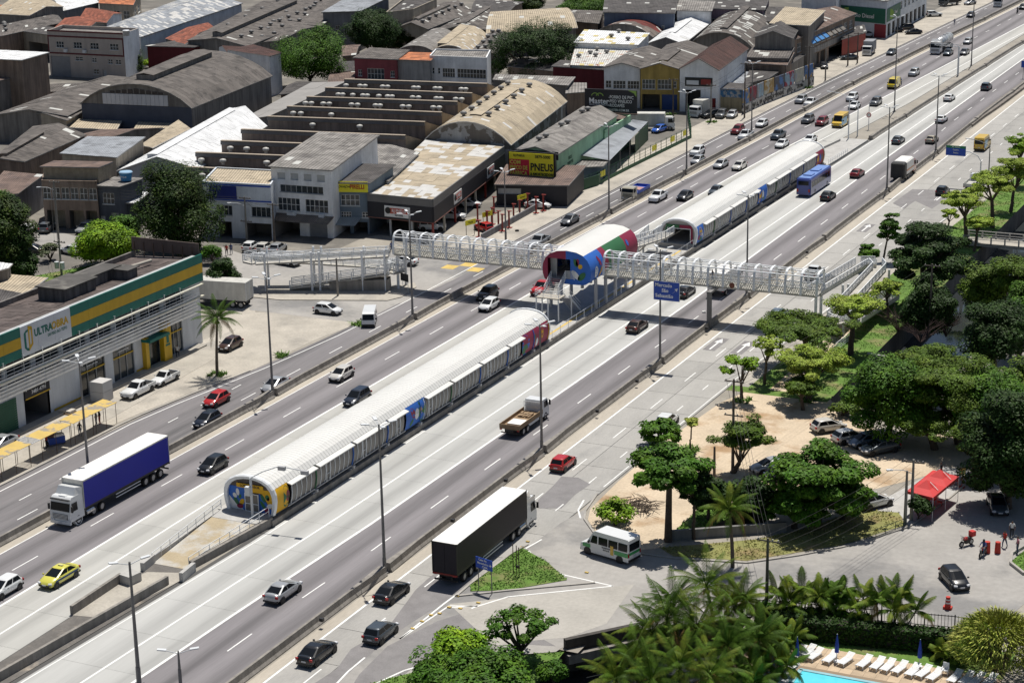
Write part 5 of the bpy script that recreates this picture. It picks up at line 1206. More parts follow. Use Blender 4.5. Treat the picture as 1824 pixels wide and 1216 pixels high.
# ================================================================== BUILDINGS
def wmat(n,c,st=.3): return mat('wall_'+n,c,.9,.16,.35,fine=.06,streak=st,bump=.15)
W_WH=wmat('white',(.78,.79,.80),.16); W_BE=wmat('beige',(.40,.35,.28)); W_GR=wmat('grey',(.2,.2,.21)); W_DK=wmat('stained_concrete',(.22,.205,.19),.5); W_BL=wmat('slate_blue',(.085,.095,.125),.12); W_RD=wmat('rose_red',(.26,.07,.08),.2); W_YE=wmat('ochre',(.42,.30,.09),.3); W_GN=wmat('pale_green',(.36,.58,.38),.2); W_MR=wmat('maroon',(.12,.02,.025),.2)
W_BR=wmat('brown_render',(.25,.19,.15),.5); W_TAN=wmat('tan',(.34,.27,.19),.35); W_LB=wmat('cool_white',(.62,.66,.71),.12); W_BK=wmat('brick',(.26,.15,.10),.3); W_CH=flat('charcoal_cladding',(.022,.022,.028),.6,var=.15); W_DB=wmat('dark_blue_grey',(.07,.08,.10),.2); W_PU=wmat('mauve',(.22,.16,.2),.3); W_GS=wmat('blue_grey',(.13,.17,.21),.15)
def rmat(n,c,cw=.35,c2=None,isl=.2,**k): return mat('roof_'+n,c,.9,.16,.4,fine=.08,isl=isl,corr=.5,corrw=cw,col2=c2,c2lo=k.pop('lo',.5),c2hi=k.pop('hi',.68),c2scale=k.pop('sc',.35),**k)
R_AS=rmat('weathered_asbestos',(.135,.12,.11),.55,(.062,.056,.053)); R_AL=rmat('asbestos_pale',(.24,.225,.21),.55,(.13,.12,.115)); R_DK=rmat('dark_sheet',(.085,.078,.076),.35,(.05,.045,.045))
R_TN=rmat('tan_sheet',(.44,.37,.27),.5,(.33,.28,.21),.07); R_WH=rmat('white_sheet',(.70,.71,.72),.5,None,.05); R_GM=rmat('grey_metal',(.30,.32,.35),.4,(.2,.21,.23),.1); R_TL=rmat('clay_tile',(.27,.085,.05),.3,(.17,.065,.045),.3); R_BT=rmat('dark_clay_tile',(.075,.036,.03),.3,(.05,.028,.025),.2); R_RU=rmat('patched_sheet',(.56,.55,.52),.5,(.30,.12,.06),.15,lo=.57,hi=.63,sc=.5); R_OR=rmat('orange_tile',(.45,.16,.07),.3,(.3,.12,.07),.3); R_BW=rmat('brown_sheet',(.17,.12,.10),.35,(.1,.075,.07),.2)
R_SK=flat('skylight_sheet',(.50,.50,.47),.6,var=.15); R_PW=flat('patch_white_sheet',(.52,.51,.49),.6,var=.12)
m_vent=flat('roof_vent_metal',(.50,.49,.46),.5,var=.15); m_ventd=flat('roof_vent_grey',(.2,.195,.19),.6,var=.2)
def vent_me(m):
    q=MB(); n=10; q.loft([[(r*math.cos(2*PI*i/n),r*math.sin(2*PI*i/n),z) for i in range(n)] for r,z in ((.3,0),(.3,.35),(.55,.42),(.62,.65),(.5,.88),(.2,.98))],0,True); return q.mesh('roof_vent',m)
VME={}
def wallholes(mb, p, q, H, holes, dep=.22, mi=0, z0=0):
    """wall face from p to q (outside on the right of p->q), holes = (s0,s1,z0,z1) in metres"""
    p=Vector((p[0],p[1],0)); q=Vector((q[0],q[1],0)); L=(q-p).length
    if L<.01: return
    d=(q-p)/L; n=Vector((d.y,-d.x,0)); P=lambda s,z,o=0: tuple(p+d*s-n*o+Vector((0,0,z)))
    holes=[(max(0,a),min(L,b),max(z0,c),min(H,e)) for a,b,c,e in holes]; holes=[h for h in holes if h[1]-h[0]>.05 and h[3]-h[2]>.05]
    ss=sorted(set([0,L]+[v for h in holes for v in h[:2]])); zs=sorted(set([z0,H]+[v for h in holes for v in h[2:]]))
    for a,b in zip(ss,ss[1:]):
        for c,e in zip(zs,zs[1:]):
            sm,zm=(a+b)/2,(c+e)/2
            if not any(h[0]<sm<h[1] and h[2]<zm<h[3] for h in holes): mb.quad(P(a,c),P(b,c),P(b,e),P(a,e),mi)
    for a,b,c,e in holes:
        mb.quad(P(a,c),P(a,e),P(a,e,dep),P(a,c,dep),mi); mb.quad(P(b,e),P(b,c),P(b,c,dep),P(b,e,dep),mi); mb.quad(P(a,e),P(b,e),P(b,e,dep),P(a,e,dep),mi)
        if c>z0+.01: mb.quad(P(b,c),P(a,c),P(a,c,dep),P(b,c,dep),mi)
    return P
def window(t, P, a, b, c, e, n=2, rows=2, fm=None, pm=None, sill=True):
    """frame with mullions (part) and glass (sub-part) in a hole a..b x c..e"""
    q=MB(); w=.07
    def bar(s0,z0,s1,z1): q.bar(P(s0,z0,.12),P(s1,z1,.12),w,w)
    bar(a,c+w/2,b,c+w/2); bar(a,e-w/2,b,e-w/2); bar(a+w/2,c,a+w/2,e); bar(b-w/2,c,b-w/2,e)
    for k in range(1,n): bar(a+(b-a)*k/n,c,a+(b-a)*k/n,e)
    for k in range(1,rows): bar(a,c+(e-c)*k/rows,b,c+(e-c)*k/rows)
    o=wb(q,'window',fm or m_wframe,t); g_=MB(); g_.quad(P(a,c,.17),P(b,c,.17),P(b,e,.17),P(a,e,.17)); sub(g_,'pane',pm or m_pane,o,t)
    if sill: s_=MB(); s_.bar(P(a-.08,c-.04,-.05),P(b+.08,c-.04,-.05),.18,.08); sub(s_,'sill',fm or m_wframe,o,t)
    return o
def zfun(kind,z,rise):
    return {'flat':lambda u,v:z,'gable':lambda u,v:z+rise*(1-abs(2*u-1)),'gablex':lambda u,v:z+rise*(1-abs(2*v-1)),'arch':lambda u,v:z+rise*(1-(2*u-1)**2)**.8 if abs(2*u-1)<1 else z,'archx':lambda u,v:z+rise*max(0,1-(2*v-1)**2)**.8,'shed':lambda u,v:z+rise*v,'shedx':lambda u,v:z+rise*u,'hip':lambda u,v:z+rise*min(1,2.2*min(u,1-u,v,1-v))}[kind]
BLD=[]
def bldg(name,label,quad,z,roof='flat',rise=0,wall=W_DK,rmt=R_AS,holes=None,wins=(),oh=.35,sky=.04,parapet=0,vents=(),ventm=None,monitor=None,cat='building',group=None,sheet=(1.1,2.2),third=True,base=0,world=False,back=True,ins=(.0,1),skm=None):
    """building whose roof corners show at four (or three) pixels at eave height z: front-left, front-right, back-right, back-left"""
    Q=[Vector(p) for p in quad] if world else [G(p[0],p[1],z) for p in quad]
    if len(Q)==3: Q.append(Q[0]+Q[2]-Q[1])
    A,B,C,D=[Vector((q.x,q.y,0)) for q in Q]
    t=E(name,label,cat,((A+B+C+D)/4).to_tuple(),world=True,group=group); BLD.append(t)
    zf=zfun(roof,z,rise)
    def P(u,v,o=0): q=A*(1-u)*(1-v)+B*u*(1-v)+C*u*v+D*(1-u)*v; return (q.x,q.y,zf(min(max(u,0),1),min(max(v,0),1))+o)
    # walls
    hol={'F':[], 'R':[], 'L':[], 'B':[]}
    edges={'F':(A,B),'R':(B,C),'B':(C,D),'L':(D,A)}
    wl=[]
    for w_ in wins:
        e,u0,u1,c,d=w_[:5]; kind=w_[5] if len(w_)>5 else 'w'; L=(edges[e][1]-edges[e][0]).length
        hol[e].append((u0*L,u1*L,c,d)); wl.append((e,u0*L,u1*L,c,d,kind,w_[6] if len(w_)>6 else 0))
    mb=MB(); PF={}
    top=z if parapet==0 else z+parapet
    for e,(p,q) in edges.items(): PF[e]=wallholes(mb,p,q,top,hol[e],.3)
    us=[0,.1,.2,.3,.4,.5,.6,.7,.8,.9,1]
    if roof in ('gable','arch','shedx','hip'):
        for v in (0,1):
            pts=[P(u,v) for u in us]; mb.poly([(A if v==0 else D).to_tuple()[:2]+(z,)]+pts+[(B if v==0 else C).to_tuple()[:2]+(z,)] if False else [p for p in pts]+[(P(1,v)[0],P(1,v)[1],z-.02),(P(0,v)[0],P(0,v)[1],z-.02)])
    if roof in ('gablex','archx','shed','hip'):
        for u in (0,1):
            pts=[P(u,v) for v in us]; mb.poly(pts+[(P(u,1)[0],P(u,1)[1],z-.02),(P(u,0)[0],P(u,0)[1],z-.02)])
        if roof=='shed': mb.quad(P(0,1),P(1,1),(C.x,C.y,z-.02),(D.x,D.y,z-.02))
    if parapet:
        for p,q in edges.values():
            d=(q-p).normalized(); n=Vector((-d.y,d.x,0)); mb.bar((p+n*.12+Vector((0,0,top+.0))),(q+n*.12+Vector((0,0,top+.0))),.26,.14)
            mb.quad(tuple(p+n*.2+Vector((0,0,z))),tuple(q+n*.2+Vector((0,0,z))),tuple(q+n*.2+Vector((0,0,top))),tuple(p+n*.2+Vector((0,0,top))))
    wb(mb,'wall',wall,t)
    # roof sheets
    LU=((B-A).length+(C-D).length)/2; LV=((D-A).length+(C-B).length)/2
    if parapet: eu=ev=-.02
    else: eu,ev=oh/LU,oh/LV
    mb=MB(); run_u = roof in ('gable','arch','shedx')
    su,sv=(sheet[1],sheet[0]) if run_u else sheet
    nu=max(2,min(70,round(LU/su))); nv=max(2,min(90,round(LV/sv)))
    if roof in ('gable',): nu+=nu%2
    if roof in ('gablex',): nv+=nv%2
    if roof in ('arch',): nu=max(nu,10)
    if roof=='archx': nv=max(nv,10)
    def PP(u,v,o):
        uu=-eu+u*(1+2*eu); vv=-ev+v*(1+2*ev)
        q=A*(1-uu)*(1-vv)+B*uu*(1-vv)+C*uu*vv+D*(1-uu)*vv
        zz=zf(min(max(uu,0),1),min(max(vv,0),1))
        if roof in ('gable','arch') and (uu<0 or uu>1): zz-=abs(min(0,uu)+max(0,uu-1))*2*rise*.8
        if roof in ('gablex','archx') and (vv<0 or vv>1): zz-=abs(min(0,vv)+max(0,vv-1))*2*rise*.8
        return (q.x,q.y,zz+o)
    for i in range(nu):
        for j in range(nv):
            u0,u1,v0,v1=i/nu,(i+1)/nu,j/nv,(j+1)/nv; j1,j2=R.uniform(.03,.075),R.uniform(.03,.075)
            mi=1 if R.random()<sky else 0
            uvs=[(u0*LU,v0*LV),(u1*LU,v0*LV),(u1*LU,v1*LV),(u0*LU,v1*LV)]
            if run_u: uvs=[(b,a) for a,b in uvs]
            mb.quad(PP(u0,v0,j1),PP(u1,v0,j1),PP(u1,v1,j2),PP(u0,v1,j2),mi,uvs)
    rf=wb(mb,'roof',[rmt,skm or R_SK],t)
    if not parapet:
        mb=MB()
        for (u0,v0),(u1,v1) in (((0,0),(1,0)),((1,0),(1,1))):
            n=10 if roof in('arch','archx') else 2 if roof!='flat' else 1
            for k in range(n): mb.bar(PP(u0+(u1-u0)*k/n,v0+(v1-v0)*k/n,-.04),PP(u0+(u1-u0)*(k+1)/n,v0+(v1-v0)*(k+1)/n,-.04),.08,.16)
        wb(mb,'eaves_trim',m_ventd if rmt not in (R_WH,R_TN) else R_PW,t)
    if monitor:
        (u0,u1,v0,v1,h)=monitor[:5]; mm=MB(); w2=MB()
        c=[P(u0,v0),P(u1,v0),P(u1,v1),P(u0,v1)]; zt=max(p[2] for p in c)+h; um=(u0+u1)/2; rg=P(um,v0)[2]+h+.25
        lo=[(p[0],p[1],min(p[2],zt)-.3) for p in c]; hi=[(p[0],p[1],zt) for p in c]
        for k in range(4): w2.quad(lo[k],lo[(k+1)%4],hi[(k+1)%4],hi[k])
        wb(w2,'monitor_wall',wall,t)
        r0,r1=P(um,v0),P(um,v1); r0=(r0[0],r0[1],zt+h*.3); r1=(r1[0],r1[1],zt+h*.3); n=max(2,int((Vector(r1)-Vector(r0)).length/1.1))
        e0=[tuple(Vector(a)+(Vector(a)-Vector((r[0],r[1],a[2])))*.25) for a,r in ((hi[0],r0),(hi[1],r0),(hi[2],r1),(hi[3],r1))]
        lerp=lambda a,b,k:tuple(a[i]+(b[i]-a[i])*k for i in range(3))
        for k in range(n):
            for (x0,x1) in ((e0[0],e0[3]),(e0[1],e0[2])):
                a,b=lerp(x0,x1,k/n),lerp(x0,x1,(k+1)/n); c_,d_=lerp(r0,r1,(k+1)/n),lerp(r0,r1,k/n); mm.quad(a,b,c_,d_,0,[(k*1.1,0),(k*1.1+1.1,0),(k*1.1+1.1,2),(k*1.1,2)])
        wb(mm,'roof_monitor',rmt,t)
    vm=ventm or m_ventd
    if vents:
        if vm.name not in VME: VME[vm.name]=vent_me(vm)
        for u,v in vents:
            q=Vector(P(u,v,-.05)); o=ORG[t.name]; put('roof_vent',VME[vm.name],t,(q.x-o[0],q.y-o[1],q.z-o[2]))
    for e,a,b,c,d,kind,n in wl:
        Pf=PF[e]
        if kind=='w': window(t,Pf,a,b,c,d,n or max(2,round((b-a)/.9)),2)
        elif kind=='wd': window(t,Pf,a,b,c,d,n or max(2,round((b-a)/.8)),1,m_frame)
        elif kind in ('s','sb','sr','sg'):
            q=MB(); k=max(3,int((d-c)/.3))
            for i in range(k): z0,z1=c+(d-c)*i/k,c+(d-c)*(i+1)/k; q.quad(Pf(a,z0,.2),Pf(b,z0,.2),Pf(b,z1,.15),Pf(a,z1,.15))
            wb(q,'roller_shutter',{'s':mat('shutter_grey',(.25,.26,.28),.6,.1,1),'sb':mat('shutter_blue',(.03,.07,.22),.6,.1,1),'sr':mat('shutter_red',(.25,.03,.03),.6,.1,1),'sg':mat('shutter_green',(.03,.09,.05),.6,.1,1)}[kind],t)
        elif kind=='d': q=MB(); q.quad(Pf(a,c,.2),Pf(b,c,.2),Pf(b,d,.2),Pf(a,d,.2)); wb(q,'door',m_frame,t)
        elif kind=='o':
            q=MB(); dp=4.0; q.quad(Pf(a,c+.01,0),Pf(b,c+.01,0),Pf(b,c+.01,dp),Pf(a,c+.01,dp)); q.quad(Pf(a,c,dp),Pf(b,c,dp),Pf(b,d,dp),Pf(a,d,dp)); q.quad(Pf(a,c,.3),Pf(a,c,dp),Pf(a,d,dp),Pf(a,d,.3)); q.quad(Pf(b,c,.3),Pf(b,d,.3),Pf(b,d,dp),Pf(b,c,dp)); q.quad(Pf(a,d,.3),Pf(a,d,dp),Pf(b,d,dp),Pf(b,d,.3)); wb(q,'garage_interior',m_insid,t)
    t['_']=0; del t['_']
    return t,PF,P
def board(t,Pf,a,b,c,d,m,name='sign_board',off=.12,th=.1):
    q=MB(); p0=Vector(Pf(a,c,-off)); p1=Vector(Pf(b,c,-off)); q.bar(Vector(Pf(a,(c+d)/2,-off+th/2)),Vector(Pf(b,(c+d)/2,-off+th/2)),th,d-c); return wb(q,name,m,t)
def ftext(t,part,Pf,s,sc,zc,size,m,off=.14,bold=.01,sx=1,shear=0):
    a=Vector(Pf(sc,zc,-off)); b=Vector(Pf(sc+1,zc,-off)); o=ORG[t.name]
    return text(s,size,m,part,plane_mtx((a.x-o[0],a.y-o[1],a.z-o[2]),b-a,(0,0,1)),bold,sx=sx,shear=shear)
def row(e,n,u0,u1,z0,z1,kind='w',fill=.6,k=0):
    w_=(u1-u0)/n; return [(e,u0+w_*i+w_*(1-fill)/2,u0+w_*(i+1)-w_*(1-fill)/2,z0,z1,kind,k) for i in range(n)]
def vrow(n,u,v0,v1): return [(u,v0+(v1-v0)*i/max(1,n-1)) for i in range(n)]
# ---------------------------------------------------------------- the hardware store on the left
UX=-143.1; UY0,UY1=150,204.3
us=E('hardware_store','hardware store with a green and yellow striped fascia and white louvres','store',(UX,175,0),world=True)
mb=MB()
doors=[(14.9-2.6,14.9+2.6)]
hl=[(163.6-UY0+.0,167.2-UY0,0,3.9),(170.2-UY0-1.6,170.2-UY0+2.9,0,4.1),(180-UY0-1.2,180-UY0+3.8,0.05,4.3),(185.6-UY0-.2,185.6-UY0+4.0,.05,4.3),(192.2-UY0,195.2-UY0,.02,3.6),(197.2-UY0,200-UY0,.05,4.3)]
PU=wallholes(mb,(UX,UY0),(UX,UY1),11.7,hl+[(1.0+5.05*k,5.2+5.05*k,5.4,8.1) for k in range(10)],.3)
for p,q in (((UX,UY1),(UX-9.8,UY1)),((UX-9.8,UY1),(UX-9.8,UY0)),((UX-9.8,UY0),(UX,UY0))): wallholes(mb,p,q,10.3,[],.3)
wb(mb,'wall',mat('wall_store_white',(.62,.64,.66),.8,.06,.4,fine=.04,streak=.15),us)
for k in range(10): window(us,PU,1.0+5.05*k,5.2+5.05*k,5.4,8.1,3,2,m_frame)
m_ug=mat('fascia_green',(.0,.145,.115),.5,.07,.5,streak=.1); m_uy=mat('fascia_yellow',(.58,.36,.015),.5,.07,.5,streak=.1); m_uw=mat('fascia_white',(.58,.61,.66),.5,.05,.5)
def ufas(y0,y1,z0,z1,m,name='fascia_panel'):
    n=max(1,round((y1-y0)/3.3))
    for k in range(n):
        a,b=y0+(y1-y0)*k/n,y0+(y1-y0)*(k+1)/n; q=MB(); q.box((UX+.62,(a+b)/2,(z0+z1)/2),(.16,b-a-.02,z1-z0)); wb(q,name,m,us)
for a,b in ((UY0,168.2),(177.2,UY1)):
    ufas(a,b,8.4,9.45,m_ug); ufas(a,b,9.47,10.75,m_uy); ufas(a,b,10.77,11.9,m_ug)
ufas(168.2,177.2,8.4,11.9,m_uw)
q=MB(); q.box((UX+.28,176,11.85),(.56,UY1-UY0,.08)); q.box((UX+.28,176,8.45),(.56,UY1-UY0,.08)); wb(q,'fascia_cap',m_frame,us)
q=MB(); q.box((UX-4.8,UY1-.1,12.4),(10.4,.16,1.7)); wb(q,'rear_parapet',W_BW if 'W_BW' in globals() else wmat('brown_panel',(.13,.10,.09),.2),us)
for k in range(7): q=MB(); q.box((UX-.6-1.5*k,UY1-.22,11.4),(.12,.12,2.6)); wb(q,'parapet_post',m_rust,us)
# louvre screens in front of the windows
for tier,(z0,n) in enumerate(((4.55,5),(6.65,4))):
    for k in range(15):
        a=UY0+1.0+3.42*k; b=a+3.38
        if a>UY1-1: break
        x0=UX+.95
        for i in range(n):
            if tier==1 and i in (1,2): continue
            q=MB(); z=z0+.42*i; q.add([(x0,a,z),(x0,b,z),(x0+.16,b,z+.30),(x0+.16,a,z+.30),(x0-.02,a,z+.03),(x0-.02,b,z+.03),(x0+.14,b,z+.33),(x0+.14,a,z+.33)],[(0,1,2,3),(7,6,5,4),(3,2,6,7),(0,4,5,1)]); wb(q,'louvre_slat',m_wmetal,us)
        q=MB(); q.box((x0-.08,a,z0+.9),(.07,.07,2.1)); q.box((UX+.45,a,z0+2.05),(1.05,.06,.06)); wb(q,'louvre_post',m_wmetal,us)
q=MB()
for z in (6.6,8.15): q.box((UX+.95,177,z),(.5,UY1-UY0-1,.12))
wb(q,'louvre_ledge',mat('ledge_cream',(.62,.59,.48),.7,.1,.5),us)
for z in (7.2,7.65): q=MB(); q.box((UX+1.02,176,z),(.05,UY1-UY0-1,.05)); wb(q,'louvre_rail',m_wmetal,us)
# ground floor fittings
gl_=m_pane
for y0,y1 in ((178.8,183.8),(185.4,189.6),(197.2,200.0)):
    q=MB(); q.quad((UX-.2,y0,.1),(UX-.2,y1,.1),(UX-.2,y1,4.3),(UX-.2,y0,4.3)); o=wb(q,'shop_window',m_pane,us)
    q=MB(); q.box((UX-.1,(y0+y1)/2,3.05),(.12,y1-y0,.16)); sub(q,'yellow_bar',m_uy,o,us)
    q=MB()
    for k in range(4): q.box((UX-.12,y0+(y1-y0)*k/3,2.2),(.07,.07,4.2))
    q.box((UX-.12,(y0+y1)/2,.15),(.1,y1-y0,.12)); sub(q,'window_frame',m_frame,o,us)
    text('compre pelo zap',.33,m_txt,o,plane_mtx((UX+.0-UX,(y0+y1)/2-175,3.75),(0,1,0),(0,0,1)),.004) if y1-y0>3.5 else None
for k,(y0,y1,m) in enumerate(((155.5,158.6,'w'),(158.6,161.2,'g'),(161.3,163.5,'w'),(163.6,167.2,'g'))):
    q=MB(); n=14
    for i in range(n): z0,z1=.05+3.85*i/n,.05+3.85*(i+1)/n; q.add([(UX+.05,y0,z0),(UX+.05,y1,z0),(UX+.09,y1,z1),(UX+.09,y0,z1)],[(0,1,2,3)])
    wb(q,'roller_shutter',mat('shutter_store_green',(.02,.10,.06),.6,.1,1) if m=='g' else mat('shutter_store_white',(.60,.61,.60),.6,.08,1),us)
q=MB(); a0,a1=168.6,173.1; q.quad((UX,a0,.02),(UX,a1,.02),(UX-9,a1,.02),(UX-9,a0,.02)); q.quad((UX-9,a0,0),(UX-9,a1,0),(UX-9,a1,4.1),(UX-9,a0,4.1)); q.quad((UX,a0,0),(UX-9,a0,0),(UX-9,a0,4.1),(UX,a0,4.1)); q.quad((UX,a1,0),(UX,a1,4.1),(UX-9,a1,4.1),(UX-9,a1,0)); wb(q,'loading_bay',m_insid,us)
q=MB(); q.box((UX+.1,170.85,3.65),(.2,4.4,1.1)); o=wb(q,'bay_header',W_CH,us); q=MB(); q.box((UX+.22,170.85,3.15),(.06,4.4,.14)); sub(q,'yellow_bar',m_uy,o,us)
text('3481-4791',.62,m_txt,o,plane_mtx((.21,171.1-175,3.72),(0,1,0),(0,0,1)),.006)
q=MB(); q.box((UX+.35,195.75,2.6),(.7,1.6,5.0)); o=wb(q,'entrance_pier',m_uy,us); q=MB(); q.box((UX+.71,195.75,2.9),(.03,.5,.9)); q.box((UX+.71,195.75,2.2),(.03,.9,.25)); sub(q,'pier_emblem',m_ug,o,us)
q=MB(); q.box((UX+.3,191.6,2.1),(.6,.7,4.1)); wb(q,'entrance_pier',m_uy,us); q=MB(); q.box((UX+.65,193.3,3.85),(1.4,4.2,.35)); wb(q,'entrance_canopy',m_ug,us); q=MB(); q.box((UX+.2,192.15,2),(.5,.22,3.8)); wb(q,'door_jamb',m_ug,us)
q=MB(); q.quad((UX-.25,192.2,.05),(UX-.25,195.2,.05),(UX-.25,195.2,3.6),(UX-.25,192.2,3.6)); wb(q,'entrance_door',m_pane,us)
q=MB(); q.box((UX+.04,176.3,.35),(.04,5.2,.22)); q.box((UX+.04,190.6,.35),(.04,1.6,.22)); wb(q,'yellow_skirting',m_uy,us)
q=MB(); q.box((UX+.7,176,.1),(1.4,UY1-UY0,.2)); wb(q,'doorstep',m_walk,us)
fx=UX+.72; T3=lambda s,y,z,size,m,b=.01,sx=1: text(s,size,m,us,plane_mtx((fx-UX,y-175,z),(0,1,0),(0,0,1)),b,'LEFT',sx=sx)
T3('ULTRA',170.55,10.55,1.2,m_ug,.045,.88); T3('OBRA',173.65,10.55,1.2,m_uy,.045,.95); T3('DE PISO AO TETO',172.9,9.7,.48,m_ug,.01,.9)
q=MB()
def lg(pts,m_,x=fx): q_=MB(); q_.add([(x,168.75+a,8.85+b*.93) for a,b in pts],[tuple(range(len(pts)))]); wb(q_,'emblem',m_,us)
lg([(.0,.5),(.35,.1),(.35,2.6),(.0,2.3)],m_ug); lg([(.35,.1),(.75,-.05),(.75,.3),(.35,.45)],m_ug); lg([(.35,2.3),(.35,2.6),(.75,2.7),(.75,2.4)],m_ug); lg([(.75,-.05),(1.5,.6),(1.5,1.0),(.75,.45)],m_uy); lg([(.75,.45),(1.0,.6),(1.0,2.5),(.75,3.1)],m_uy); lg([(1.25,.8),(1.5,.95),(1.5,2.6),(1.25,2.7)],m_uy); lg([(.75,3.1),(1.0,2.5),(1.5,2.6),(1.5,2.85)],m_uy)
# store roof
q=MB(); nu,nv=8,46
for i in range(nu):
    for j in range(nv):
        x0,x1=UX-.4-9.2*i/nu,UX-.4-9.2*(i+1)/nu; ya,yb=UY0+(UY1-UY0)*j/nv,UY0+(UY1-UY0)*(j+1)/nv; f=lambda x:11.2-.06*(UX-1-x) ; d=R.uniform(0,.06)
        q.quad((x1,ya,f(x1)+d),(x0,ya,f(x0)+d),(x0,yb,f(x0)+d),(x1,yb,f(x1)+d),0,[(ya,0),(ya,1),(yb,1),(yb,0)][0:1]*0 or [(ya,x1),(ya,x0),(yb,x0),(yb,x1)])
wb(q,'roof',rmat('wavy_brown_sheet',(.115,.092,.085),.6,(.07,.055,.052),.25),us)
for y0,y1,x0,x1,h in ((181.5,187.5,-150.4,-146.4,1.8),(187.52,193.6,-149.6,-147.4,1.7),(192.3,194.3,-147.38,-145.2,1.6)):
    q=MB(); q.box(((x0+x1)/2,(y0+y1)/2,10.7+h/2),(x1-x0,y1-y0,h)); wb(q,'roof_tank_house',wmat('black_stained',(.16,.15,.145),.75),us); q=MB(); q.box(((x0+x1)/2,(y0+y1)/2,10.7+h+.06),(x1-x0+.5,y1-y0+.5,.12)); wb(q,'roof_slab',mat('slab_black_mould',(.085,.08,.075),.9,.3,.5,col2=(.2,.19,.17),c2lo=.55,c2hi=.7),us)
q=MB(); q.tube((-148.0,194.5,11.6),(-147.2,200,11.6),.22,.22,8); wb(q,'gutter_pipe',m_walk,us)
q=MB(); q.bar((UX-9.7,UY0,10.9),(UX-9.7,UY1,10.9),.3,1.0); wb(q,'side_parapet',W_DK,us)
# ---------------------------------------------------------------- street front buildings
t,PF,P=bldg('warehouse','white three storey building with a grey sheet roof and a ragged shop awning',[(482,296),(589,303),(672,252)],10.9,'shed',1.0,W_WH,R_AL,wins=row('F',4,.06,.94,8.9,10.0,'d',.6)+[('F',.14,.86,6.9,8.1,'wd',8)]+[('F',.09,.46,3.9,6.0,'w',5),('F',.55,.93,3.9,6.0,'w',5)]+[('F',.12,.44,0,2.6,'o'),('F',.6,.9,0,2.6,'s')],sky=.01,cat='shop building')
L=(Vector(PF['F'](1,0))-Vector(PF['F'](0,0))).length
FL=(G(482,296,10.9)-G(589,303,10.9)).length
q=MB(); n=9
for k in range(n): a,b=-.6+(FL+.9)*k/n,-.6+(FL+.9)*(k+1)/n; z=R.uniform(-.06,.06); q.add([PF['F'](a,3.5,0),PF['F'](b,3.5,0),PF['F'](b,2.75+z,-2.4),PF['F'](a,2.75+z,-2.4)],[(0,1,2,3)],0,False,[[(a,0),(b,0),(b,2),(a,2)]])
wb(q,'awning',rmat('rusted_awning',(.20,.16,.13),.3,(.36,.30,.22),.2),t)
for a in (.3,.36,.83):
    q=MB(); p=Vector(PF['F'](FL*a,3.5,-.3)); q.box(tuple(p),(.9,.5,.65),.0); wb(q,'air_conditioner',m_polew,t)
t,PF,P=bldg('tyre_shop','narrow blue grey tyre shop with a yellow sign above the first floor',[(592,325),(655,326),(700,300)],8.2,'shed',.6,W_GS,R_DK,wins=[('F',.22,.75,4.5,6.3,'w',4),('F',.2,.5,2.6,3.5,'w',4),('F',.8,.98,2.6,3.5,'w',2),('F',.1,.45,0,1.9,'o'),('F',.55,.95,0,1.9,'o')],sky=0,cat='shop building')
fl=(G(592,325,8.2)-G(655,326,8.2)).length
q=board(t,PF['F'],0,fl,6.7,8.4,mat('sign_yellow',(.80,.72,.03),.5,.05,1)); ftext(t,q,PF['F'],'APROVADA',fl*.24,7.55,.55,m_txtk,shear=.25); ftext(t,q,PF['F'],'PIRELLI',fl*.7,7.55,.95,flat('sign_red_text',(.45,.02,.02)),bold=.03,sx=.8)
q=MB(); n=6
for k in range(n): a,b=-.4+(fl-.8)*k/n,-.4+(fl-.8)*(k+1)/n; q.add([PF['F'](a,2.7,0),PF['F'](b,2.7,0),PF['F'](b-.5,1.9,-2.6),PF['F'](a-.5,1.9,-2.6)],[(0,1,2,3)],0,False,[[(a,0),(b,0),(b,2),(a,2)]])
wb(q,'awning',rmat('grey_green_awning',(.33,.36,.36),.25,None,.1),t)
# tyre centre with the black fascia
Q=[G(655,346,6.4),G(770,357,6.4),G(897,262,6.4),G(758,249,6.4)]
t=E('tyre_centre','large open fronted tyre centre with black fascia and flat patched roof','tyre centre',(Q[1].x,Q[1].y,0),world=True); BLD.append(t)
q=MB(); A,B,C,D=Q; nu,nv=10,22
for i in range(nu):
    for j in range(nv):
        u0,u1,v0,v1=i/nu,(i+1)/nu,j/nv,(j+1)/nv; P2=lambda u,v: tuple((A*(1-u)*(1-v)+B*u*(1-v)+C*u*v+D*(1-u)*v)+Vector((0,0,.05+.6*v*0+d)))
        d=R.uniform(0,.05); band=int(v0*5.2)%2==0; mi=1 if (band and R.random()<.55) or R.random()<.04 else 0
        q.quad(P2(u0,v0),P2(u1,v0),P2(u1,v1),P2(u0,v1),mi,[(v0*40,u0*12),(v0*40,u1*12),(v1*40,u1*12),(v1*40,u0*12)])
wb(q,'roof',[R_TN,R_PW],t)
def fas(p,r,za,zb,m,nm,off,th=.2):
    d=(r-p).normalized(); n=Vector((d.y,-d.x,0)); q=MB(); a=p+n*off; b=r+n*off; q.bar((a.x,a.y,(za+zb)/2),(b.x,b.y,(za+zb)/2),th,zb-za); return wb(q,nm,m,t)
for p,r in ((A,B),(B,C)): fas(p,r,5.35,6.6,mat('fascia_grey',(.16,.155,.15),.6,.1,.5),'fascia_cap',.1); fas(p,r,2.9,5.35,W_CH,'fascia_panel',.12,.24); fas(p,r,2.78,2.9,mat('rust_trim',(.22,.10,.08),.7,.2,1),'fascia_trim',.14,.3)
fas(D,A,0,6.3,W_GR,'wall',0); fas(C,D,0,6.3,W_GR,'wall',0)
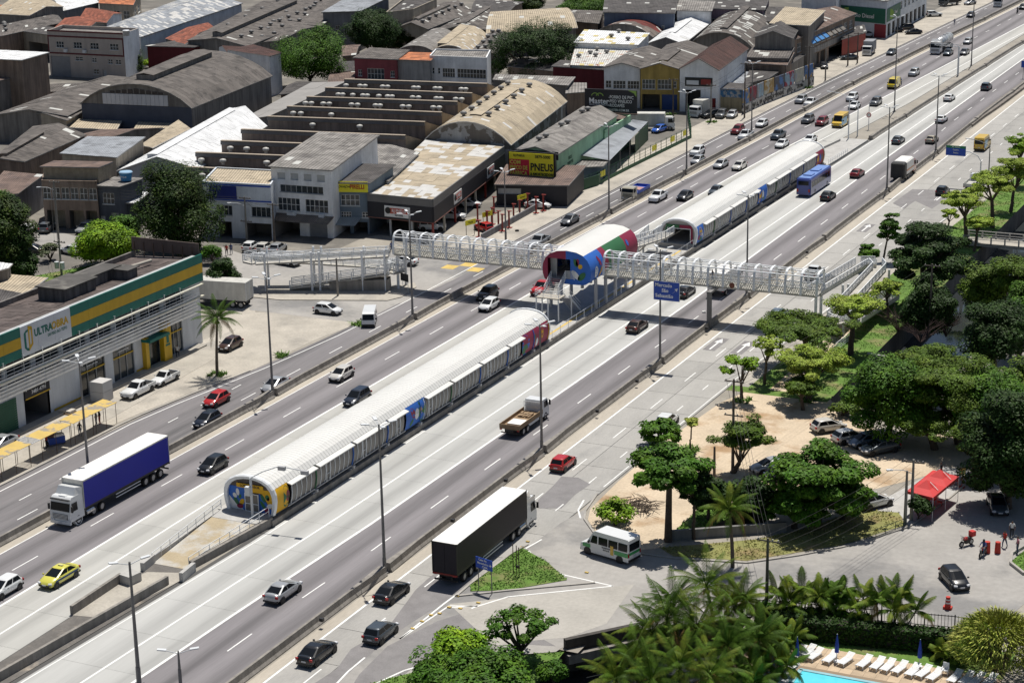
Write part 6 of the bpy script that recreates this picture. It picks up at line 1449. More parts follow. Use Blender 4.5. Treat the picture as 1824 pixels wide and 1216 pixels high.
q=MB(); q.poly([(p.x,p.y,.015) for p in Q]); wb(q,'floor',mat('shop_floor',(.17,.16,.15),.9,.2,.5),t)
q=MB(); m1=(A*.45+B*.55); m2=(D*.45+C*.55); q.quad((m1.x,m1.y+2,0),(m2.x,m2.y,0),(m2.x,m2.y,6),(m1.x,m1.y+2,6)); wb(q,'partition_wall',W_DK,t)
for k in range(8):
    p=B+(C-B)*(k/7); q=MB(); q.box((p.x-.1,p.y+.1,1.45),(.28,.28,2.9)); wb(q,'column',m_red if k in (0,2,5) else mat('column_pale',(.42,.4,.34),.8,.2,1),t)
for k in range(1,3): p=A+(B-A)*(k/3); q=MB(); q.box((p.x,p.y+.2,1.45),(.28,.28,2.9)); wb(q,'column',m_frame,t)
def rjsign(p,r,f,w_,zc,hh):
    d=(r-p).normalized(); n=Vector((d.y,-d.x,0)); c=p+(r-p)*f+n*.32; q=MB(); q.bar((c.x-d.x*w_/2,c.y-d.y*w_/2,zc),(c.x+d.x*w_/2,c.y+d.y*w_/2,zc),.1,hh); o=wb(q,'shop_sign',m_white,t); o2=ORG[t.name]
    c2=c+n*.06; q=MB(); a=c2-d*w_*.28; b=c2+d*w_*.42; q.bar((a.x,a.y,zc+.12),(b.x,b.y,zc+.12),.04,hh*.5); sub(q,'red_panel',flat('panel_red',(.5,.08,.04)),o,t)
    q=MB(); e=c2-d*w_*.36; q.tube((e.x,e.y,zc+.12),(e.x+n.x*.03,e.y+n.y*.03,zc+.12),hh*.3,hh*.3,16); sub(q,'tyre_emblem',m_txtk,o,t)
    c3=c2+d*w_*.07+n*.03; text('RJ PNEUS',hh*.42,m_txt,o,plane_mtx((c3.x-o2[0],c3.y-o2[1],zc+.12),d,(0,0,1)),.012,sx=.85); text('3879-5000',hh*.2,m_txtk,o,plane_mtx((c3.x-o2[0],c3.y-o2[1],zc-hh*.33),d,(0,0,1)),.006)
rjsign(A,B,.47,4.6,4.1,1.75); rjsign(B,C,.3,4.4,4.2,1.75); rjsign(B,C,.77,4.4,4.2,1.75)
# yard: lifts, wall, billboards
q_=GL([(985,356),(1230,240)])
lifts=[(853,415),(868,398),(877,392),(888,398),(895,404),(907,398),(915,385),(926,378),(940,366),(955,372),(968,368),(963,345),(975,338),(851,385),(880,372)]
for i,(a,b) in enumerate(sorted(lifts)):
    q=G(a,b+8); tl=E('car_lift_post','red steel car lift post in the tyre yard, '+(ORD+['thirteenth','fourteenth','fifteenth'])[i]+' counting from the left','lift post',(q.x,q.y,0),group='red car lift posts in the yard')
    MB().box((0,0,1.35),(.22,.22,2.7)).box((0,0,.06),(.9,.7,.12)).build('column',m_red,tl); MB().box((.1,0,2.75),(.7,.32,.12)).build('head',m_red,tl)
wall_thing('grey yard wall beside the sandy verge at the tyre shop',[(858,428),(905,402),(985,357),(1012,340)],1.0,.25,W_GR)
for k,(a,b) in enumerate(((838,420),(868,405),(930,374),(987,340))):
    q=G(a,b); ts=E('yard_sign','yellow lettered board on posts at the tyre yard wall, '+ORD[k]+' from the footbridge','sign',(q.x,q.y,0),rad(72),group='yellow boards at the tyre yard')
    for s in (-.9,.9): MB().tube((s,0,0),(s,0,2.6),.05,.05,6).build('post',m_pole,ts)
    MB().box((0,-.08,2.2),(2.3,.05,.8)).build('panel',mat('sign_yellow',(.80,.72,.03)),ts); text(('Pneus','Freios','Suspensão','Balanceamento')[k],.42 if k<2 else .3,m_txtk,ts,plane_mtx((0,-.11,2.2),(1,0,0),(0,0,1)),.008)
# yellow billboard
q=G(950,352); bh=px_h(950,352,315)
t=E('billboard','big yellow tyre billboard with a red panel on a single column in the tyre yard','billboard',(q.x,q.y,0),rad(3))
MB().tube((0,0,0),(0,0,bh+2),.33,.33,12).build('column',W_GS,t); s_=(G(988,315,bh)-G(905,311,bh)).length
BWd=8.0; BHt=4.1
MB().box((-.1,-.45,bh+BHt/2),(BWd,.12,BHt)).build('panel',mat('sign_yellow',(.80,.72,.03)),t); MB().box((-.05,-.2,bh+BHt/2+.1),(BWd+.6,.3,BHt+.2)).build('back_frame',m_dark,t)
MB().box((-.1-BWd/2+1.85,-.53,bh+1.5),(3.6,.04,2.95)).build('red_panel',flat('panel_crimson',(.55,.02,.05)),t)
m_ty=flat('text_yellow',(.65,.6,.1)); T=lambda s,x,z,sz,m,b=.02,sx=1: text(s,sz,m,t,plane_mtx((x,-.57,bh+z),(1,0,0),(0,0,1)),b,'LEFT',sx=sx)
T('COM',-3.95,2.45,.95,m_ty,.03,.9); T('PREÇO DE',-3.95,1.55,.95,m_ty,.03,.72); T('FÁBRICA',-3.95,.6,1.0,m_ty,.03,.8); T('PNEUS',-.25,1.75,1.75,m_txtk,.05,.8); T('& AMORTECEDORES',-.25,.6,.62,m_txtk,.02,.78); T('3879-5000',.6,3.55,.72,m_txtk,.015,.9); T('RJ PNEUS',-3.3,3.6,.5,m_txtk,.01)
# yard sheds behind the billboard
bldg('shed','low brown sheet roof shed behind the yellow billboard',[(884,328),(1010,330),(1040,302),(905,300)],3.6,'shed',.6,W_CH,R_BW,wins=[('F',.02,.35,1.9,2.9,'d')],sky=0,cat='shed')
bldg('shed','low shed with a pale flat roof beside the pale green wall',[(1000,300),(1072,296),(1082,285),(1010,286)],3.0,'flat',0,W_GS,R_AL,sky=0,cat='shed')
t,PF,P=bldg('office_building','long pale green building with a brown ribbed roof and a black front fascia',[(918,268),(992,274),(1098,205),(1040,190)],7.0,'gable',1.0,W_GN,R_AL,sky=.01,vents=vrow(3,.32,.15,.8)+vrow(3,.4,.2,.85),wins=[],cat='shop building')
Lf=(G(918,268,7)-G(992,274,7)).length; board(t,PF['F'],-.3,Lf+.3,5.9,7.3,W_CH,'fascia_panel'); Lr=(G(992,274,7)-G(1098,205,7)).length
for k,s in enumerate(('PISOS','CARPETES','3879')): ftext(t,t,PF['R'],s,Lr*.2,4.9-.9*k,.8,wmat('dark_letter',(.06,.12,.08)),.05,.01)
bldg('office_building','small pale green block with an open flat roof behind the black billboard post',[(1041,232),(1077,238),(1124,210),(1092,200)],5.2,'flat',0,W_GN,R_BW,parapet=.5,wins=[('F',.3,.7,2.4,3.0,'d')],sky=.05,cat='shop building')
t=E('canopy_roof','sloping grey metal canopy between the green buildings and the fence','canopy',tuple(G(1086,300)),world=True); Q=[G(1020,274,4.2),G(1086,286,3.2),G(1154,217,3.6),G(1127,213,4.6)]
q=MB(); n=12
for k in range(n): f=lambda a,b,x:a+(b-a)*x; q.quad(f(Q[0],Q[3],k/n),f(Q[1],Q[2],k/n),f(Q[1],Q[2],(k+1)/n),f(Q[0],Q[3],(k+1)/n),0,[(k*2,0),(k*2,5),(k*2+2,5),(k*2+2,0)])
wb(q,'sheet_roof',R_GM,t)
for k in range(5): p=Q[1]+(Q[2]-Q[1])*k/4; q=MB(); q.tube((p.x,p.y,0),(p.x,p.y,p.z),.1,.1,6); wb(q,'post',m_pole,t)
q=MB(); a=Q[2]; b=Q[1]*.35+Q[2]*.65; q.bar((a.x,a.y,1.6),(b.x,b.y,1.6),.1,3.2); wb(q,'green_screen',flat('screen_green',(.02,.07,.035)),t)
# green mesh fence along the verge
gf=E('mesh_fence','long green mesh fence with yellow boards along the sandy verge','fence',tuple(G(1040,330)),world=True); m_gf=flat('fence_green',(.015,.085,.035),.6); FP=GL([(1020,345),(1064,330),(1130,296),(1231,246)]); FP.append(G(1225,205))
for a,b in zip(FP,FP[1:]):
    q=MB(); q.bar((a.x,a.y,.3),(b.x,b.y,.3),.2,.6); wb(q,'base_wall',m_gf,gf); n=max(2,int((b-a).length/2.6)); r_=MB()
    for z in (1.0,1.6,2.3): r_.bar((a.x,a.y,z),(b.x,b.y,z),.035)
    wb(r_,'wire',m_gf,gf)
    for k in range(n): p=a+(b-a)*k/n; q=MB(); q.tube((p.x,p.y,0),(p.x,p.y,2.4),.06,.06,6); wb(q,'post',m_gf,gf)
for f,s in ((.08,1),(.3,2),(.62,2),(.85,2)):
    a,b=FP[s],FP[s+1]; p=a+(b-a)*f; d=(b-a).normalized(); q=MB(); q.bar((p.x,p.y,1.6),(p.x+d.x*2.2,p.y+d.y*2.2,1.6),.06,1.0); wb(q,'yellow_board',mat('sign_yellow',(.80,.72,.03)),gf)
wall_thing('dark green solid fence panel beside the canopy yard',[(1010,348),(1024,343),(1066,330),(1075,322)],1.9,.15,flat('screen_green',(.02,.07,.035)),'green_fence','fence')
# black billboard
q=G(1090,260); bh=px_h(1090,260,200); t=E('billboard','tall black flooring billboard on a single dark post above the green buildings','billboard',(q.x,q.y,0),rad(5))
MB().tube((0,0,0),(0,0,bh+.5),.45,.45,12).build('column',m_dark,t); BWd=(G(1138,198,bh)-G(1042,195,bh)).length*.98; BHt=BWd*.425
MB().box((0,-.5,bh+BHt/2),(BWd,.25,BHt)).build('panel',W_CH,t); MB().box((0,-.2,bh-.15),(BWd,1.1,.12)).build('catwalk',m_rust,t)
T=lambda s,x,z,sz,m,b=.01,sx=1: text(s,sz,m,t,plane_mtx((BWd*x,-.65,bh+BHt*z),(1,0,0),(0,0,1)),b,'LEFT',sx=sx)
T('Master',-.42,.48,1.5,m_txt,.03,.95); T('PISOS E REVESTIMENTOS',-.41,.32,.36,m_txt,.003)
for k,s in enumerate(('-FORRO DE PVC','-PISO VINÍLICO','-RODAPÉS')): T(s,-.04,.68-.18*k,.85,m_txt,.008,.8)
T('3889-6219    MASTER.COM.BR',-.36,.12,.6,m_txt,.006,.95)
m_lime=flat('lime_green',(.25,.4,.08)); q=MB(); q.poly([(BWd*.33,-.64,bh+BHt*.99),(BWd*.49,-.64,bh+BHt*.99),(BWd*.49,-.64,bh+BHt*.72),(BWd*.44,-.64,bh+BHt*.88)]); q.poly([(-BWd*.49,-.64,bh+.05),(-BWd*.4,-.64,bh+.05),(-BWd*.45,-.64,bh+BHt*.1),(-BWd*.49,-.64,bh+BHt*.14)]); q.build('corner_shape',m_lime,t)
q=MB()
for c0 in (-.3,-.21):
    pts=[(BWd*(c0+.07*math.cos(a)),-.66,bh+BHt*(.66+.17*math.sin(a))) for a in [PI*(.1+.8*i/10) for i in range(11)]]
    for a,b in zip(pts,pts[1:]): q.bar(a,b,.03,.16)
q.build('hill_emblem',m_lime,t)
# ---------------------------------------------------------------- industrial quarter behind the street front
W=bldg; V=m_ventd; VL=m_vent
mb=MB(); mb.poly([(-700,190,.002),(-152,190,.002),(-152,262,.002),(-133,300,.002),(-133,420,.002),(-136,640,.002),(-700,640,.002)]); setting('shaded_quarter_yard',mb,mat('yard_concrete_with_shade',(.15,.14,.125),.95,.2,.15,fine=.12,col2=(.25,.23,.2),c2scale=.1))  # yard sheet coloured dark: shade between the buildings put into the ground colour
# saw tooth works: each tooth is a bay with a brown upright face and a roof falling away behind it
def tooth(t,a,b,z,h,dep,rise=0):
    A=G(a[0],a[1],z); B=G(b[0],b[1],z); d=(B-A).normalized(); n=Vector((-d.y,d.x,0))  # n points away from the viewer
    L=(B-A).length; q=MB(); k=max(4,int(L/1.3))
    for i in range(k):
        p=A+d*L*i/k; r=A+d*L*(i+1)/k; o=R.uniform(0,.04)
        q.quad((p.x-n.x*o,p.y-n.y*o,z-h),(r.x-n.x*o,r.y-n.y*o,z-h),(r.x-n.x*o,r.y-n.y*o,z-.75),(p.x-n.x*o,p.y-n.y*o,z-.75))
    wb(q,'upright_face',wmat('brown_upright',(.27,.22,.19),.4),t)
    q=MB(); q.bar((A.x-n.x*.15,A.y-n.y*.15,z-.45),(B.x-n.x*.15,B.y-n.y*.15,z-.45),.5,.55); wb(q,'curved_lip',mat('lip_dark_sheet',(.15,.145,.145),.8,.15,.5,isl=.1),t)
    q=MB(); q.bar((A.x-n.x*.05,A.y-n.y*.05,z-.02),(B.x-n.x*.05,B.y-n.y*.05,z-.02),.7,.16); wb(q,'ridge_cap',mat('ridge_cap_tan',(.36,.30,.235),.8,.15,.5),t)
    q=MB()
    for i in range(k):
        p=A+d*L*i/k; r=A+d*L*(i+1)/k; o=R.uniform(0,.05)
        for m_ in range(3):
            f0,f1=m_/3,(m_+1)/3; q.quad((p.x+n.x*dep*f0,p.y+n.y*dep*f0,z-(h*.9)*f0+o),(r.x+n.x*dep*f0,r.y+n.y*dep*f0,z-(h*.9)*f0+o),(r.x+n.x*dep*f1,r.y+n.y*dep*f1,z-(h*.9)*f1+o),(p.x+n.x*dep*f1,p.y+n.y*dep*f1,z-(h*.9)*f1+o),0,[(i,m_),(i+1,m_),(i+1,m_+1),(i,m_+1)])
    wb(q,'roof_slope',R_AS,t)
    for P_ in (A,B):
        q=MB(); q.poly([(P_.x,P_.y,z),(P_.x+n.x*dep,P_.y+n.y*dep,z-h*.9),(P_.x+n.x*dep,P_.y+n.y*dep,0),(P_.x,P_.y,0)]); wb(q,'gable_wall',W_TAN,t)
    q=MB(); q.quad((A.x,A.y,0),(B.x,B.y,0),(B.x,B.y,z-h),(A.x,A.y,z-h)); wb(q,'lower_wall',W_BR,t)
    return A,B,d,n,L
def vents_along(t,A,d,n,L,z,fs,off=-.9):
    if VL.name not in VME: VME[VL.name]=vent_me(VL)
    o=ORG[t.name]
    for f in fs: p=A+d*L*f+n*off; put('roof_vent',VME[VL.name],t,(p.x-o[0],p.y-o[1],z-o[2]))
SAW=[((614,141),(868,149),9.4),((580,156),(841,166),9.2),((547,172),(815,181),9.0),((512,189),(787,200),8.8),((477,207),(757,217),8.6),((430,230),(722,241),8.6),((394,250),(640,259),8.4),((349,271),(610,281),8.2),((330,297),(500,304),8.0)]
VF=[[.02,.12,.155,.28,.315,.5,.53,.65,.68,.83,.86],[.1,.13,.2,.27,.3,.38,.44,.47,.61,.65,.77,.8,.9,.94],[.0,.04,.12,.16,.31,.35,.47,.5,.65,.69,.85,.89],[.05,.1,.3],[.3,.6],[.46,.55,.64,.75],[.08,.2,.34],[.05,.2,.5],[.2]]
for k,((a,b,z),vf) in enumerate(zip(SAW,VF)):
    A=G(a[0],a[1],z); t=E('sawtooth_bay','brown saw tooth roof bay of the works, '+ORD[k]+' counting from the back','factory bay',(A.x,A.y,0),group='saw tooth roof bays',world=True)
    A,B,d,n,L=tooth(t,a,b,z,3.0,9.6); vents_along(t,A,d,n,L,z-1.75,vf)
W('low_building','wide smooth grey low roof left of the saw tooth works',[(430,214),(478,207),(613,146),(556,148)],4.2,'flat',0,W_GR,mat('roof_smooth_grey',(.27,.26,.25),.9,.1,.3,isl=.04),sky=0,sheet=(6,8),cat='warehouse')
W('warehouse','barrel roofed warehouse with tan sheets and a peeling front arch',[(760,247),(908,257),(1007,180),(872,168)],6.6,'arch',3.6,mat('wall_peeling',(.16,.145,.13),.9,.2,.4,col2=(.36,.36,.36),c2lo=.5,c2hi=.53,c2scale=.35,streak=.2),R_TN,sky=.05,vents=vrow(7,.36,.12,.85)+vrow(6,.64,.15,.85),skm=R_PW,monitor=(.44,.56,.12,.75,.25),cat='warehouse')
W('warehouse','white side building behind the tan flat roof with a dark doorway',[(590,303),(690,322),(745,272),(672,252)],7.0,'flat',0,W_WH,R_AL,wins=[('F',.3,.5,2,5,'d')],cat='warehouse')
# big barrel warehouse with slate blue front
t,PF,P=W('warehouse','big dark barrel roofed warehouse with a slate blue front and white arch panel',[(146,184),(340,192),(482,135),(290,118)],7.2,'arch',4.3,W_DK,R_AS,sky=.008,monitor=(.44,.58,.1,.85,1.1),sheet=(1.6,2.4),cat='warehouse')
Lf=(G(146,184,7.2)-G(340,192,7.2)).length
board(t,PF['F'],-.1,Lf+.1,0,7.2,W_BL,'front_panel',.1); 
for k in range(15): board(t,PF['F'],Lf*(.2+.6*k/15),Lf*(.2+.6*(k+1)/15)-.05,7.3,9.4,flat('panel_white',(.52,.53,.56),.6,obj=.06),'white_panel',.15)
for k in range(9): board(t,PF['F'],Lf*(.27+.5*k/9),Lf*(.27+.5*(k+.75)/9),9.5,9.5+1.0*(1-abs(k-4)/7),mat('arch_slats',(.07,.06,.055),.9,.3,1),'vent_slat',.08)
W('warehouse','tall narrow white gable wall at the end of the dark barrel warehouse',[(480,100),(500,94),(450,82),(405,90)],9.0,'shed',.2,W_WH,R_BT,cat='warehouse',sky=0)
t,PF,P=W('office_block','beige three storey block with maroon bands and four upper windows',[(84,61),(219,67),(247,57),(112,51)],10.0,'flat',0,mat('wall_block_beige',(.44,.39,.35),.9,.08,.4,streak=.12),R_AL,parapet=.8,wins=[('F',.11,.21,6.9,8.4,'w',3),('F',.34,.45,6.9,8.4,'w',3),('F',.56,.67,6.9,8.4,'w',3),('F',.82,.93,6.9,8.4,'w',3),('F',.02,.28,0,4.9,'s'),('F',.35,.45,4,5,'w',2),('F',.57,.63,3.8,4.9,'w',2),('F',.78,.84,3.6,4.7,'w',2),('F',.88,.95,3.6,4.7,'w',2),('F',.58,.65,1,2.2,'w',2),('F',.7,.75,0,2.2,'d')],sky=0,cat='office block')
Lf=(G(84,61,10)-G(219,67,10)).length; mmr=flat('maroon_band',(.11,.02,.025))
for z in (9.6,5.6,10.85): board(t,PF['F'],0,Lf,z-.18,z+.18,mmr,'maroon_band',.06)
for s in (0,Lf-.3): board(t,PF['F'],s,s+.3,5.8,9.4,mmr,'maroon_band',.05)
board(t,PF['R'],.1,(G(219,67,10)-G(247,57,10)).length,0,10.8,W_LB,'side_cladding',.06)
for s in (.24,.49): q=MB(); q.box(Vector(PF['F'](Lf*s,6.3,-.3)).to_tuple(),(.9,.5,.7)); wb(q,'air_conditioner',m_polew,t)
W('warehouse','long white sided hall with a grey white gable roof behind the beige block',[(180,52),(250,66),(430,6),(330,-4)],7.5,'gable',1.6,W_LB,R_GM,sky=.3,skm=R_PW,cat='warehouse')
W('warehouse','low wall building with a black gate left of the beige block',[(36,55),(86,62),(100,50),(60,45)],7,'flat',0,W_BE,R_DK,wins=[('F',.25,.98,0,4.6,'o')],cat='warehouse')
W('house','house with an orange tiled hip roof left of the white hall',[(95,53),(150,56),(190,41),(139,30)],7.5,'gablex',1.2,W_BE,R_TL,sky=0,cat='house')
W('house','house with a red tiled roof and white side wall above the orange one',[(143,32),(188,42),(216,24),(165,15)],6.5,'gablex',1.2,W_WH,R_TL,wins=row('R',4,.1,.9,3.2,4.6),sky=0,cat='house')
W('house','ochre banded house with an orange roof at the top left edge',[(177,6),(236,9),(250,-8),(185,-10)],7,'gablex',1,W_BE,R_OR,wins=row('F',3,.05,.95,3.0,5.2,'w',.6)+row('R',2,.1,.9,3,5),sky=0,cat='house')
W('warehouse','dark asbestos roof at the top left with round vents',[(-15,68),(112,40),(92,27),(-15,48)],7,'gablex',.8,W_BR,R_AS,vents=vrow(4,.2,.2,.9),sky=.08,cat='warehouse')
W('warehouse','tan sheeted hall at the top left corner',[(-15,24),(52,28),(112,12),(60,-14)],8,'gablex',1.2,W_DK,R_TN,sky=.03,cat='warehouse')
W('house','small orange roofed house cut by the top left edge',[(-20,20),(14,18),(12,10),(-20,11)],7,'gablex',.8,W_WH,R_OR,sky=0,cat='house')
W('warehouse','white sheeted shed between the tan hall and the ochre house',[(111,20),(175,5),(160,-8),(98,2)],6.5,'shed',.4,W_GR,R_WH,cat='warehouse')
W('warehouse','tall bare concrete block with a white sheet roof at the left edge',[(-60,103),(38,107),(84,94),(-40,88)],12,'flat',0,W_BR,R_WH,sky=0,cat='warehouse')
W('warehouse','weathered shed roof against the bare concrete block',[(-30,150),(38,135),(38,118),(-30,112)],8,'shed',1.2,W_DK,R_BW,cat='warehouse')
W('house','red tiled roof strip in front of the white hall',[(296,69),(328,79),(381,49),(370,41)],6.5,'gablex',.7,W_GR,R_TL,sky=0,cat='house')
W('warehouse','maroon fronted yard building with a rusty rail beside the barrel warehouse',[(262,82),(345,84),(420,66),(340,68)],6.5,'flat',0,W_MR,R_DK,cat='warehouse')
W('warehouse','huge dark roof hall with a long ridge monitor and rows of vents',[(335,72),(440,82),(600,20),(470,2)],7.5,'gable',1.2,W_DK,R_AS,vents=vrow(9,.75,.1,.95)+vrow(4,.25,.3,.95),monitor=(.38,.52,.03,.95,1.0),sky=.01,cat='warehouse')
W('warehouse','brown tiled roof end next to the narrow white gable',[(405,92),(480,97),(470,88),(390,84)],7.5,'gablex',.8,W_WH,R_BT,cat='warehouse')
W('warehouse','wide vented asbestos roof left of the tall bright green tree',[(440,78),(500,72),(575,45),(480,10)],7,'gablex',.8,W_DK,R_AS,vents=vrow(5,.35,.1,.9)+vrow(4,.6,.2,.9),sky=.05,cat='warehouse')
W('warehouse','broad dark vented roof at the top, left of the blue grey block',[(470,38),(572,46),(640,3),(500,-14)],7.5,'gablex',1,W_DK,R_AS,vents=vrow(6,.3,.05,.95)+vrow(6,.6,.05,.95),sky=.02,cat='warehouse')
W('office_block','grey block with a plain pale metal roof at the top centre left',[(575,22),(641,20),(692,-4),(628,-8)],10,'shed',.2,W_GR,R_GM,wins=row('F',4,.05,.95,4.5,6.5,'w',.5),sky=0,cat='office block')
W('office_block','stained beige flat block behind the dark round tree',[(687,26),(737,20),(778,2),(724,-3)],9,'flat',0,W_BE,R_DK,parapet=.5,wins=row('F',2,.1,.9,4,6),cat='office block')
W('warehouse','gabled beige hall with a ridge monitor and vents at the top centre',[(704,51),(762,52),(842,20),(790,5)],6,'gable',1.6,W_BE,R_AS,vents=vrow(7,.7,.1,.95),monitor=(.42,.55,.1,.8,.5),wins=[('F',.3,.6,0,4,'o')],cat='warehouse')
W('warehouse','dark gable roof striped with pale skylights right of the beige hall',[(765,60),(868,54),(902,25),(850,15)],6,'gable',1.5,W_DK,R_AS,sky=.15,monitor=(.4,.55,.1,.9,.3),cat='warehouse')
W('warehouse','low pale barrel roof behind the rose red building',[(706,92),(772,92),(812,64),(762,58)],6,'arch',1.4,W_DK,R_AL,sky=.04,skm=R_PW,cat='warehouse')
W('warehouse','yellowish barrel roof with blue white translucent strips',[(770,92),(832,94),(870,66),(818,52)],6,'arch',1.6,W_DK,R_TN,sky=.1,skm=R_PW,monitor=(.12,.35,.05,.95,.2),cat='warehouse')
W('warehouse','wide tan barrel roof left of the dark tree at the top',[(868,60),(1026,50),(1000,22),(880,28)],6,'archx',2.6,W_DK,R_TN,sky=.02,cat='warehouse')
W('warehouse','grey vented roof beside the big dark tree',[(835,96),(880,96),(905,62),(870,60)],6,'gable',1.0,W_DK,R_AS,vents=vrow(4,.3,.1,.9)+vrow(4,.6,.1,.9),cat='warehouse')
W('house','rose red two storey house with three upper windows',[(631,103),(706,106),(727,91),(660,87)],8.2,'shed',.2,W_RD,R_AS,wins=[('F',.08,.17,4.2,5.6,'w',2),('F',.3,.7,3.6,6,'w',5),('F',.85,.95,4.2,5.6,'w',2)],sky=0,cat='house')
W('warehouse','tall grey corrugated screen wall between the rose red and the white houses',[(707,106),(765,108),(778,95),(730,94)],8,'flat',0,mat('wall_corrugated',(.33,.33,.33),.7,.12,.5,streak=.4),R_OR,cat='warehouse')
t,PF,P=W('office_block','white two storey office with long window rows right of the corrugated wall',[(765,102),(867,106),(874,92),(776,90)],8.3,'flat',0,W_WH,R_AL,parapet=.3,wins=[('F',.04,.08,4.7,6.0,'w',1),('F',.14,.18,4.7,6.0,'w',1),('F',.22,.44,4,6.0,'w',5),('F',.48,.98,4,6.0,'w',9),('F',.03,.46,1,2.4,'wd',7),('F',.55,.9,0,2.2,'o')],sky=0,cat='office block')
W('warehouse','white and rust patched shed roof with vents, right of the big dark tree',[(1018,116),(1104,119),(1132,78),(1030,76)],7.5,'shed',.3,W_WH,R_RU,vents=[(.1,.3),(.2,.75),(.4,.6),(.42,.35),(.6,.5),(.62,.8),(.3,.45)],ventm=V,sky=.08,skm=flat('yellow_sheet',(.5,.42,.18),.7),cat='warehouse')
W('warehouse','upper white and yellow striped shed roof behind the patched one',[(1024,76),(1135,80),(1155,62),(1043,56)],9,'shed',.3,W_WH,R_WH,vents=[(.5,.5),(.8,.3),(.55,.9)],ventm=V,sky=.15,skm=flat('yellow_sheet',(.5,.42,.18),.7),cat='warehouse')
W('warehouse','maroon wall building in the shade of the big dark tree',[(985,118),(1076,124),(1085,112),(1000,108)],7,'flat',0,W_MR,R_DK,cat='warehouse')
W('warehouse','ruined barrel roof with a dark red patch at the top',[(1065,56),(1162,66),(1207,34),(1160,18)],7,'arch',2.4,W_DK,mat('roof_ruined',(.14,.115,.10),.9,.2,.4,isl=.4,col2=(.13,.025,.02),c2lo=.5,c2hi=.54,c2scale=.09),sky=.06,cat='warehouse')
W('warehouse','bright white gable roof in the middle of the top edge',[(1157,76),(1216,78),(1264,40),(1210,34)],7,'gable',1.4,W_GR,R_WH,monitor=(.42,.58,.2,.8,.25),cat='warehouse')
W('warehouse','very large old grey barrel roof full of pale streaks at the top',[(1226,82),(1340,86),(1385,40),(1280,32)],6.5,'arch',3.4,W_DK,R_AS,sky=.18,monitor=(.45,.55,.1,.95,.4),cat='warehouse')
W('office_block','white windowless box with a ribbed grey roof behind the white gable',[(1206,19),(1266,20),(1272,5),(1212,3)],10,'shed',.3,W_WH,R_AL,cat='office block')
W('office_block','blue grey three storey block at the top edge',[(1076,22),(1200,24),(1206,-8),(1080,-8)],11,'flat',0,mat('wall_far_blue',(.12,.155,.22),.9,.15,.4,streak=.2),R_DK,wins=row('F',6,.3,.9,6,8,'w',.4),cat='office block')
W('office_block','mauve plastered block at the top edge right of the blue one',[(1200,14),(1360,18),(1370,-10),(1206,-10)],10,'flat',0,W_PU,R_DK,wins=row('F',6,.3,.95,5.5,7.5,'w',.6),cat='office block')
W('warehouse','dark stepped roofs behind the old barrel roof',[(1290,34),(1400,40),(1420,14),(1300,10)],8,'gablex',1,W_DK,R_DK,cat='warehouse')
# workshops beside the local road
t,PF,P=W('workshop','white fronted workshop with two ground floor shutters left of the ochre one',[(1076,120),(1140,121),(1186,92),(1128,88)],8.5,'gable',1.0,W_WH,R_AS,wins=[('F',.04,.2,4.2,5.7,'w',2),('F',.25,.6,4,5.7,'w',4),('F',.65,.98,4,5.7,'w',4),('F',.1,.9,0,3.4,'sr')],cat='workshop')
t,PF,P=W('workshop','ochre two storey workshop with a dark red opening and blue shutter',[(1141,122),(1210,123),(1258,84),(1190,80)],8.6,'gable',1.2,W_YE,R_AS,monitor=(.4,.6,.1,.6,.3),wins=[('F',.04,.38,4.3,6.3,'w',4),('F',.44,.8,4.3,6.3,'w',4),('F',.85,.93,4.6,6,'w',1),('F',.04,.5,0,3.2,'o'),('F',.55,.95,0,3.2,'sb')],sky=.02,cat='workshop')
t,PF,P=W('workshop','white workshop with a car poster under a long dark red tiled roof',[(1211,122),(1279,124),(1331,86),(1270,80)],9,'gable',2.2,W_WH,R_BT,sky=0,wins=[('F',.15,.55,0,4.6,'o'),('F',.85,.95,1,3,'sr')],cat='workshop')
Lf=(G(1211,122,9)-G(1279,124,9)).length; q=board(t,PF['F'],Lf*.14,Lf*.86,5.4,7.2,m_dark,'poster'); board(t,PF['F'],Lf*.18,Lf*.5,5.7,6.6,m_polew,'poster_car',.16); board(t,PF['F'],Lf*.56,Lf*.82,5.8,6.9,m_red,'poster_text',.16)
W('shed','low row of blue white metal roofs beside the tiled workshop',[(1279,160),(1325,158),(1345,112),(1322,104)],4,'shed',.3,W_GR,R_GM,cat='shed')
t,PF,P=W('wall_block','flat fronted block with a torn blue poster and yellowed lower wall',[(1280,158),(1323,160),(1335,150),(1290,148)],4.6,'flat',0,wmat('yellowed',(.34,.30,.2),.4),R_DK,cat='shed')
Lf=(G(1280,158,4.6)-G(1323,160,4.6)).length; board(t,PF['F'],.2,Lf-.2,2.9,4.7,mat('torn_poster',(.06,.17,.33),.7,.3,1,col2=(.4,.4,.38),c2lo=.5,c2hi=.56,c2scale=1.2),'poster')
W('warehouse','roofless dark yard building behind the mural wall',[(1325,150),(1368,140),(1432,98),(1345,108)],4.5,'flat',0,W_DK,R_DK,cat='warehouse')
W('warehouse','weathered shed roofs stacked behind the mural wall',[(1330,112),(1400,116),(1412,98),(1340,92)],6,'shed',.5,W_BR,R_BW,cat='warehouse')
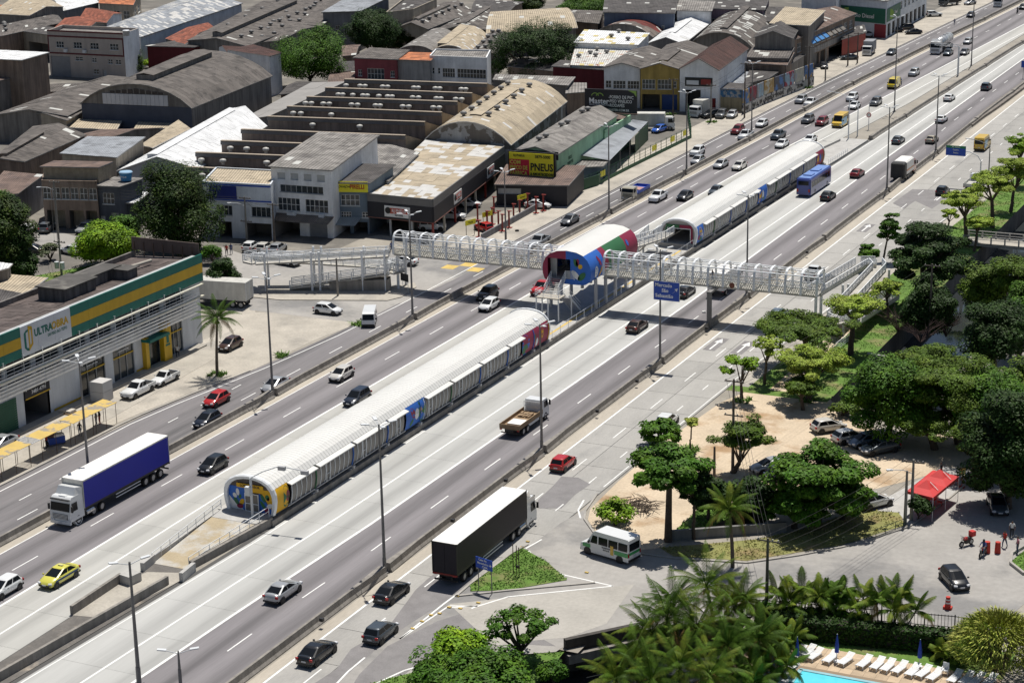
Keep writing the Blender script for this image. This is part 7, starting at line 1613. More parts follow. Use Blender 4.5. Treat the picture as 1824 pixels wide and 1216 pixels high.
# derelict long building
t,PF,P=W('derelict_building','long derelict two storey building with blue awnings along the far local road',[(1350,72),(1416,70),(1523,24),(1450,18)],8.5,'gable',1.3,W_BR,R_BW,wins=row('R',10,.02,.98,5.2,7.2,'w',.65)+row('R',5,.02,.5,.2,3.0,'o',.8)+[('R',.55,.98,.1,3.0,'o')],sky=.05,cat='derelict building')
Lr=(G(1416,70,8.5)-G(1523,24,8.5)).length
for k in range(8):
    f=.2+.072*k; q=MB(); a,b=Lr*f,Lr*(f+.055); q.add([PF['R'](a,7.2,-.05),PF['R'](b,7.2,-.05),PF['R'](b,6.2,-1.3),PF['R'](a,6.2,-1.3)],[(0,1,2,3)]); wb(q,'awning',flat('awning_blue',(.06,.22,.5)) if k<4 else W_DK,t)
board(t,PF['R'],Lr*.0,Lr*.98,3.3,4.6,wmat('dirty_band',(.3,.29,.28),.5),'fascia_band')
W('derelict_building','tan sheet roofed upper floor on the derelict building',[(1372,42),(1440,46),(1468,22),(1400,16)],11,'shed',.4,W_DK,R_TN,sky=0,cat='derelict building')
W('shed','grey roofed shed at the front of the derelict building',[(1330,102),(1402,104),(1412,88),(1345,84)],7,'shed',.4,W_DK,R_AS,cat='shed')
W('shed','dark upper shed with a gable behind the derelict front',[(1345,66),(1410,68),(1420,52),(1360,48)],10,'gable',1.5,W_DK,R_DK,cat='shed')
# mural wall along the pavement
q0,q1,q2=G(1322,204),G(1360,186),G(1449,151); t=E('mural_wall','long pavement wall covered with posters and graffiti lettering','wall',(q1.x,q1.y,0),world=True)
mc=[(.10,.2,.42),(.3,.05,.07),(.35,.36,.38),(.45,.3,.12),(.12,.12,.14),(.3,.42,.5),(.5,.48,.4)]
segs=[(q0+(q1-q0)*i/3,q0+(q1-q0)*(i+1)/3) for i in range(3)]+[(q1+(q2-q1)*i/5,q1+(q2-q1)*(i+1)/5) for i in range(5)]
for i,(a,b) in enumerate(segs):
    q=MB(); q.bar((a.x,a.y,.95),(b.x,b.y,.95),.25,1.9); wb(q,'wall_panel',mat('graffiti_base',(.45,.44,.42),.9,.1,1,col2=(.03,.03,.04),c2lo=.55,c2hi=.58,c2scale=.9),t)
    d=(b-a).normalized(); n=Vector((d.y,-d.x,0)); c=a+(b-a)*.5
    q=MB(); a2,b2=a+d*.3,b-d*.3; q.bar((a2.x,a2.y,3.4),(b2.x,b2.y,3.4),.15,2.9); col=mc[i%7]; wb(q,'poster_panel',mat(f'poster_{"abcdefgh"[i]}',col,.7,.25,1,col2=mc[(i+3)%7],c2lo=.5,c2hi=.56,c2scale=.5),t)
    o=ORG[t.name]; e=c+n*.16; text(('MONES','PNEUS','SOM','PROVIDENCIA','REPONSAVEL','JESUS','OFICINA','RIO')[i],1.1,m_txtk,t,plane_mtx((e.x-o[0],e.y-o[1],.95),d,(0,0,1)),.03,sx=.7)
# fuel store at the far end
t,PF,P=W('fuel_store','white corner store with green fuel signs at the far end of the road',[(1488,-6),(1580,2),(1652,-34),(1560,-40)],9.5,'flat',0,W_LB,R_AL,wins=row('R',9,.02,.98,.2,3.4,'o',.7)+row('R',7,.3,.98,5.5,7.5,'w',.5),cat='store')
Lf=(G(1488,-6,9.5)-G(1580,2,9.5)).length; m_fg=mat('fuel_green',(.02,.12,.075),.5,.08,.5)
q=board(t,PF['F'],Lf*.12,Lf*.98,3.6,7.4,m_fg,'green_sign'); ftext(t,q,PF['F'],'Bio Diesel',Lf*.58,5.2,1.5,m_txt,.15); q_=MB(); c=Vector(PF['F'](Lf*.25,5.6,-.2)); q_.tube(c,c+Vector((0,-.05,0)),1.4,1.4,16); wb(q_,'emblem',m_lime,t)
Lr=(G(1580,2,9.5)-G(1652,-34,9.5)).length; q=board(t,PF['R'],.3,Lr*.32,4.0,7.4,m_fg,'green_sign'); c=Vector(PF['R'](Lr*.08,5.7,-.2)); q_=MB(); q_.tube(c,c+Vector((.05,-.02,0)),1.3,1.3,16); wb(q_,'emblem',m_lime,t); ftext(t,q,PF['R'],'Diesel',Lr*.21,5.6,1.2,m_txt,.15)
board(t,PF['F'],Lf*.78,Lf,0,3.4,flat('corner_red',(.28,.04,.05)),'corner_pier')
W('shop_building','white store with a tall sign board above the fuel store',[(1428,-10),(1490,-8),(1500,-30),(1440,-30)],12,'flat',0,W_WH,R_AL,cat='shop building')
W('shop_building','red walled shop beside the derelict building',[(1500,70),(1542,58),(1538,45),(1500,52)],4.2,'flat',0,flat('wall_shop_red',(.3,.05,.04)),R_DK,cat='shop building')
# houses in front left
t,PF,P=W('house','brown two storey house with a long row of upper windows and dark garages',[(74,325),(172,327),(178,305),(80,302)],7.6,'flat',0,W_BR,R_BW,parapet=.3,wins=row('F',6,.0,1,4.9,6.8,'w',.85)+[('F',.05,.38,0,3.1,'o'),('F',.46,.72,0,3.1,'o'),('F',.76,.97,0,3.1,'o')],cat='house')
W('house','pale brick upper block on the brown house',[(76,296),(174,298),(196,289),(98,287)],9.9,'flat',0,mat('wall_pale_brick',(.36,.30,.22),.9,.2,1.5,fine=.15,streak=.2),R_BW,cat='house')
t,PF,P=W('house','dark blue grey house with a terrace and a blue water tank',[(171,330),(212,332),(252,318),(205,316)],7.2,'flat',0,W_DB,m_newc if 0 else R_AL,wins=[('F',.25,.75,4.2,6,'w',3),('F',.55,.9,0,2.8,'s'),('F',.08,.3,0,2.2,'d')],cat='house',sky=0)
q=G(225,322,7.3); tk=E('water_tank','round blue plastic water tank on the terrace of the dark house','water tank',(q.x,q.y,7.35)); MB().tube((0,0,0),(0,0,1.35),.85,1.05,16).build('tank',flat('tank_blue',(.05,.25,.5),.4),tk); MB().tube((0,0,1.36),(0,0,1.5),1.12,1.0,16).build('lid',flat('tank_lid',(.3,.45,.6),.4),tk); text('TANQUE',.4,m_txt,tk,plane_mtx((0,-1.0,.75),(1,0,0),(0,0,1)),.004)
W('shed','white metal lean to roof in front of the dark house',[(198,359),(241,361),(262,345),(220,344)],4.2,'shed',.2,W_DB,R_WH,sky=0,wins=[('F',.1,.6,0,2.5,'s')],cat='shed')
t,PF,P=W('house','white and blue trimmed two storey shop behind the big mango tree',[(360,326),(482,332),(500,306),(385,300)],8.6,'flat',0,W_LB,R_TN,parapet=.2,wins=[('F',.18,.42,3.6,5.2,'wd',4),('F',.7,.98,3.6,5.2,'wd',4),('F',.2,.4,0,2.6,'o'),('F',.6,.98,0,2.6,'o')],cat='shop building',sky=0)
Lf=(G(360,326,8.6)-G(482,332,8.6)).length; board(t,PF['F'],Lf*.1,Lf*.5,6.3,8.3,flat('board_navy',(.015,.03,.2)),'sign_board')
for z in (6.1,8.5): board(t,PF['F'],0,Lf,z-.1,z+.1,m_blue,'blue_trim',.08)
W('house','house with a blue grey metal roof and patched beige walls in the middle left',[(110,273),(206,280),(255,248),(158,247)],8,'shed',.3,W_BE,R_GM,wins=[('F',.08,.16,4.4,6.2,'w',2),('F',.24,.3,3.4,6.2,'d'),('F',.4,.6,3.4,6.4,'o'),('R',.1,.2,4,6,'w',2),('R',.35,.45,4,6,'w',2)],cat='house',sky=0)
W('warehouse','white gable roofed hall in front of the saw tooth works',[(212,303),(352,300),(474,224),(402,196)],6.2,'gable',2.2,mat('wall_white_corrugated',(.42,.44,.47),.7,.08,.5,streak=.2),R_WH,monitor=(.3,.42,.05,.92,.25),sky=0,cat='warehouse')
W('shed','long narrow tan roof left of the white gable hall',[(252,258),(272,263),(338,234),(318,220)],6.5,'shed',.5,W_DK,R_TN,sky=0,cat='shed')
W('shed','tan strip roof under the slate blue warehouse front',[(127,227),(205,231),(214,218),(142,215)],3.8,'shed',.2,W_GR,R_TN,sky=0,cat='shed')
W('shed','second tan strip roof at the right foot of the slate blue front',[(240,231),(302,228),(316,220),(250,218)],3.8,'shed',.2,W_GR,R_TN,sky=0,cat='shed')
W('shed','dark brown low roofs behind the blue grey metal roof',[(105,262),(190,248),(284,228),(180,232)],5,'gablex',.7,W_DK,R_BW,sky=.05,cat='shed')
W('warehouse','long dark ribbed roof at the left edge, lower one',[(-40,304),(42,288),(150,240),(60,226)],6,'gable',1.4,W_BR,R_AS,monitor=(.35,.55,.05,.7,.5),sky=.06,cat='warehouse')
W('warehouse','long dark roof sweeping left from the barrel warehouse',[(-10,205),(118,206),(246,140),(140,150)],5.5,'gable',1.2,W_DK,R_AS,sky=.03,cat='warehouse')
W('shed','beige gabled shed left of the slate blue front',[(37,207),(118,214),(146,198),(80,188)],5,'gable',1.1,W_BE,R_AS,sky=.06,cat='shed')
W('shed','dark shack roof at the left edge above the trees',[(-30,350),(30,345),(74,318),(10,312)],5,'shed',.6,W_GR,R_BW,cat='shed')
W('shed','tan roofed shack beside the hardware store',[(-10,512),(45,522),(80,498),(12,492)],4.2,'shed',.2,W_BR,R_TN,sky=0,cat='shed')
W('shed','small dark roof wedge between the tan shack and the store wall',[(-20,560),(20,548),(52,528),(0,520)],4.4,'shed',.2,W_DK,R_DK,sky=0,cat='shed')
W('shed','white roof corner at the left photo edge above the tan shack',[(-40,490),(12,478),(18,470),(-40,465)],6,'flat',0,W_DK,R_WH,sky=0,cat='shed')
W('shed','pale concrete shelter roof behind the barrel warehouse workshop',[(1010,166),(1042,164),(1042,150),(1012,150)],5,'shed',.2,W_BR,R_AL,cat='shed')
W('shed','wavy grey roof strip above the barrel warehouse',[(880,142),(1010,152),(1022,138),(885,133)],6,'flat',0,W_DK,R_AL,cat='shed')
for k,(lb,q,z,rm) in enumerate([('rusty low shed under the bright green broad tree',[(500,168),(552,163),(585,146),(530,146)],3.4,R_DK),('small dark shed right of the bright green broad tree',[(585,152),(628,146),(632,128),(592,130)],3.8,R_BW),('low sooty shed in front of the dark round tree',[(600,128),(650,124),(660,108),(612,110)],4,R_DK),('brown lean to between the rose red house and the grey block',[(610,100),(632,98),(640,80),(612,82)],5,R_BW),('low dark shed right of the corrugated screen wall tree',[(905,118),(985,126),(1000,106),(930,104)],4.5,R_DK),('dark sheds at the top edge between the tan roofs',[(1000,36),(1065,42),(1075,20),(1010,18)],6,R_AS),('flat dark roof behind the wide tan barrel roof',[(840,20),(900,26),(930,4),(850,0)],7,R_DK),('grey shed roofs left of the beige block yard',[(60,165),(120,162),(150,148),(95,150)],3.2,R_AS)]):
    W('shed',lb,q,z,'gablex',.6,W_BR,rm,sky=.06,cat='shed')
for k,(px,py,z) in ((2,(225,61,10.9)),):
    q=G(px,py,z); tk=E('water_tank','small roof water tank on '+['the narrow tyre shop','the white three storey building','the beige three storey block','the stained beige flat block','the blue grey block at the top','the brown house block'][k],'water tank',(q.x,q.y,q.z-.4),0); MB().tube((0,0,0),(0,0,1.2),.7,.8,12).build('tank',flat('tank_blue',(.05,.25,.5)) if k%2 else m_newc,tk); MB().tube((0,0,1.2),(0,0,1.32),.85,.7,12).build('lid',m_polew,tk)
# far backdrop rows so that the quarter goes on beyond the frame
for k,(x,y,w_,d_,h,rf,wl,rm) in enumerate([(-420,520,40,30,9,'gable',W_DK,R_AS),(-360,540,36,26,8,'gablex',W_BE,R_TL),(-310,556,34,30,10,'arch',W_GR,R_GM),(-262,566,40,26,8,'gable',W_BR,R_AS),(-218,575,34,28,11,'flat',W_WH,R_AL),(-176,590,34,26,9,'gable',W_DK,R_BW),(-480,470,40,40,9,'gable',W_BR,R_AS),(-470,400,44,36,8,'gablex',W_DK,R_TN),(-400,360,40,34,8,'gable',W_DK,R_AS),(-345,300,40,30,7,'gablex',W_BR,R_BW),(-330,340,30,24,8,'gable',W_DK,R_AL),(-380,600,50,30,10,'arch',W_DK,R_AL),(-280,615,44,30,9,'gable',W_GR,R_AS),(-200,630,40,30,10,'gablex',W_BE,R_OR)]):
    W('warehouse',['dark gabled','red tiled','grey barrel','dark ridged','plain flat grey','brown gabled','sooty gabled','tan ridged','black gabled','low brown','pale gabled','pale barrel','long sooty','orange tiled'][k]+' distant hall beyond the upper left edge of the photo',[(x-w_/2,y-d_/2,0),(x+w_/2,y-d_/2+4,0),(x+w_/2-6,y+d_/2+4,0),(x-w_/2-6,y+d_/2,0)],h,rf,0 if rf=='flat' else 2,wl,rm,world=True,cat='warehouse',group='distant roofs beyond the frame')
# ================================================================== VEGETATION
import numpy as np
def lmat(n,c,isl=.45,var=.35,col2=None):
    m=mat('leaf_'+n,c,.6,var,.35,isl=isl,spec=.15,col2=col2,c2lo=.45,c2hi=.7,c2scale=.5); return m
L_MANGO=lmat('mango',(.018,.042,.006),col2=(.055,.085,.008)); L_DARK=lmat('dark',(.018,.044,.007),col2=(.034,.07,.009)); L_ALM=lmat('almond',(.042,.11,.007),col2=(.085,.165,.01)); L_BRT=lmat('bright',(.12,.235,.008),col2=(.20,.30,.01)); L_LITE=lmat('light',(.22,.31,.03),col2=(.31,.37,.06)); L_FEA=lmat('feathery',(.07,.125,.012),col2=(.115,.165,.015)); L_YEL=lmat('yellow_green',(.27,.31,.05),col2=(.38,.37,.09)); L_PALM=lmat('palm',(.07,.13,.012),.3,col2=(.17,.19,.02)); L_PALMD=lmat('palm_dark',(.06,.115,.012),.3); L_PALMY=lmat('palm_dry',(.20,.13,.04),.3); L_GRN=lmat('shrub_grey',(.10,.12,.06))
m_bark=mat('bark',(.085,.065,.05),.95,.3,2,bump=.4); m_barkd=mat('bark_dark',(.05,.042,.036),.95,.3,2); m_ptrunk=mat('palm_trunk',(.13,.105,.08),.95,.3,3,stretch=(1,1,4))
def np_mesh(name, V, F, m):
    me=bpy.data.meshes.new(name); nv,nf=len(V),len(F); k=F.shape[1]
    me.vertices.add(nv); me.vertices.foreach_set('co',V.astype(np.float32).ravel())
    me.loops.add(nf*k); me.loops.foreach_set('vertex_index',F.astype(np.int32).ravel())
    me.polygons.add(nf); me.polygons.foreach_set('loop_start',np.arange(0,nf*k,k,dtype=np.int32))
    me.materials.append(m); me.update(calc_edges=True); return me
def leaves(rg, P, N, l, w):
    """one diamond leaf per point P with normal N"""
    n=len(P); r=rg.normal(size=(n,3)); T=np.cross(N,r); T/=np.linalg.norm(T,axis=1,keepdims=True)+1e-9; B=np.cross(N,T)
    L=(l*rg.uniform(.6,1.3,size=(n,1))); W=(w*rg.uniform(.6,1.3,size=(n,1)))
    V=np.stack([P-T*L/2,P+B*W/2-N*L*.06,P+T*L/2,P-B*W/2-N*L*.06],1).reshape(-1,3)
    F=np.arange(n*4).reshape(n,4); return V,F
def crown_mesh(seed, rx, ry, rz, kind, m, dens=1.0):
    rg=np.random.default_rng(seed)
    if kind=='dense':  nc,cr,l,w,per,shell=60,.30,.36,.22,210,.5
    elif kind=='almond': nc,cr,l,w,per,shell=46,.26,.45,.27,150,.55
    elif kind=='feather': nc,cr,l,w,per,shell=54,.22,.32,.16,170,.4
    elif kind=='sparse': nc,cr,l,w,per,shell=24,.22,.42,.22,70,.4
    else: nc,cr,l,w,per,shell=26,.34,.34,.2,130,.5
    vol=(rx*ry*rz)**(1/3); 
    d=rg.normal(size=(nc,3)); d/=np.linalg.norm(d,axis=1,keepdims=True); lim=-.85 if kind=='dense' else -.62 if kind=='almond' else -.35; d[:,2]=np.where(d[:,2]<lim,-d[:,2],d[:,2])
    rad_=rg.uniform(shell,.92,size=(nc,1))*rg.uniform(.82,1.12,size=(nc,1))
    C=d*rad_
    if kind in ('almond',): C[:,2]=np.round(C[:,2]*2.2)/2.2+rg.normal(size=nc)*.05
    if kind in ('feather','sparse'): C[:,2]=np.round(C[:,2]*2)/2*.8+rg.normal(size=nc)*.07
    C*=np.array([rx,ry,rz])*(1-cr*.6)
    cr_=cr*min(max(vol,1.2),9)*rg.uniform(.7,1.35,size=nc)
    per=int(per*dens*max(.6,min(3.4,(vol/3.2)**2)))
    idx=np.repeat(np.arange(nc),per); n=len(idx); q=rg.normal(size=(n,3)); q/=np.linalg.norm(q,axis=1,keepdims=True)
    flat_=.45 if kind in('almond','feather','sparse') else .75
    rr=rg.uniform(.35,1,size=(n,1))**.5; off=q*rr*cr_[idx][:,None]*np.array([1,1,flat_]); P=C[idx]+off
    out=P/np.array([rx,ry,rz]); out/=np.linalg.norm(out,axis=1,keepdims=True)+1e-9
    N=out*.4+q*.5+np.array([0,0,.75])+rg.normal(size=(n,3))*.35; N/=np.linalg.norm(N,axis=1,keepdims=True)
    V,F=leaves(rg,P,N,l,w); return np_mesh('crown',V,F,m),C
TS=[0]
def tree(label, bpx, cpx, wpx, hpx, kind='dense', m=None, name='tree', cat='tree', group=None, bark=None, dens=1.0, trunk_r=None):
    TS[0]+=1; b=G(*bpx); v=b-Vector((0,0,CAMH)); dist=v.length; s=FOC/dist*.985
    th=math.asin(CAMH/dist); rx=wpx/2/s*1.16; hpx*=1.12; x=(cpx[0]-bpx[0])/s
    rz=math.sqrt(max((hpx/2/s)**2-(rx*math.sin(th))**2,(hpx*.38/s)**2))/math.cos(th)
    lo,hi=0.0,40.0; base=b+CR*x; base.z=0
    for _ in range(40):
        mm=(lo+hi)/2; vv=base+Vector((0,0,mm-CAMH)); y=608-FOC*vv.dot(CU)/vv.dot(CF)
        if y>cpx[1]: lo=mm
        else: hi=mm
    cz=max(lo,rz*.75)
    t=E(name,label,cat,(b.x,b.y,0),R.uniform(0,6.28) if False else 0,group)
    me,C=crown_mesh(TS[0],rx,rx*R.uniform(.9,1.05),rz,kind,m or L_ALM,dens); c=put('crown',me,t,(base.x-b.x,base.y-b.y,cz))
    tr=trunk_r or max(.09,min(.4,rx*.07)); mb=MB(); ctr=Vector((base.x-b.x,base.y-b.y,cz)); fork=ctr*.55 if cz>1.5 else ctr*.3; fork.z=max(.3,cz-rz*.75)
    mb.tube((0,0,-.05),fork*.5+Vector((R.uniform(-.1,.1),R.uniform(-.1,.1),0)),tr*1.25,tr,8); mb.tube(fork*.5,fork,tr,tr*.85,8)
    for k in R.sample(range(len(C)),min(9,len(C))): mb.tube(fork,ctr+Vector(C[k])*.9,tr*.55,tr*.15,5,cap=False)
    mb.build('trunk',bark or m_bark,t); return t
gt='trees of the right bank'
for a in [
 # left side
 ('huge dark mango tree behind the hardware store',(318,452),(318,370),158,172,'dense',L_MANGO),
 ('bright green round tree behind the hardware store roof',(190,476),(190,433),118,76,'dense',L_BRT),
 ('mid green tree between the bright round tree and the mango',(222,446),(222,407),70,46,'dense',L_ALM),
 ('tall tree at the left photo edge above the tan shack',(18,498),(16,425),96,160,'dense',L_MANGO),
 ('small tree at the left photo edge beside the shack roof',(4,402),(4,360),50,52,'dense',L_ALM),
 ('dark shrubby tree at the foot of the left edge tree',(42,505),(42,472),64,56,'dense',L_DARK),
 ('thin grey leaved shrub beside the leaning pole on the turf plot',(90,466),(90,447),46,38,'sparse',L_GRN),
 ('clipped round dark tree beside the parked white trailer',(400,532),(399,490),58,72,'dense',L_DARK),
 ('low green bush behind the right corner of the store',(380,470),(380,452),40,34,'bush',L_ALM),
 ('small round tree beside the beige three storey block',(238,132),(238,108),44,42,'dense',L_MANGO),
 ('little bush right of the small round tree by the beige block',(266,122),(266,112),28,16,'bush',L_BRT),
 ('bright green broad tree behind the narrow white gable wall',(553,156),(553,100),132,98,'dense',L_ALM),
 ('dark round tree in front of the grey block at the top',(662,108),(664,55),98,90,'dense',L_DARK),
 ('smaller dark tree right of the dark round one',(712,92),(712,66),46,42,'dense',L_MANGO),
 ('wide dark tree in front of the tan barrel roof',(955,146),(952,90),172,116,'dense',L_DARK),
 ('leafy tree at the top edge right of centre',(1040,40),(1040,8),112,46,'dense',L_ALM),
 ('tree at the top edge left of the leafy one',(945,26),(945,4),64,28,'dense',L_MANGO)]: tree(a[0],a[1],a[2],a[3],a[4],a[5],a[6],group='trees of the left side')
for a in [
 ('small round almond tree beside the service road above the ramp end',(1541,484),(1548,452),40,30,'almond',L_ALM),
 ('slim two tier almond tree behind the small round one',(1572,467),(1583,408),42,52,'almond',L_ALM),
 ('massive dark tree over the canal beside the ramp',(1625,546),(1652,455),148,112,'almond',L_DARK),
 ('dark hanging crown below the massive canal tree',(1640,590),(1655,545),100,110,'dense',L_DARK),
 ('light green tree left of the canal footbridge',(1722,438),(1712,362),84,60,'feather',L_LITE),
 ('light green tree behind the canal footbridge rail',(1768,406),(1762,330),84,66,'feather',L_LITE),
 ('light leafy tree at the right photo edge above the footbridge',(1800,378),(1806,305),70,80,'feather',L_LITE),
 ('sparse small tree on the verge left of the light green ones',(1689,404),(1691,382),36,32,'sparse',L_LITE),
 ('light tree at the right edge, highest of the bank row',(1812,330),(1815,262),56,52,'feather',L_BRT),
 ('small light tree low beside the canal wall',(1735,448),(1742,398),50,34,'feather',L_LITE),
 ('dark flat crowned feathery tree over the service road edge',(1440,655),(1428,585),184,66,'feather',L_FEA),
 ('light green tree in front of the ramp columns',(1515,632),(1520,548),116,62,'feather',L_LITE),
 ('small light tree behind the ramp on the turf bank',(1582,566),(1576,515),62,44,'feather',L_LITE),
 ('broad light green tree at the top of the sandy lot',(1440,714),(1446,652),138,84,'feather',L_LITE),
 ('young tiered sapling tree beside the wooden utility pole',(1322,714),(1318,655),74,76,'sparse',L_BRT),
 ('young light tree right of the tiered sapling tree',(1362,684),(1366,620),66,64,'sparse',L_LITE),
 ('low tree at the lot corner under the broad light green tree',(1430,730),(1425,690),80,50,'feather',L_FEA),
 ('dense green tree over the parked lot cars',(1580,782),(1588,705),176,136,'dense',L_ALM),
 ('wide feathery tree right of the dense one over the lot',(1708,790),(1692,690),215,150,'feather',L_FEA),
 ('upper feathery tree at the canal edge',(1640,715),(1645,640),130,72,'feather',L_FEA),
 ('dark tree right of the canal in the upper trees',(1770,690),(1768,592),124,120,'dense',L_DARK),
 ('leafy tree at the right edge beyond the canal footbridge',(1805,600),(1802,500),90,130,'feather',L_FEA),
 ('big dense tree at the right edge over the side street',(1795,905),(1795,795),165,210,'dense',L_DARK),
 ('broad almond tree in front of the sandy lot',(1455,932),(1458,852),196,130,'almond',L_ALM),
 ('lower almond crown over the canal pit',(1415,940),(1418,900),130,80,'almond',L_ALM),
 ('large dark almond tree on the lot corner by the minibus',(1190,964),(1193,832),152,88,'almond',L_ALM),
 ('right half of the corner almond pair',(1236,960),(1236,868),72,78,'almond',L_DARK),
 ('small round almond tree hiding a white hatchback',(1173,793),(1176,766),78,44,'almond',L_ALM),
 ('thin yellow green sapling on the sand beside the road',(1230,802),(1232,752),26,26,'sparse',L_YEL),
 ('airy feathery tree beside the wooden utility pole',(1305,842),(1326,782),110,104,'feather',L_FEA),
 ('small shrub at the foot of the double pole by the tent',(1636,926),(1636,903),44,44,'bush',L_DARK),
 ('loose small tree at the bottom centre beside the canal wall',(930,1174),(925,1118),132,112,'sparse',L_ALM),
 ('round green tree at the bottom centre left of the loose one',(820,1192),(820,1152),112,64,'dense',L_BRT),
 ('big green crown cut by the bottom edge',(850,1232),(846,1202),250,62,'dense',L_ALM),
 ('bush at the bottom edge right of the big crown',(985,1216),(985,1196),70,44,'bush',L_ALM),
 ('right edge tree between the parked car and the street',(1822,760),(1815,700),80,120,'dense',L_FEA),
 ('undergrowth bush on the canal pit edge',(1300,905),(1300,880),60,50,'bush',L_FEA),
 ('dense tree filling the bank right of the canal bend',(1765,800),(1755,715),150,140,'dense',L_ALM),
 ('leafy tree over the canal right of the bare shrubs',(1748,590),(1748,515),92,96,'dense',L_FEA),
 ('low feathery tree behind the three parked cars',(1665,800),(1650,755),150,66,'feather',L_FEA),
 ('dense crown at the right edge above the parked car',(1815,640),(1818,560),90,110,'dense',L_ALM),
 ('dark tree on the lot corner behind the corner almond pair',(1262,925),(1262,880),80,70,'dense',L_DARK),
 ('bushy tree on the canal pit rim behind the slim palm',(1345,930),(1342,885),76,80,'dense',L_DARK),
 ('dense low tree between the broad almond and the white hatchback',(1500,925),(1508,885),90,84,'almond',L_ALM),
 ('tree at the right edge under the big dense tree',(1824,880),(1822,830),80,90,'dense',L_ALM),
 ('feathery tree at the lot end beside the shady dirt track',(1735,850),(1738,780),110,90,'feather',L_FEA),
 ('undergrowth bush along the canal wall under the feathery trees',(1500,740),(1505,728),60,30,'bush',L_FEA),
 ('green cuttings heap beside the branch pile',(1096,934),(1096,912),80,52,'bush',L_BRT)]: tree(a[0],a[1],a[2],a[3],a[4],a[5],a[6],group=gt,dens=1.3 if a[5] in('sparse',) else 1.0)
# ------------------------------------------------------------------ palms
def frond_mesh(seed, L, droop, m, n=30, lw=.03, ll=.72):
    rg=np.random.default_rng(seed); V=[];F=[]
    def pt(t): return np.array([L*t*(1-.18*t*droop), 0, L*(.34*t-droop*.62*t*t)])
    for i in range(n):
        t=.14+.86*i/(n-1); p=pt(t); dp=pt(min(1,t+.02))-pt(t-.02); dp/=np.linalg.norm(dp)
        le=ll*math.sin(PI*min(1,.12+t*.86))**.7*rg.uniform(.85,1.1)
        for s in (1,-1):
            dirv=np.array([dp[0]*.55,s*.85,dp[2]*.55-.5-.3*droop]); dirv/=np.linalg.norm(dirv); e=p+dirv*le; w=dp*lw
            k=len(V); V+= [p-w,p+w,e+np.array([0,0,-.05])]; mid=p+dirv*le*.55+np.array([0,0,.03]); V[-1:]=[mid+w*1.1,e,mid-w*1.1]; F.append((k,k+1,k+2,k+3)); F.append((k,k+3,k+4,k+4)) if False else None
            V_=V
    # rebuild as diamonds of 5 verts -> use quads p-w,p+w,mid.. ; e closes the tip
    Vn=np.array(V); Fq=[]; Ft=[]
    k=0
    while k<len(Vn): Fq.append((k,k+1,k+2,k+4)); Ft.append((k+4,k+2,k+3)); k+=5
    me=bpy.data.meshes.new('frond'); fs=[tuple(f) for f in Fq]+[tuple(f) for f in Ft]
    rv=[];rf=[]; 
    for i in range(8):
        p=pt(i/7); r=.035*(1-i/8.5); b=len(Vn)+len(rv); rv+=[p+np.array([0,r,0]),p+np.array([0,0,r*1.2]),p-np.array([0,r,0])]
        if i: rf+=[(b-3,b,b+1,b-2),(b-2,b+1,b+2,b-1)]
    me.from_pydata([tuple(x) for x in Vn]+[tuple(x) for x in rv],[],fs+rf); me.materials.append(m); me.update(); return me
FR={}
def fronds(t, top, L, nf, m, dry=None, up=.0, seed=0, dr=(.55,1.5)):
    for k in range(nf):
        a=k*2.399+seed; q=(k+.5)/nf; dl=dr[0]+(dr[1]-dr[0])*q; mm=dry if (dry and q>.86) else m; key=(mm.name,round(L,1),round(dl*4))
        if key not in FR: FR[key]=frond_mesh(len(FR),L,round(dl*4)/4,mm)
        o=put('frond',FR[key],t,top); pitch=rad(62-80*q)+up
        o.rotation_euler=(R.uniform(-.15,.15),-pitch,a)
def palm(label,bpx,cpx,Lpx,nf=18,m=None,seed=0,name='coconut_palm',group='coconut palms',tr=.16,dry=L_PALMY):
    b=G(*bpx); s=FOC/(b-Vector((0,0,CAMH))).length; h=px_h(bpx[0],bpx[1],cpx[1]); x=(cpx[0]-bpx[0])/s; t=E(name,label,'palm',(b.x,b.y,0),0,group)
    top=Vector((CR.x*x,CR.y*x,h)); mb=MB(); p=Vector((0,0,-.05)); n=7
    for i in range(n): q=Vector((top.x*((i+1)/n)**1.6,top.y*((i+1)/n)**1.6,top.z*(i+1)/n)); mb.tube(p,q,tr*(1.3-.5*i/n),tr*(1.3-.5*(i+1)/n),8,cap=False); p=q
    mb.build('trunk',m_ptrunk,t); fronds(t,top,Lpx/s,nf,m or L_PALM,dry,0,seed)
    q=MB()
    for k in range(5): a=k*1.3; q.tube((top.x+.2*math.cos(a),top.y+.2*math.sin(a),top.z-.45),(top.x+.22*math.cos(a),top.y+.22*math.sin(a),top.z-.2),.1,.12,6)
    q.build('coconut',flat('coconut_green',(.12,.13,.03)),t)
    return t
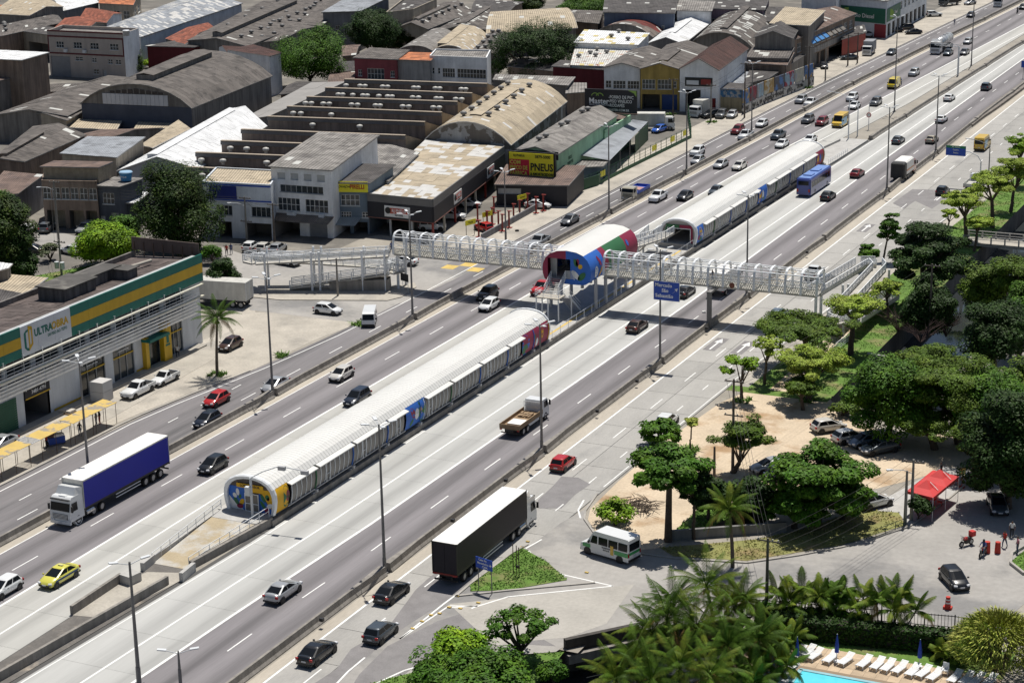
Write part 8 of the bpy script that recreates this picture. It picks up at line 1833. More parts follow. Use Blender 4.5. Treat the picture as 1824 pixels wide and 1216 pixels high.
for k,a in enumerate([
 ('coconut palm in front of the hardware store end',(387,668),(393,570),50),
 ('slim coconut palm on the dry turf strip by the side street',(1305,1010),(1298,910),62),
 ('coconut palm, tallest of the bottom cluster',(1275,1150),(1258,1046),84),
 ('coconut palm at the left front of the bottom cluster',(1195,1190),(1188,1105),90),
 ('coconut palm in the middle of the bottom cluster',(1245,1195),(1240,1120),86),
 ('coconut palm lowest at the left of the cluster',(1140,1240),(1128,1176),80),
 ('coconut palm behind the left front one',(1205,1140),(1200,1078),72),
 ('coconut palm at the bottom edge below the cluster',(1215,1260),(1210,1190),84),
 ('coconut palm beside the fence corner',(1318,1135),(1322,1072),62),
 ('coconut palm right of the cluster by the hedge',(1300,1215),(1296,1150),74),
 ('coconut palm over the road bridge parapet',(1168,1190),(1160,1128),78),
 ('coconut palm behind the tallest one by the street',(1300,1140),(1295,1085),70),
 ('coconut palm between the hedge and the low bright clump',(1348,1200),(1350,1140),70),
 ('coconut palm at the far left bottom of the cluster',(1105,1270),(1098,1212),80),
 ('coconut palm in the centre bottom of the cluster',(1265,1260),(1262,1205),84),
 ('coconut palm at the bottom edge beside the canal',(1165,1275),(1160,1212),80)]): palm(a[0],a[1],a[2],a[3]*1.08,24,L_PALM if k%3 else L_PALMD,k)
def clump(label,bpx,wpx,nst,L,h,m,name='areca_palm',group='clumped garden palms',seed=0,dry=L_PALMY):
    b=G(*bpx); t=E(name,label,'palm',(b.x,b.y,0),0,group); s=FOC/(b-Vector((0,0,CAMH))).length; mb=MB()
    for i in range(nst):
        a=i*2.4+seed; r=wpx/s*.28*math.sqrt((i+.3)/nst); p=Vector((r*math.cos(a),r*math.sin(a)*.7,0)); top=Vector((p.x*1.7,p.y*1.7,h*R.uniform(.6,1)))
        mb.tube(p,top,.07,.05,6,cap=False); fronds(t,top,L,9,m,dry if i%2 else None,.12,a,(.5,1.45))
    mb.build('stem',m_ptrunk,t)
clump('feathery garden palm clump at the left of the pool fence',(1432,1108),120,7,2.6,3.0,L_PALM,seed=1)
clump('feathery garden palm clump in the middle of the pool fence',(1572,1122),125,8,2.6,3.0,L_PALM,seed=2)
clump('half dry palm clump between the two garden palm clumps',(1490,1105),60,4,2.0,2.2,L_PALMD,seed=3)
clump('low bright palm clump beside the coconut cluster',(1385,1160),90,5,2.4,1.4,L_PALM,seed=4,dry=None)
clump('dark palm clump at the left of the pool deck',(1372,1205),90,5,2.4,1.5,L_PALM,seed=5,dry=None)
clump('small yellowish palm in front of the pool hedge',(1684,1178),40,2,1.4,.6,L_PALM,seed=6)
clump('young palm at the bottom edge left of the pool',(1330,1235),90,5,2.6,1.6,L_PALMD,seed=7,dry=None)
# strap leaved yellow green screw pine
def strap(label,bpx,cpx,wpx,hpx,m):
    b=G(*bpx); s=FOC/(b-Vector((0,0,CAMH))).length; rx=wpx/2/s; rz=hpx/2/s; t=E('screw_pine',label,'shrub',(b.x,b.y,0)); rg=np.random.default_rng(5); n=5200
    d=rg.normal(size=(n,3)); d/=np.linalg.norm(d,axis=1,keepdims=True); d[:,2]=np.abs(d[:,2])*1.0-.25; P=d*np.array([rx,rx*.9,rz])*rg.uniform(.72,1.0,size=(n,1)); P[:,2]+=rz*.62
    out=d*np.array([1,1,.5]); out/=np.linalg.norm(out,axis=1,keepdims=True)+1e-9; up=np.array([0,0,1.]); T=out*.6+up*.75+rg.normal(size=(n,3))*.3; T/=np.linalg.norm(T,axis=1,keepdims=True)
    B=np.cross(T,rg.normal(size=(n,3))); B/=np.linalg.norm(B,axis=1,keepdims=True); L=rg.uniform(.5,.95,size=(n,1)); w=.045
    T2=T*.45+out*.6-up*.55; M=P+T*L*.55; Q=M+T2*L*.6
    V=np.stack([P-B*w,P+B*w,M+B*w,M-B*w,Q],1).reshape(-1,3); k=np.arange(n)*5
    F=np.concatenate([np.stack([k,k+1,k+2,k+3],1),np.stack([k+3,k+2,k+4,k+4],1)])
    me=bpy.data.meshes.new('strap_leaves'); me.from_pydata([tuple(v) for v in V],[],[tuple(f) for f in F[:n]]+[tuple(f[:3]) for f in F[n:]]); me.materials.append(m); me.update()
    put('strap_leaves',me,t); mb=MB()
    for i in range(9): a=i*2.4; mb.tube((.3*math.cos(a),.3*math.sin(a),0),(rx*.5*math.cos(a),rx*.5*math.sin(a),rz*1.0),.12,.06,6)
    mb.build('stem',m_bark,t)
strap('big yellow green strap leaved screw pine at the bottom right corner',(1775,1195),(1772,1115),160,150,L_YEL)
# ------------------------------------------------------------------ grass, hedge, undergrowth
def inside(poly,x,y):
    c=False; n=len(poly)
    for i in range(n):
        (x1,y1),(x2,y2)=poly[i],poly[(i+1)%n]
        if (y1>y)!=(y2>y) and x<(x2-x1)*(y-y1)/(y2-y1)+x1: c=not c
    return c
def grass(pts,n,m,name='grass',h=.085,z=.05,world=False,seed=0):
    rg=np.random.default_rng(seed+11); poly=[(p[0],p[1]) for p in (pts if world else GL(pts))]; xs=[p[0] for p in poly]; ys=[p[1] for p in poly]; P=[]
    while len(P)<n:
        x,y=rg.uniform(min(xs),max(xs)),rg.uniform(min(ys),max(ys))
        if inside(poly,x,y) and noise.noise(Vector((x*.5,y*.5,0)))>-.25: P.append((x,y,z))
    P=np.array(P); a=rg.uniform(0,6.28,size=n); d=np.stack([np.cos(a),np.sin(a),0*a],1); hh=h*rg.uniform(.5,1.5,size=(n,1)); ln=rg.normal(size=(n,3))*.9*hh; ln[:,2]=0; up=np.array([0,0,1.])*hh
    w=.09
    V=np.stack([P-d*w,P+d*w,P+d*w*.3+up+ln,P-d*w*.3+up+ln],1).reshape(-1,3); return tag(put(name,np_mesh(name,V,np.arange(n*4).reshape(n,4),m)),kind='stuff')
grass([(838,1052),(838,1040),(912,985),(930,975),(975,1000),(1010,1032),(905,1050)],2600,m_grass,h=.07,seed=1)
grass([(660,1216),(800,1180),(930,1165),(1005,1160),(960,1216),(900,1260),(660,1260)],2600,m_grass,seed=2)
grass([(1175,975),(1345,960),(1420,945),(1480,925),(1530,905),(1605,912),(1610,935),(1500,970),(1330,998),(1200,990)],1700,mat('grass_dry',(.24,.23,.07),.9,.3,.5,isl=.4),seed=3)
grass([(-71,214),(-62,214),(-62,330),(-68,330)],9000,m_grass,world=True,seed=4)
grass([(1185,960),(1245,905),(1330,890),(1330,900),(1260,945)],1500,m_grass,seed=5)
grass([(0,480),(60,492),(175,470),(160,500),(90,520),(20,520)],1500,m_grass,seed=6)
grass([(1800,1000),(1830,975),(1900,960),(1900,1030),(1824,1025)],800,m_grass,seed=7)
for k,(px,py) in enumerate([(1322,714),(1230,802),(1440,714),(1173,793),(387,668),(498,634),(1196,205),(1268,218),(1440,157),(640,578)]):
    q=G(px,py); grass([(q.x-.9,q.y-.9),(q.x+.9,q.y-.9),(q.x+.9,q.y+.9),(q.x-.9,q.y+.9)],160,m_grass,'weeds',.3,.03,True,20+k)
def leafbox(name,label,cat,p,q,w,h,m,n,z0=0):
    rg=np.random.default_rng(3); p=np.array(p); q=np.array(q); t=rg.uniform(0,1,size=(n,1)); d=(q-p)/np.linalg.norm(q-p); nn=np.array([-d[1],d[0]]); f=rg.integers(0,3,size=n)
    lat=rg.uniform(-w/2,w/2,size=n); z=rg.uniform(z0,h,size=n); z=np.where(f==0,h+rg.normal(size=n)*.1,z); lat=np.where(f==1,-w/2+rg.normal(size=n)*.08,np.where(f==2,w/2+rg.normal(size=n)*.08,lat))
    P=np.concatenate([p+(q-p)*t+nn*lat[:,None],z[:,None]],1); N=rg.normal(size=(n,3))+np.stack([nn[0]*np.sign(lat)*(f>0),nn[1]*np.sign(lat)*(f>0),1.2*(f==0)],1)*1.6; N/=np.linalg.norm(N,axis=1,keepdims=True)
    V,F=leaves(rg,P,N,.3,.2); t_=E(name,label,cat,(float(p[0]),float(p[1]),0),world=True); V=V-np.array([p[0],p[1],0]); put('foliage',np_mesh('foliage',V,F,m),t_)
    mb=MB(); mb.bar((p[0],p[1],h*.48),(q[0],q[1],h*.48),w*.8,h*.92); wb(mb,'stems',m_barkd,t_); return t_
leafbox('hedge','tall dark clipped hedge between the pool deck and the railing','hedge',(-48,149.2),(-29,152.4),1.6,1.7,L_DARK,7000)
leafbox('hedge','low hedge strip along the pool railing at the left end','hedge',(-50,151.2),(-40,152.6),.8,1.6,L_ALM,1600)
# turf below the coconut palms
mb=MB(); mb.poly([(-58,100,.006),(-50.6,100,.006),(-50.6,151.5,.006),(-50.4,152,.006),(-50.5,130,.006)]); 
mb=MB(); mb.poly([(-50.4,120,.012),(-28,120,.012),(-28,153.5,.012),(-50.4,150.6,.012)]); setting('garden_turf',mb,m_turf)
# bare branch pile and leafless shrubs on the canal bank
def twigs(name,label,cat,bpx,n,r,h,m,flat_=False):
    b=G(*bpx); t=E(name,label,cat,(b.x,b.y,0)); mb=MB()
    for i in range(n):
        a=R.uniform(0,6.28); L=R.uniform(.5,1)*r
        if flat_: p=Vector((R.uniform(-r,r)*.7,R.uniform(-r,r)*.6,R.uniform(.05,h))); q=p+Vector((math.cos(a)*L*.8,math.sin(a)*L*.8,R.uniform(-.2,.35))); mb.tube(p,q,.05,.02,4,cap=False)
        else:
            p=Vector((0,0,0)); q=Vector((math.cos(a)*L*.4,math.sin(a)*L*.4,h*R.uniform(.3,.55))); mb.tube(p,q,.06,.04,4,cap=False)
            for j in range(4): b2=a+R.uniform(-1,1); e=q+Vector((math.cos(b2)*L*.6,math.sin(b2)*L*.6,h*R.uniform(.15,.5))); mb.tube(q,e,.03,.012,4,cap=False)
    mb.build('branches',m,t)
twigs('branch_pile','pile of cut grey branches on the sand beside the road corner','branch pile',(1140,905),90,2.2,.9,m_bark,True)
for px,py,lb in ((1600,590,'left'),(1640,610,'middle'),(1685,600,'right')): twigs('bare_shrub','leafless brown shrub hanging over the canal bank, %s of three'%lb,'shrub',(px,py),16,3.2,3.4,mat('twig_brown',(.09,.06,.055),.95,.2,2))
# ================================================================== POOL GARDEN
m_lounge=mat('lounger_white',(.74,.75,.76),.5,.05,1); m_ump=flat('umbrella_blue',(.02,.05,.32),.7)
pdk=MB(); pd=tag(MB().add([(-50,120,.03),(-28,120,.03),(-28,148.2,.03),(-48.5,148.2,.03)],[(0,1,2,3)]).build('pool_deck',flat('deck_joint',(.25,.19,.13),.9)),kind='structure')
PX0,PX1,PY1=-43.3,-29.0,143.3
tm=MB(); tm.quad((-.485,-.485,0),(.485,-.485,0),(.485,.485,0),(-.485,.485,0)); tme=tm.mesh('deck_tile',m_tile)
ct=0
for i in range(20):
    for j in range(12):
        x,y=-48+i*1.0,147.7-j*1.0
        if x+.5>PX0-.3 and y-.5<PY1+.3: continue
        if ct<300: put('deck_tile',tme,pd,(x,y,.034)); ct+=1
mb=MB()
for a,b in (((PX0-.25,PY1+.15),(PX1,PY1+.15)),((PX0-.15,120),(PX0-.15,PY1+.15))): mb.bar((*a,.07),(*b,.07),.35,.08)
setting('pool_coping',mb,mat('coping_blue',(.25,.45,.5),.5,.1,1)); mb=MB(); mb.quad((PX0,120,.055),(PX1,120,.055),(PX1,PY1,.055),(PX0,PY1,.055)); setting('pool_water',mb,m_pool)
def lounger(px,py,rz,label):
    q=G(px,py,.35); t=E('sun_lounger',label,'sun lounger',(q.x,q.y,.035),rad(rz),'white sun loungers round the pool')
    mb=MB()
    for k in range(9): mb.box((0,-.85+.145*k,.34),(.62,.12,.04))
    mb.build('seat',m_lounge,t); mb=MB()
    for k in range(5): mb.add([(-.31,.42+.13*k,.36+.055*k),(.31,.42+.13*k,.36+.055*k),(.31,.53+.13*k,.405+.055*k),(-.31,.53+.13*k,.405+.055*k)],[(0,1,2,3)])
    mb.build('backrest',m_lounge,t); mb=MB()
    for s in (-.33,.33): mb.box((s,-.2,.3),(.05,1.5,.08))
    mb.build('frame',m_lounge,t)
    for s in (-.3,.3):
        for y in (-.8,.6): MB().box((s,y,.15),(.06,.06,.3)).build('leg',m_lounge,t)
k=0
PL_=[(243,1005),(302,1000),(350,1020),(458,1040),(563,1055),(690,1072),(780,1085),(852,1098),(932,1112),(1022,1130),(1095,1140),(1172,1160),(1312,1175),(1392,1185),(1465,1190),(1548,1200)]
for i,(X,Y) in enumerate(PL_): lounger(1360+X/3.849,900+Y/3.849,R.uniform(-16,-8),'white sun lounger along the hedge, %s from the left of the back row'%(['first','second','third','fourth','fifth','sixth','seventh','eighth','ninth','tenth','eleventh','twelfth','thirteenth','fourteenth','fifteenth','sixteenth'][i]))
for i,(X,Y) in enumerate([(150,1090),(130,1140),(115,1180),(70,1205)]): lounger(1360+X/3.849,900+Y/3.849,75,'white sun lounger at the left end of the pool, %s from the hedge'%ORD[i])
for (X,Y),lb in (((228,1090),'closed blue parasol left of the third lounger'),((500,1070),'closed blue parasol between the fourth and fifth loungers'),((1068,1108),'closed blue parasol behind the tenth lounger'),((62,1195),'closed blue parasol among the left end loungers')):
    q=G(1360+X/3.849,900+Y/3.849); t=E('pool_parasol',lb,'parasol',(q.x,q.y,.035),group='closed blue parasols')
    MB().tube((0,0,0),(0,0,2.5),.03,.03,8).build('pole',m_polew,t); MB().tube((0,0,.85),(0,0,1.5),.19,.17,10).tube((0,0,1.5),(0,0,2.45),.17,.03,10).build('folded_canopy',m_ump,t); MB().tube((0,0,0),(0,0,.1),.3,.26,12).build('base',m_lounge,t)
q=G(1360+1245/3.849,900+1160/3.849); t=E('garden_chair','white plastic garden chair between the twelfth and thirteenth loungers','chair',(q.x,q.y,.035),rad(180))
MB().box((0,0,.42),(.5,.5,.05)).build('seat',m_lounge,t); MB().box((0,-.24,.72),(.5,.05,.55)).build('backrest',m_lounge,t)
for s in (-.22,.22):
    MB().box((s*1.15,0,.62),(.06,.5,.04)).build('armrest',m_lounge,t)
    for y in (-.2,.2): MB().box((s,y,.2),(.05,.05,.4)).build('leg',m_lounge,t)
# railing round the garden
q0,q1,q2=G(1330,1094),G(1700,1126),G(1830,1150); t=E('garden_railing','dark bar railing between the garden palms and the side street','railing',tuple(q0),world=True); bars=MB()
for a,b in ((q0,q1),(q1,q2)):
    n=max(2,int((b-a).length/.28)); d=(b-a)
    mb=MB(); mb.bar((a.x,a.y,.15),(b.x,b.y,.15),.25,.3); wb(mb,'base_wall',m_barr,t); mb=MB(); mb.bar((a.x,a.y,1.5),(b.x,b.y,1.5),.06,.06); mb.bar((a.x,a.y,.5),(b.x,b.y,.5),.05,.05); wb(mb,'rail',m_dark,t)
    for k in range(n): p=a+d*k/n; bars.box((p.x,p.y,.95),(.035,.035,1.3))
    for k in range(max(2,int(d.length/2.4))): p=a+d*k/max(2,int(d.length/2.4)); mb=MB(); mb.box((p.x,p.y,.85),(.09,.09,1.6)); wb(mb,'post',m_dark,t)
o=wb(bars,'bar',m_dark,t); tag(o,kind='stuff')
# ------------------------------------------------------------------ canal parapets, canal footbridge, bank fence
wall_thing('dark concrete parapet of the road bridge over the canal at the bottom centre',[(1006,1154),(1136,1126)],1.1,.45,mat('parapet_black_stained',(.075,.068,.062),.95,.3,.5,streak=.4),'bridge_parapet','parapet',-.25)
wall_thing('dark lower beam under the bottom centre bridge parapet',[(1010,1160),(1138,1131)],.8,.6,m_barr,'bridge_beam','bridge beam',-1.1)
wall_thing('low grey retaining wall along the canal pit behind the turf strip',[(1187,962),(1350,950),(1400,946)],1.0,.35,mat('retaining_grey',(.22,.215,.21),.9,.2,.5,streak=.3),'retaining_wall','wall')
t=E('canal_footbridge','small concrete footbridge with white railings crossing the canal at the right edge','footbridge',(-56,291,0),world=True)
mb=MB(); mb.box((-55,291.5,.5),(19,3.6,.5)); wb(mb,'deck',m_walk,t)
for y in (289.8,293.2):
    mb=MB(); mb.bar((-64.4,y,1.75),(-45.6,y,1.75),.12,.12); mb.bar((-64.4,y,1.3),(-45.6,y,1.3),.08,.08); wb(mb,'rail',m_newc,t)
    for k in range(10): mb=MB(); mb.box((-64.2+2.05*k,y,1.25),(.2,.2,1.1)); wb(mb,'post',m_newc,t)
rail('handrail','white pipe railing at the foot of the right ramp beside the canal',[(-66.4,228,0),(-66.0,236,.0)],1.2,2.5,(1.0,.75,.5,.25),.03)
q=GL([(1500,972),(1560,958),(1612,938)]); rail('low_fence','low green picket fence on the kerb of the dry turf strip',[(p.x,p.y,.1) for p in q],.8,1.4,(1.0,.5,.1),.02,mat('fence_dull_green',(.05,.07,.04),.7,.2,1))
wall_thing('white plank lying on the turf bank beside the canal',[(1545,632),(1590,640)],.18,.35,m_newc,'plank','plank',.1)
# ------------------------------------------------------------------ red tent and what is under it
t=E('canopy_tent','pair of joined red canopy tents on the paving beside the double pole','tent',tuple(G(1663,890)),world=True)
c0,c1,c2=G(1615,874,2.5),G(1662,886,2.5),G(1708,848,2.5); c3=c0+c2-c1
m0,m1=(c0+c3)/2,(c1+c2)/2
for qd in ((c0,c1,m1,m0),(m0,m1,c2,c3)):
    cc=sum(qd,Vector())/4+Vector((0,0,.95)); mb=MB()
    for a,b in zip(qd,qd[1:]+qd[:1]):
        s1=a+(cc-a)*.5+Vector((0,0,-.14)); s2=b+(cc-b)*.5+Vector((0,0,-.14)); mb.quad(a,b,s2,s1); mb.add([s1,s2,cc],[(0,1,2)]); mb.quad(a+Vector((0,0,-.28)),b+Vector((0,0,-.28)),b,a)
    wb(mb,'canopy',m_tent,t); mb=MB()
    for f in (.18,.3): a=qd[1]+(qd[2]-qd[1])*.5; mb.bar(cc+(a-cc)*f+Vector((.1,0,.03)),cc+(a-cc)*(f+.5)+Vector((.1,0,-.02)),.07,.02)
    wb(mb,'white_stripe',m_white,t)
for p in (c0,c1,m1,c2,c3,m0): mb=MB(); mb.tube((p.x,p.y,0),(p.x,p.y,2.5),.03,.03,6); wb(mb,'leg',m_polew,t)
m_rp=flat('red_plastic',(.45,.025,.02),.4)
for px,py,lb in ((1660,900,'red plastic table in front of the red tent'),(1652,884,'red plastic table under the near half of the tent'),(1690,862,'red plastic table under the far half of the tent')):
    q=G(px,py); tb=E('plastic_table',lb,'table',(q.x,q.y,.05)); MB().box((0,0,.72),(.8,.8,.05)).build('top',m_rp,tb)
    for a in (-.33,.33):
        for b in (-.33,.33): MB().box((a,b,.35),(.06,.06,.7)).build('leg',m_rp,tb)
    for k,(dx,dy) in enumerate(((.75,.1),(-.75,0))):
        ch=E('plastic_chair','red plastic chair %s of the %s'%(('right','left')[k],lb.replace('red plastic ','')),'chair',(q.x+dx,q.y+dy,.05),rad(90 if k else -90),'red plastic chairs'); MB().box((0,0,.43),(.45,.45,.04)).build('seat',m_rp,ch); MB().box((0,-.21,.68),(.45,.04,.5)).build('backrest',m_rp,ch)
        for a in (-.19,.19):
            for b in (-.19,.19): MB().box((a,b,.21),(.04,.04,.42)).build('leg',m_rp,ch)
q=G(1713,868); t=E('banner_stand','yellow banner stand with a red base on the paving right of the tent','banner',(q.x,q.y,0)); MB().tube((0,0,0),(0,0,1.6),.05,.05,8).box((0,0,.06),(.6,.6,.12)).build('post',m_red,t); MB().box((0,0,1.75),(.6,.05,.7)).build('flag',m_yellow,t)
q=G(1688,1084); t=E('traffic_barrier','tall red plastic traffic barrier with white bands on the side street','traffic barrier',(q.x,q.y,.02)); MB().box((0,0,.12),(.75,.5,.24)).tube((0,0,.24),(0,0,1.15),.27,.2,12).build('body',flat('barrier_red',(.5,.04,.025)),t); MB().tube((0,0,.55),(0,0,.68),.26,.25,12).tube((0,0,.85),(0,0,.96),.24,.23,12).build('white_band',m_white,t)
q=G(182,712); t=E('pallet_boxes','stack of two big white boxes in front of the store wall','boxes',(q.x,q.y,0)); MB().box((0,0,.62),(1.9,1.9,1.2)).build('lower_box',flat('box_pale',(.5,.49,.48)),t); MB().box((0,0,1.85),(1.9,1.9,1.2)).build('upper_box',flat('box_pale',(.5,.49,.48)),t)
q=G(120,735); t=E('pallet','low pallet of pale sacks in front of the store shutters','pallet',(q.x,q.y,0)); MB().box((0,0,.08),(1.6,1.4,.16)).build('deck',m_wood,t); MB().box((-.35,0,.3),(.75,1.2,.28)).box((.42,.05,.28),(.7,1.1,.24)).build('sack',flat('sack_cream',(.52,.48,.42)),t)
for px,py,lb in ((1270,855,''),): pass
# ------------------------------------------------------------------ people and motorcycles
SK=flat('skin',(.22,.12,.075),.6); HA=flat('hair',(.02,.015,.012),.7)
CL={n:flat('cloth_'+n,c,.85,var=.12) for n,c in {'black':(.02,.02,.025),'white':(.62,.62,.62),'blue':(.04,.07,.2),'red':(.4,.04,.03),'denim':(.06,.09,.16),'pink':(.5,.2,.25),'grey':(.2,.2,.21)}.items()}
def body_mesh(pose,shirt,trous):
    P={'pelvis':(0,0,.93),'waist':(0,0,1.08),'chest':(0,0,1.32),'neck':(0,.0,1.48),'head':(0,.03,1.60),'top':(0,.02,1.72)}
    rd={'pelvis':.15,'waist':.135,'chest':.16,'neck':.06,'head':.10,'top':.085}; Eg=[('pelvis','waist'),('waist','chest'),('chest','neck'),('neck','head'),('head','top')]
    for s,n in ((1,'r'),(-1,'l')):
        if pose=='stand': L=[('hip',(s*.1,0,.88),.1),('knee',(s*.11,.03,.5),.07),('ank',(s*.12,-.02,.1),.045),('toe',(s*.13,.14,.05),.045)]; A=[('sh',(s*.2,0,1.42),.065),('el',(s*.27,-.03,1.14),.05),('wr',(s*.27,.06,.9),.035),('hand',(s*.26,.1,.8),.04)]
        elif pose=='walk': L=[('hip',(s*.1,0,.88),.1),('knee',(s*.1,s*.16,.5),.07),('ank',(s*.1,s*.22-.06,.12),.045),('toe',(s*.11,s*.22+.1,.05),.045)]; A=[('sh',(s*.2,0,1.42),.065),('el',(s*.26,-s*.12,1.15),.05),('wr',(s*.26,-s*.1+.08,.93),.035),('hand',(s*.25,-s*.1+.13,.84),.04)]
        else: L=[('hip',(s*.1,0,.9),.1),('knee',(s*.16,.42,.85),.075),('ank',(s*.16,.40,.42),.045),('toe',(s*.17,.54,.38),.045)]; A=[('sh',(s*.2,0,1.42),.065),('el',(s*.28,.18,1.2),.05),('wr',(s*.24,.42,1.14),.035),('hand',(s*.22,.5,1.13),.04)]
        prev='pelvis'
        for k,(nm,p,r) in enumerate(L): P[nm+n]=p; rd[nm+n]=r; Eg.append((prev,nm+n)); prev=nm+n
        prev='chest'
        for nm,p,r in A: P[nm+n]=p; rd[nm+n]=r; Eg.append((prev,nm+n)); prev=nm+n
    ks=list(P); ix={k:i for i,k in enumerate(ks)}; me=bpy.data.meshes.new('body'); me.from_pydata([P[k] for k in ks],[(ix[a],ix[b]) for a,b in Eg],[])
    o=bpy.data.objects.new('b',me); COL.objects.link(o); md=o.modifiers.new('s','SKIN'); sb=o.modifiers.new('u','SUBSURF'); sb.levels=1; sb.render_levels=1
    for i,k in enumerate(ks): v=me.skin_vertices[0].data[i]; v.radius=(rd[k],rd[k]*(.75 if k in('chest','waist','pelvis') else 1)); v.use_root=(k=='pelvis')
    dg=bpy.context.evaluated_depsgraph_get(); dg.update(); m2=bpy.data.meshes.new_from_object(o.evaluated_get(dg)); bpy.data.objects.remove(o,do_unlink=True)
    m2.materials.clear(); [m2.materials.append(m) for m in (SK,shirt,trous,HA,m_dark)]
    for p in m2.polygons:
        c=p.center; p.use_smooth=True
        zf_=c.z if pose!='ride' else c.z
        low=c.z<.98 if pose!='ride' else (c.z<.98 or c.y>.15 and c.z<1.05)
        p.material_index = 4 if (c.z<.1 or (pose=='ride' and c.z<.45)) else 2 if low and abs(c.x)<.22 else 3 if c.z>1.63 or (c.z>1.55 and c.y<-.02) else 0 if c.z>1.47 else 0 if (abs(c.x)>.2 and c.z<1.2) else 1
    return m2
BM={}
def person(px,py,rz,pose,sh,tr,label,z=0,pos=None,dz=0,group=None):
    q=G(px,py,z) if pos is None else Vector(pos); t=E('person',label,'person',(q.x,q.y,q.z+dz),rad(rz),group); k=(pose,sh,tr)
    if k not in BM: BM[k]=body_mesh(pose,CL[sh],CL[tr])
    put('body',BM[k],t); return t
for a in [(143,777,200,'stand','black','denim','person in black standing under the bus shelter, left one'),(172,757,150,'stand','grey','denim','person with a backpack standing under the bus shelter near the pickups'),(178,755,150,'stand','black','red','person in black shirt and red shorts waiting under the bus shelter'),
 (84,798,100,'stand','red','black','vendor in red beside the blue cart under the shelters'),(317,637,20,'walk','white','black','person in a white shirt walking a bicycle past the store entrance'),(404,455,200,'walk','red','black','person in red walking on the pavement left of the ramp'),(412,453,200,'walk','blue','denim','person in blue walking on the pavement left of the ramp'),
 (1802,957,180,'stand','white','black','person in white standing in the tree shade at the right'),(1789,975,150,'walk','red','denim','person in red and jeans walking in the tree shade'),(1812,985,120,'stand','pink','denim','person in pink at the kerb by the right edge'),(1676,850,90,'stand','black','red','person in black under the red tent'),
 (1700,45,180,'stand','blue','denim','person in blue beside the black cars at the fuel store'),(1552,100,200,'stand','blue','denim','person beside the grey box truck')]: person(*a)
person(0,0,90,'walk','black','denim','person in dark clothes crossing the footbridge',pos=(-85.5,238.2,BZ+.25)); person(0,0,-90,'walk','blue','denim','person seen at the left end of the footbridge',pos=(-132.9,236.9,BZ+.2))
def moto(px,py,rz,label,box=None,rider=None,rl=None,boxc=None):
    q=G(px,py); t=E('motorcycle',label,'motorcycle',(q.x,q.y,.02),rad(rz),'motorcycles'); wheels(t,[(0,.65),(0,-.65)],.31,.12)
    MB().tube((0,-.6,.62),(0,.35,.72),.13,.16,8).box((0,-.05,.45),(.3,.5,.35)).build('frame',m_dark,t); MB().loft([[(x*.16,y,z+.0) for x,z in ((-1,.7),(1,.7),(.7,.93),(-.7,.93))] for y in (0,.38)],0,True).build('fuel_tank',boxc or RED,t); MB().box((0,-.35,.8),(.26,.75,.1)).build('seat',m_dark,t)
    MB().bar((-.35,.5,1.05),(.35,.5,1.05),.04).bar((0,.5,1.02),(0,.68,.35),.07).box((0,.62,.9),(.18,.1,.18)).build('handlebar',m_chrome,t)
    if box: MB().box((0,-.75,1.1),(.5,.5,.5)).build('delivery_box',flat('box_red',(.5,.03,.03)),t)
    if rider: p=person(0,0,rz,'ride',rider[0],rider[1],rl,pos=(q.x-.12*math.sin(rad(-rz)),q.y,.02),dz=-.06); put('helmet',MB().tube((0,.03,1.5),(0,.02,1.74),.13,.1,10).mesh('helmet',m_dark),p)
moto(1721,972,150,'motorcycle with a red delivery box parked on the side street',True); moto(1751,990,170,'motorcycle standing right of the delivery one',False,('blue','denim'),'rider in blue sitting on the parked motorcycle')
moto(1604,152,180,'motorcycle beside the yellow van in the distance',False,('blue','denim'),'motorcyclist in blue beside the yellow van',SLT); moto(1812,24,0,'motorcycle far up the busway near the top right corner',False,('black','denim'),'motorcyclist in black near the top right corner',SLT); moto(797,352,30,'motorcycle parked inside the tyre centre',False)
q=G(1766,985); t=E('traffic_barrier','pair of red barrels at the kerb by the motorcycles','traffic barrier',(q.x,q.y,.02)); MB().tube((-.4,0,0),(-.4,0,1.1),.3,.25,10).tube((.5,.3,0),(.5,.3,1.1),.3,.25,10).build('barrel',flat('barrier_red',(.5,.04,.025)),t)
q=G(100,792); t=E('vendor_cart','blue and white vendor cart under the bare canopy frame','cart',(q.x,q.y,0),rad(60)); MB().box((0,0,.65),(1.9,.9,.75)).build('body',flat('cart_blue',(.03,.08,.38)),t); MB().box((.3,0,1.15),(1.2,.8,.25)).build('counter',m_white,t); MB().box((-.5,0,1.3),(.6,.7,.5)).build('goods',mat('goods_dark',(.15,.08,.06),.8,.4,6),t); MB().box((0,0,2.15),(2.0,1.2,.05)).build('shade',m_dark,t); wheels(t,[(.98,0),(-.98,0)],.3,.08)
q=G(833,495+30); 
# loose objects on the verge and in the yards
q=G(921,412); t=E('old_tyre','black tyre lying on the sandy verge','tyre',(q.x,q.y,.0)); me=wheel_mesh(.33,.2)[0]; put('tyre',me,t,(0,0,.12),0,None,(0,rad(90),0))
q=G(1254,557); t=E('plastic_bag','small white plastic bag lying on the right expressway lane','litter',(q.x,q.y,.02)); MB().box((0,0,.1),(.45,.3,.2),.3).box((.1,.1,.22),(.2,.2,.1),.9).build('bag',m_white,t)
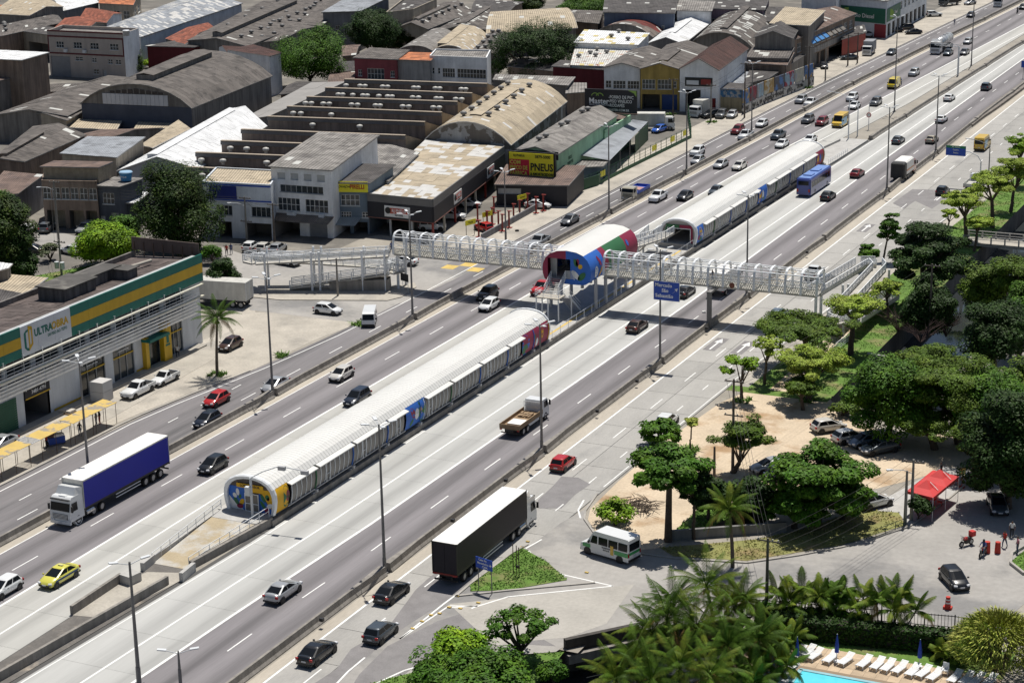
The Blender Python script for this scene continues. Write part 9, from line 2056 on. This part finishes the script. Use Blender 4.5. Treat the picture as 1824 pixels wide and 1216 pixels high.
# ------------------------------------------------------------------ utility poles and cables
m_wp=mat('wooden_pole',(.12,.10,.085),.9,.25,1.5); m_cp=mat('concrete_pole',(.23,.22,.2),.9,.15,1)
PT={}
def upole(key,px,py,top,label,arms=1,m=None,lamp=False,rz=0,tank=False):
    q=G(px,py); h=px_h(px,py,top); t=E('utility_pole',label,'utility pole',(q.x,q.y,0),rad(rz),'utility poles'); MB().tube((0,0,0),(0,0,h),.19,.11,8).build('pole',m or m_wp,t)
    for k in range(arms): MB().box((0,.1,h-.3-1.5*k-(2.2 if k else 0)),(2.1,.1,.12)).build('crossarm',m_wp,t); MB().box((-.9,.1,h-.17-1.5*k-(2.2 if k else 0)),(.1,.1,.16)).box((.9,.1,h-.17-1.5*k-(2.2 if k else 0)),(.1,.1,.16)).box((.4,.1,h-.17-1.5*k-(2.2 if k else 0)),(.1,.1,.16)).build('insulator',m_newc,t)
    if lamp: MB().path([(0,0,h-1.5),(-.8,-.6,h-1.0),(-1.8,-1.2,h-.9)],.04).build('lamp_arm',m_polew,t); MB().box((-2.0,-1.3,h-.92),(.6,.3,.12),.5).build('lamp_head',m_polew,t)
    if tank:
        for s in (-.5,.5): MB().tube((s,-.3,h-4.2),(s,-.3,h-3.2),.34,.34,12).build('transformer',m_polew,t)
    PT[key]=(q,h); return t
upole('a',1305,840,675,'wooden utility pole with two crossarms at the sandy lot edge',2); upole('b',1365,1100,958,'wooden utility pole in front of the garden palms',1); upole('c',1612,932,838,'left pole of the double pole by the red tent',0,m_cp); upole('d',1623,926,818,'taller right pole of the double pole by the red tent',1,m_cp,lamp=True)
upole('e',1655,600,470,'wooden pole beside the bare shrubs on the canal',1); upole('f',1272,870,795,'short dark post between the corner almond trees',0)
upole('g',105,432,322,'concrete utility pole with a lamp in front of the brown house',1,m_cp,True); upole('h',440,430,350,'leaning utility pole left of the ramp end',2,m_cp,True); upole('i',489,432,362,'utility pole with a cable tangle in front of the ragged awning',1); upole('j',110,490,428,'leaning pole with two transformers on the turf plot',1,m_cp,tank=True); upole('p',322,455,415,'pole top seen behind the store parapet',1,m_cp)
upole('k',1440,157,82,'utility pole at the near end of the derelict building',1); upole('l',1470,144,88,'utility pole in front of the derelict building',0,m_cp); upole('m',1510,117,62,'utility pole right of the derelict building arches',1); upole('n',1527,113,58,'utility pole beside the grey box truck',1); upole('o',1199,207,140,'utility pole at the parked white box truck',1); upole('q',1266,218,150,'utility pole in front of the white workshop',1,m_cp); upole('r',1326,210,112,'utility pole at the start of the mural wall',1)
upole('s',150,135,95,'utility pole in front of the beige three storey block',1,m_cp)
def cable(a,b,off=0,sag=.6,lab=None,dz=0):
    (p,h),(q,k)=PT[a],PT[b]; A=Vector((p.x+off,p.y,h-.15-dz)); B=Vector((q.x+off,q.y,k-.15-dz)); pts=[A+(B-A)*i/12+Vector((0,0,-4*sag*(i/12)*(1-i/12))) for i in range(13)]
    return MB().path(pts,.016,4)
for n_,(a,b,lab,cnt) in enumerate([('a','b','bundle of overhead cables over the lot corner','4'),('b','d','bundle of overhead cables over the dry turf strip','5'),('a','e','overhead cables above the light green trees','3'),('h','i','overhead cables in front of the ragged awning','4'),('g','h','long overhead cables along the back street','4'),('k','m','overhead cables along the derelict building','3'),('q','r','overhead cables beside the white workshop','3'),('o','q','overhead cables above the ochre workshop yard','3'),('r','k','overhead cables along the mural wall','3'),('j','g','overhead cables over the turf plot','2')]):
    mb=MB()
    for k in range(int(cnt)):
        c=cable(a,b,-.8+.5*k,.5+.15*k,dz=.35*k); mb.add(c.v,c.f,0,True)
    tag(mb.build('overhead_cable',m_cable),lab,'cable')
# drain box fittings on the right barrier
for y in (118,135,160,172,196,208,232,262,275):
    q=MB(); q.box((LX('barRr',y)+.2,y,.8),(.35,.3,.3)); tag(q.build('barrier_box',m_dark),'small black box hung on the right barrier %s'%({118:'lowest in the photo',135:'by the black sedan',160:'left of the black trailer roof',172:'near the red hatchback',196:'above the flatbed truck',208:'below the big blue sign',232:'in the footbridge shadow',262:'behind the footbridge',275:'beyond the white pickup'}[y]),'box','small boxes on the right barrier')
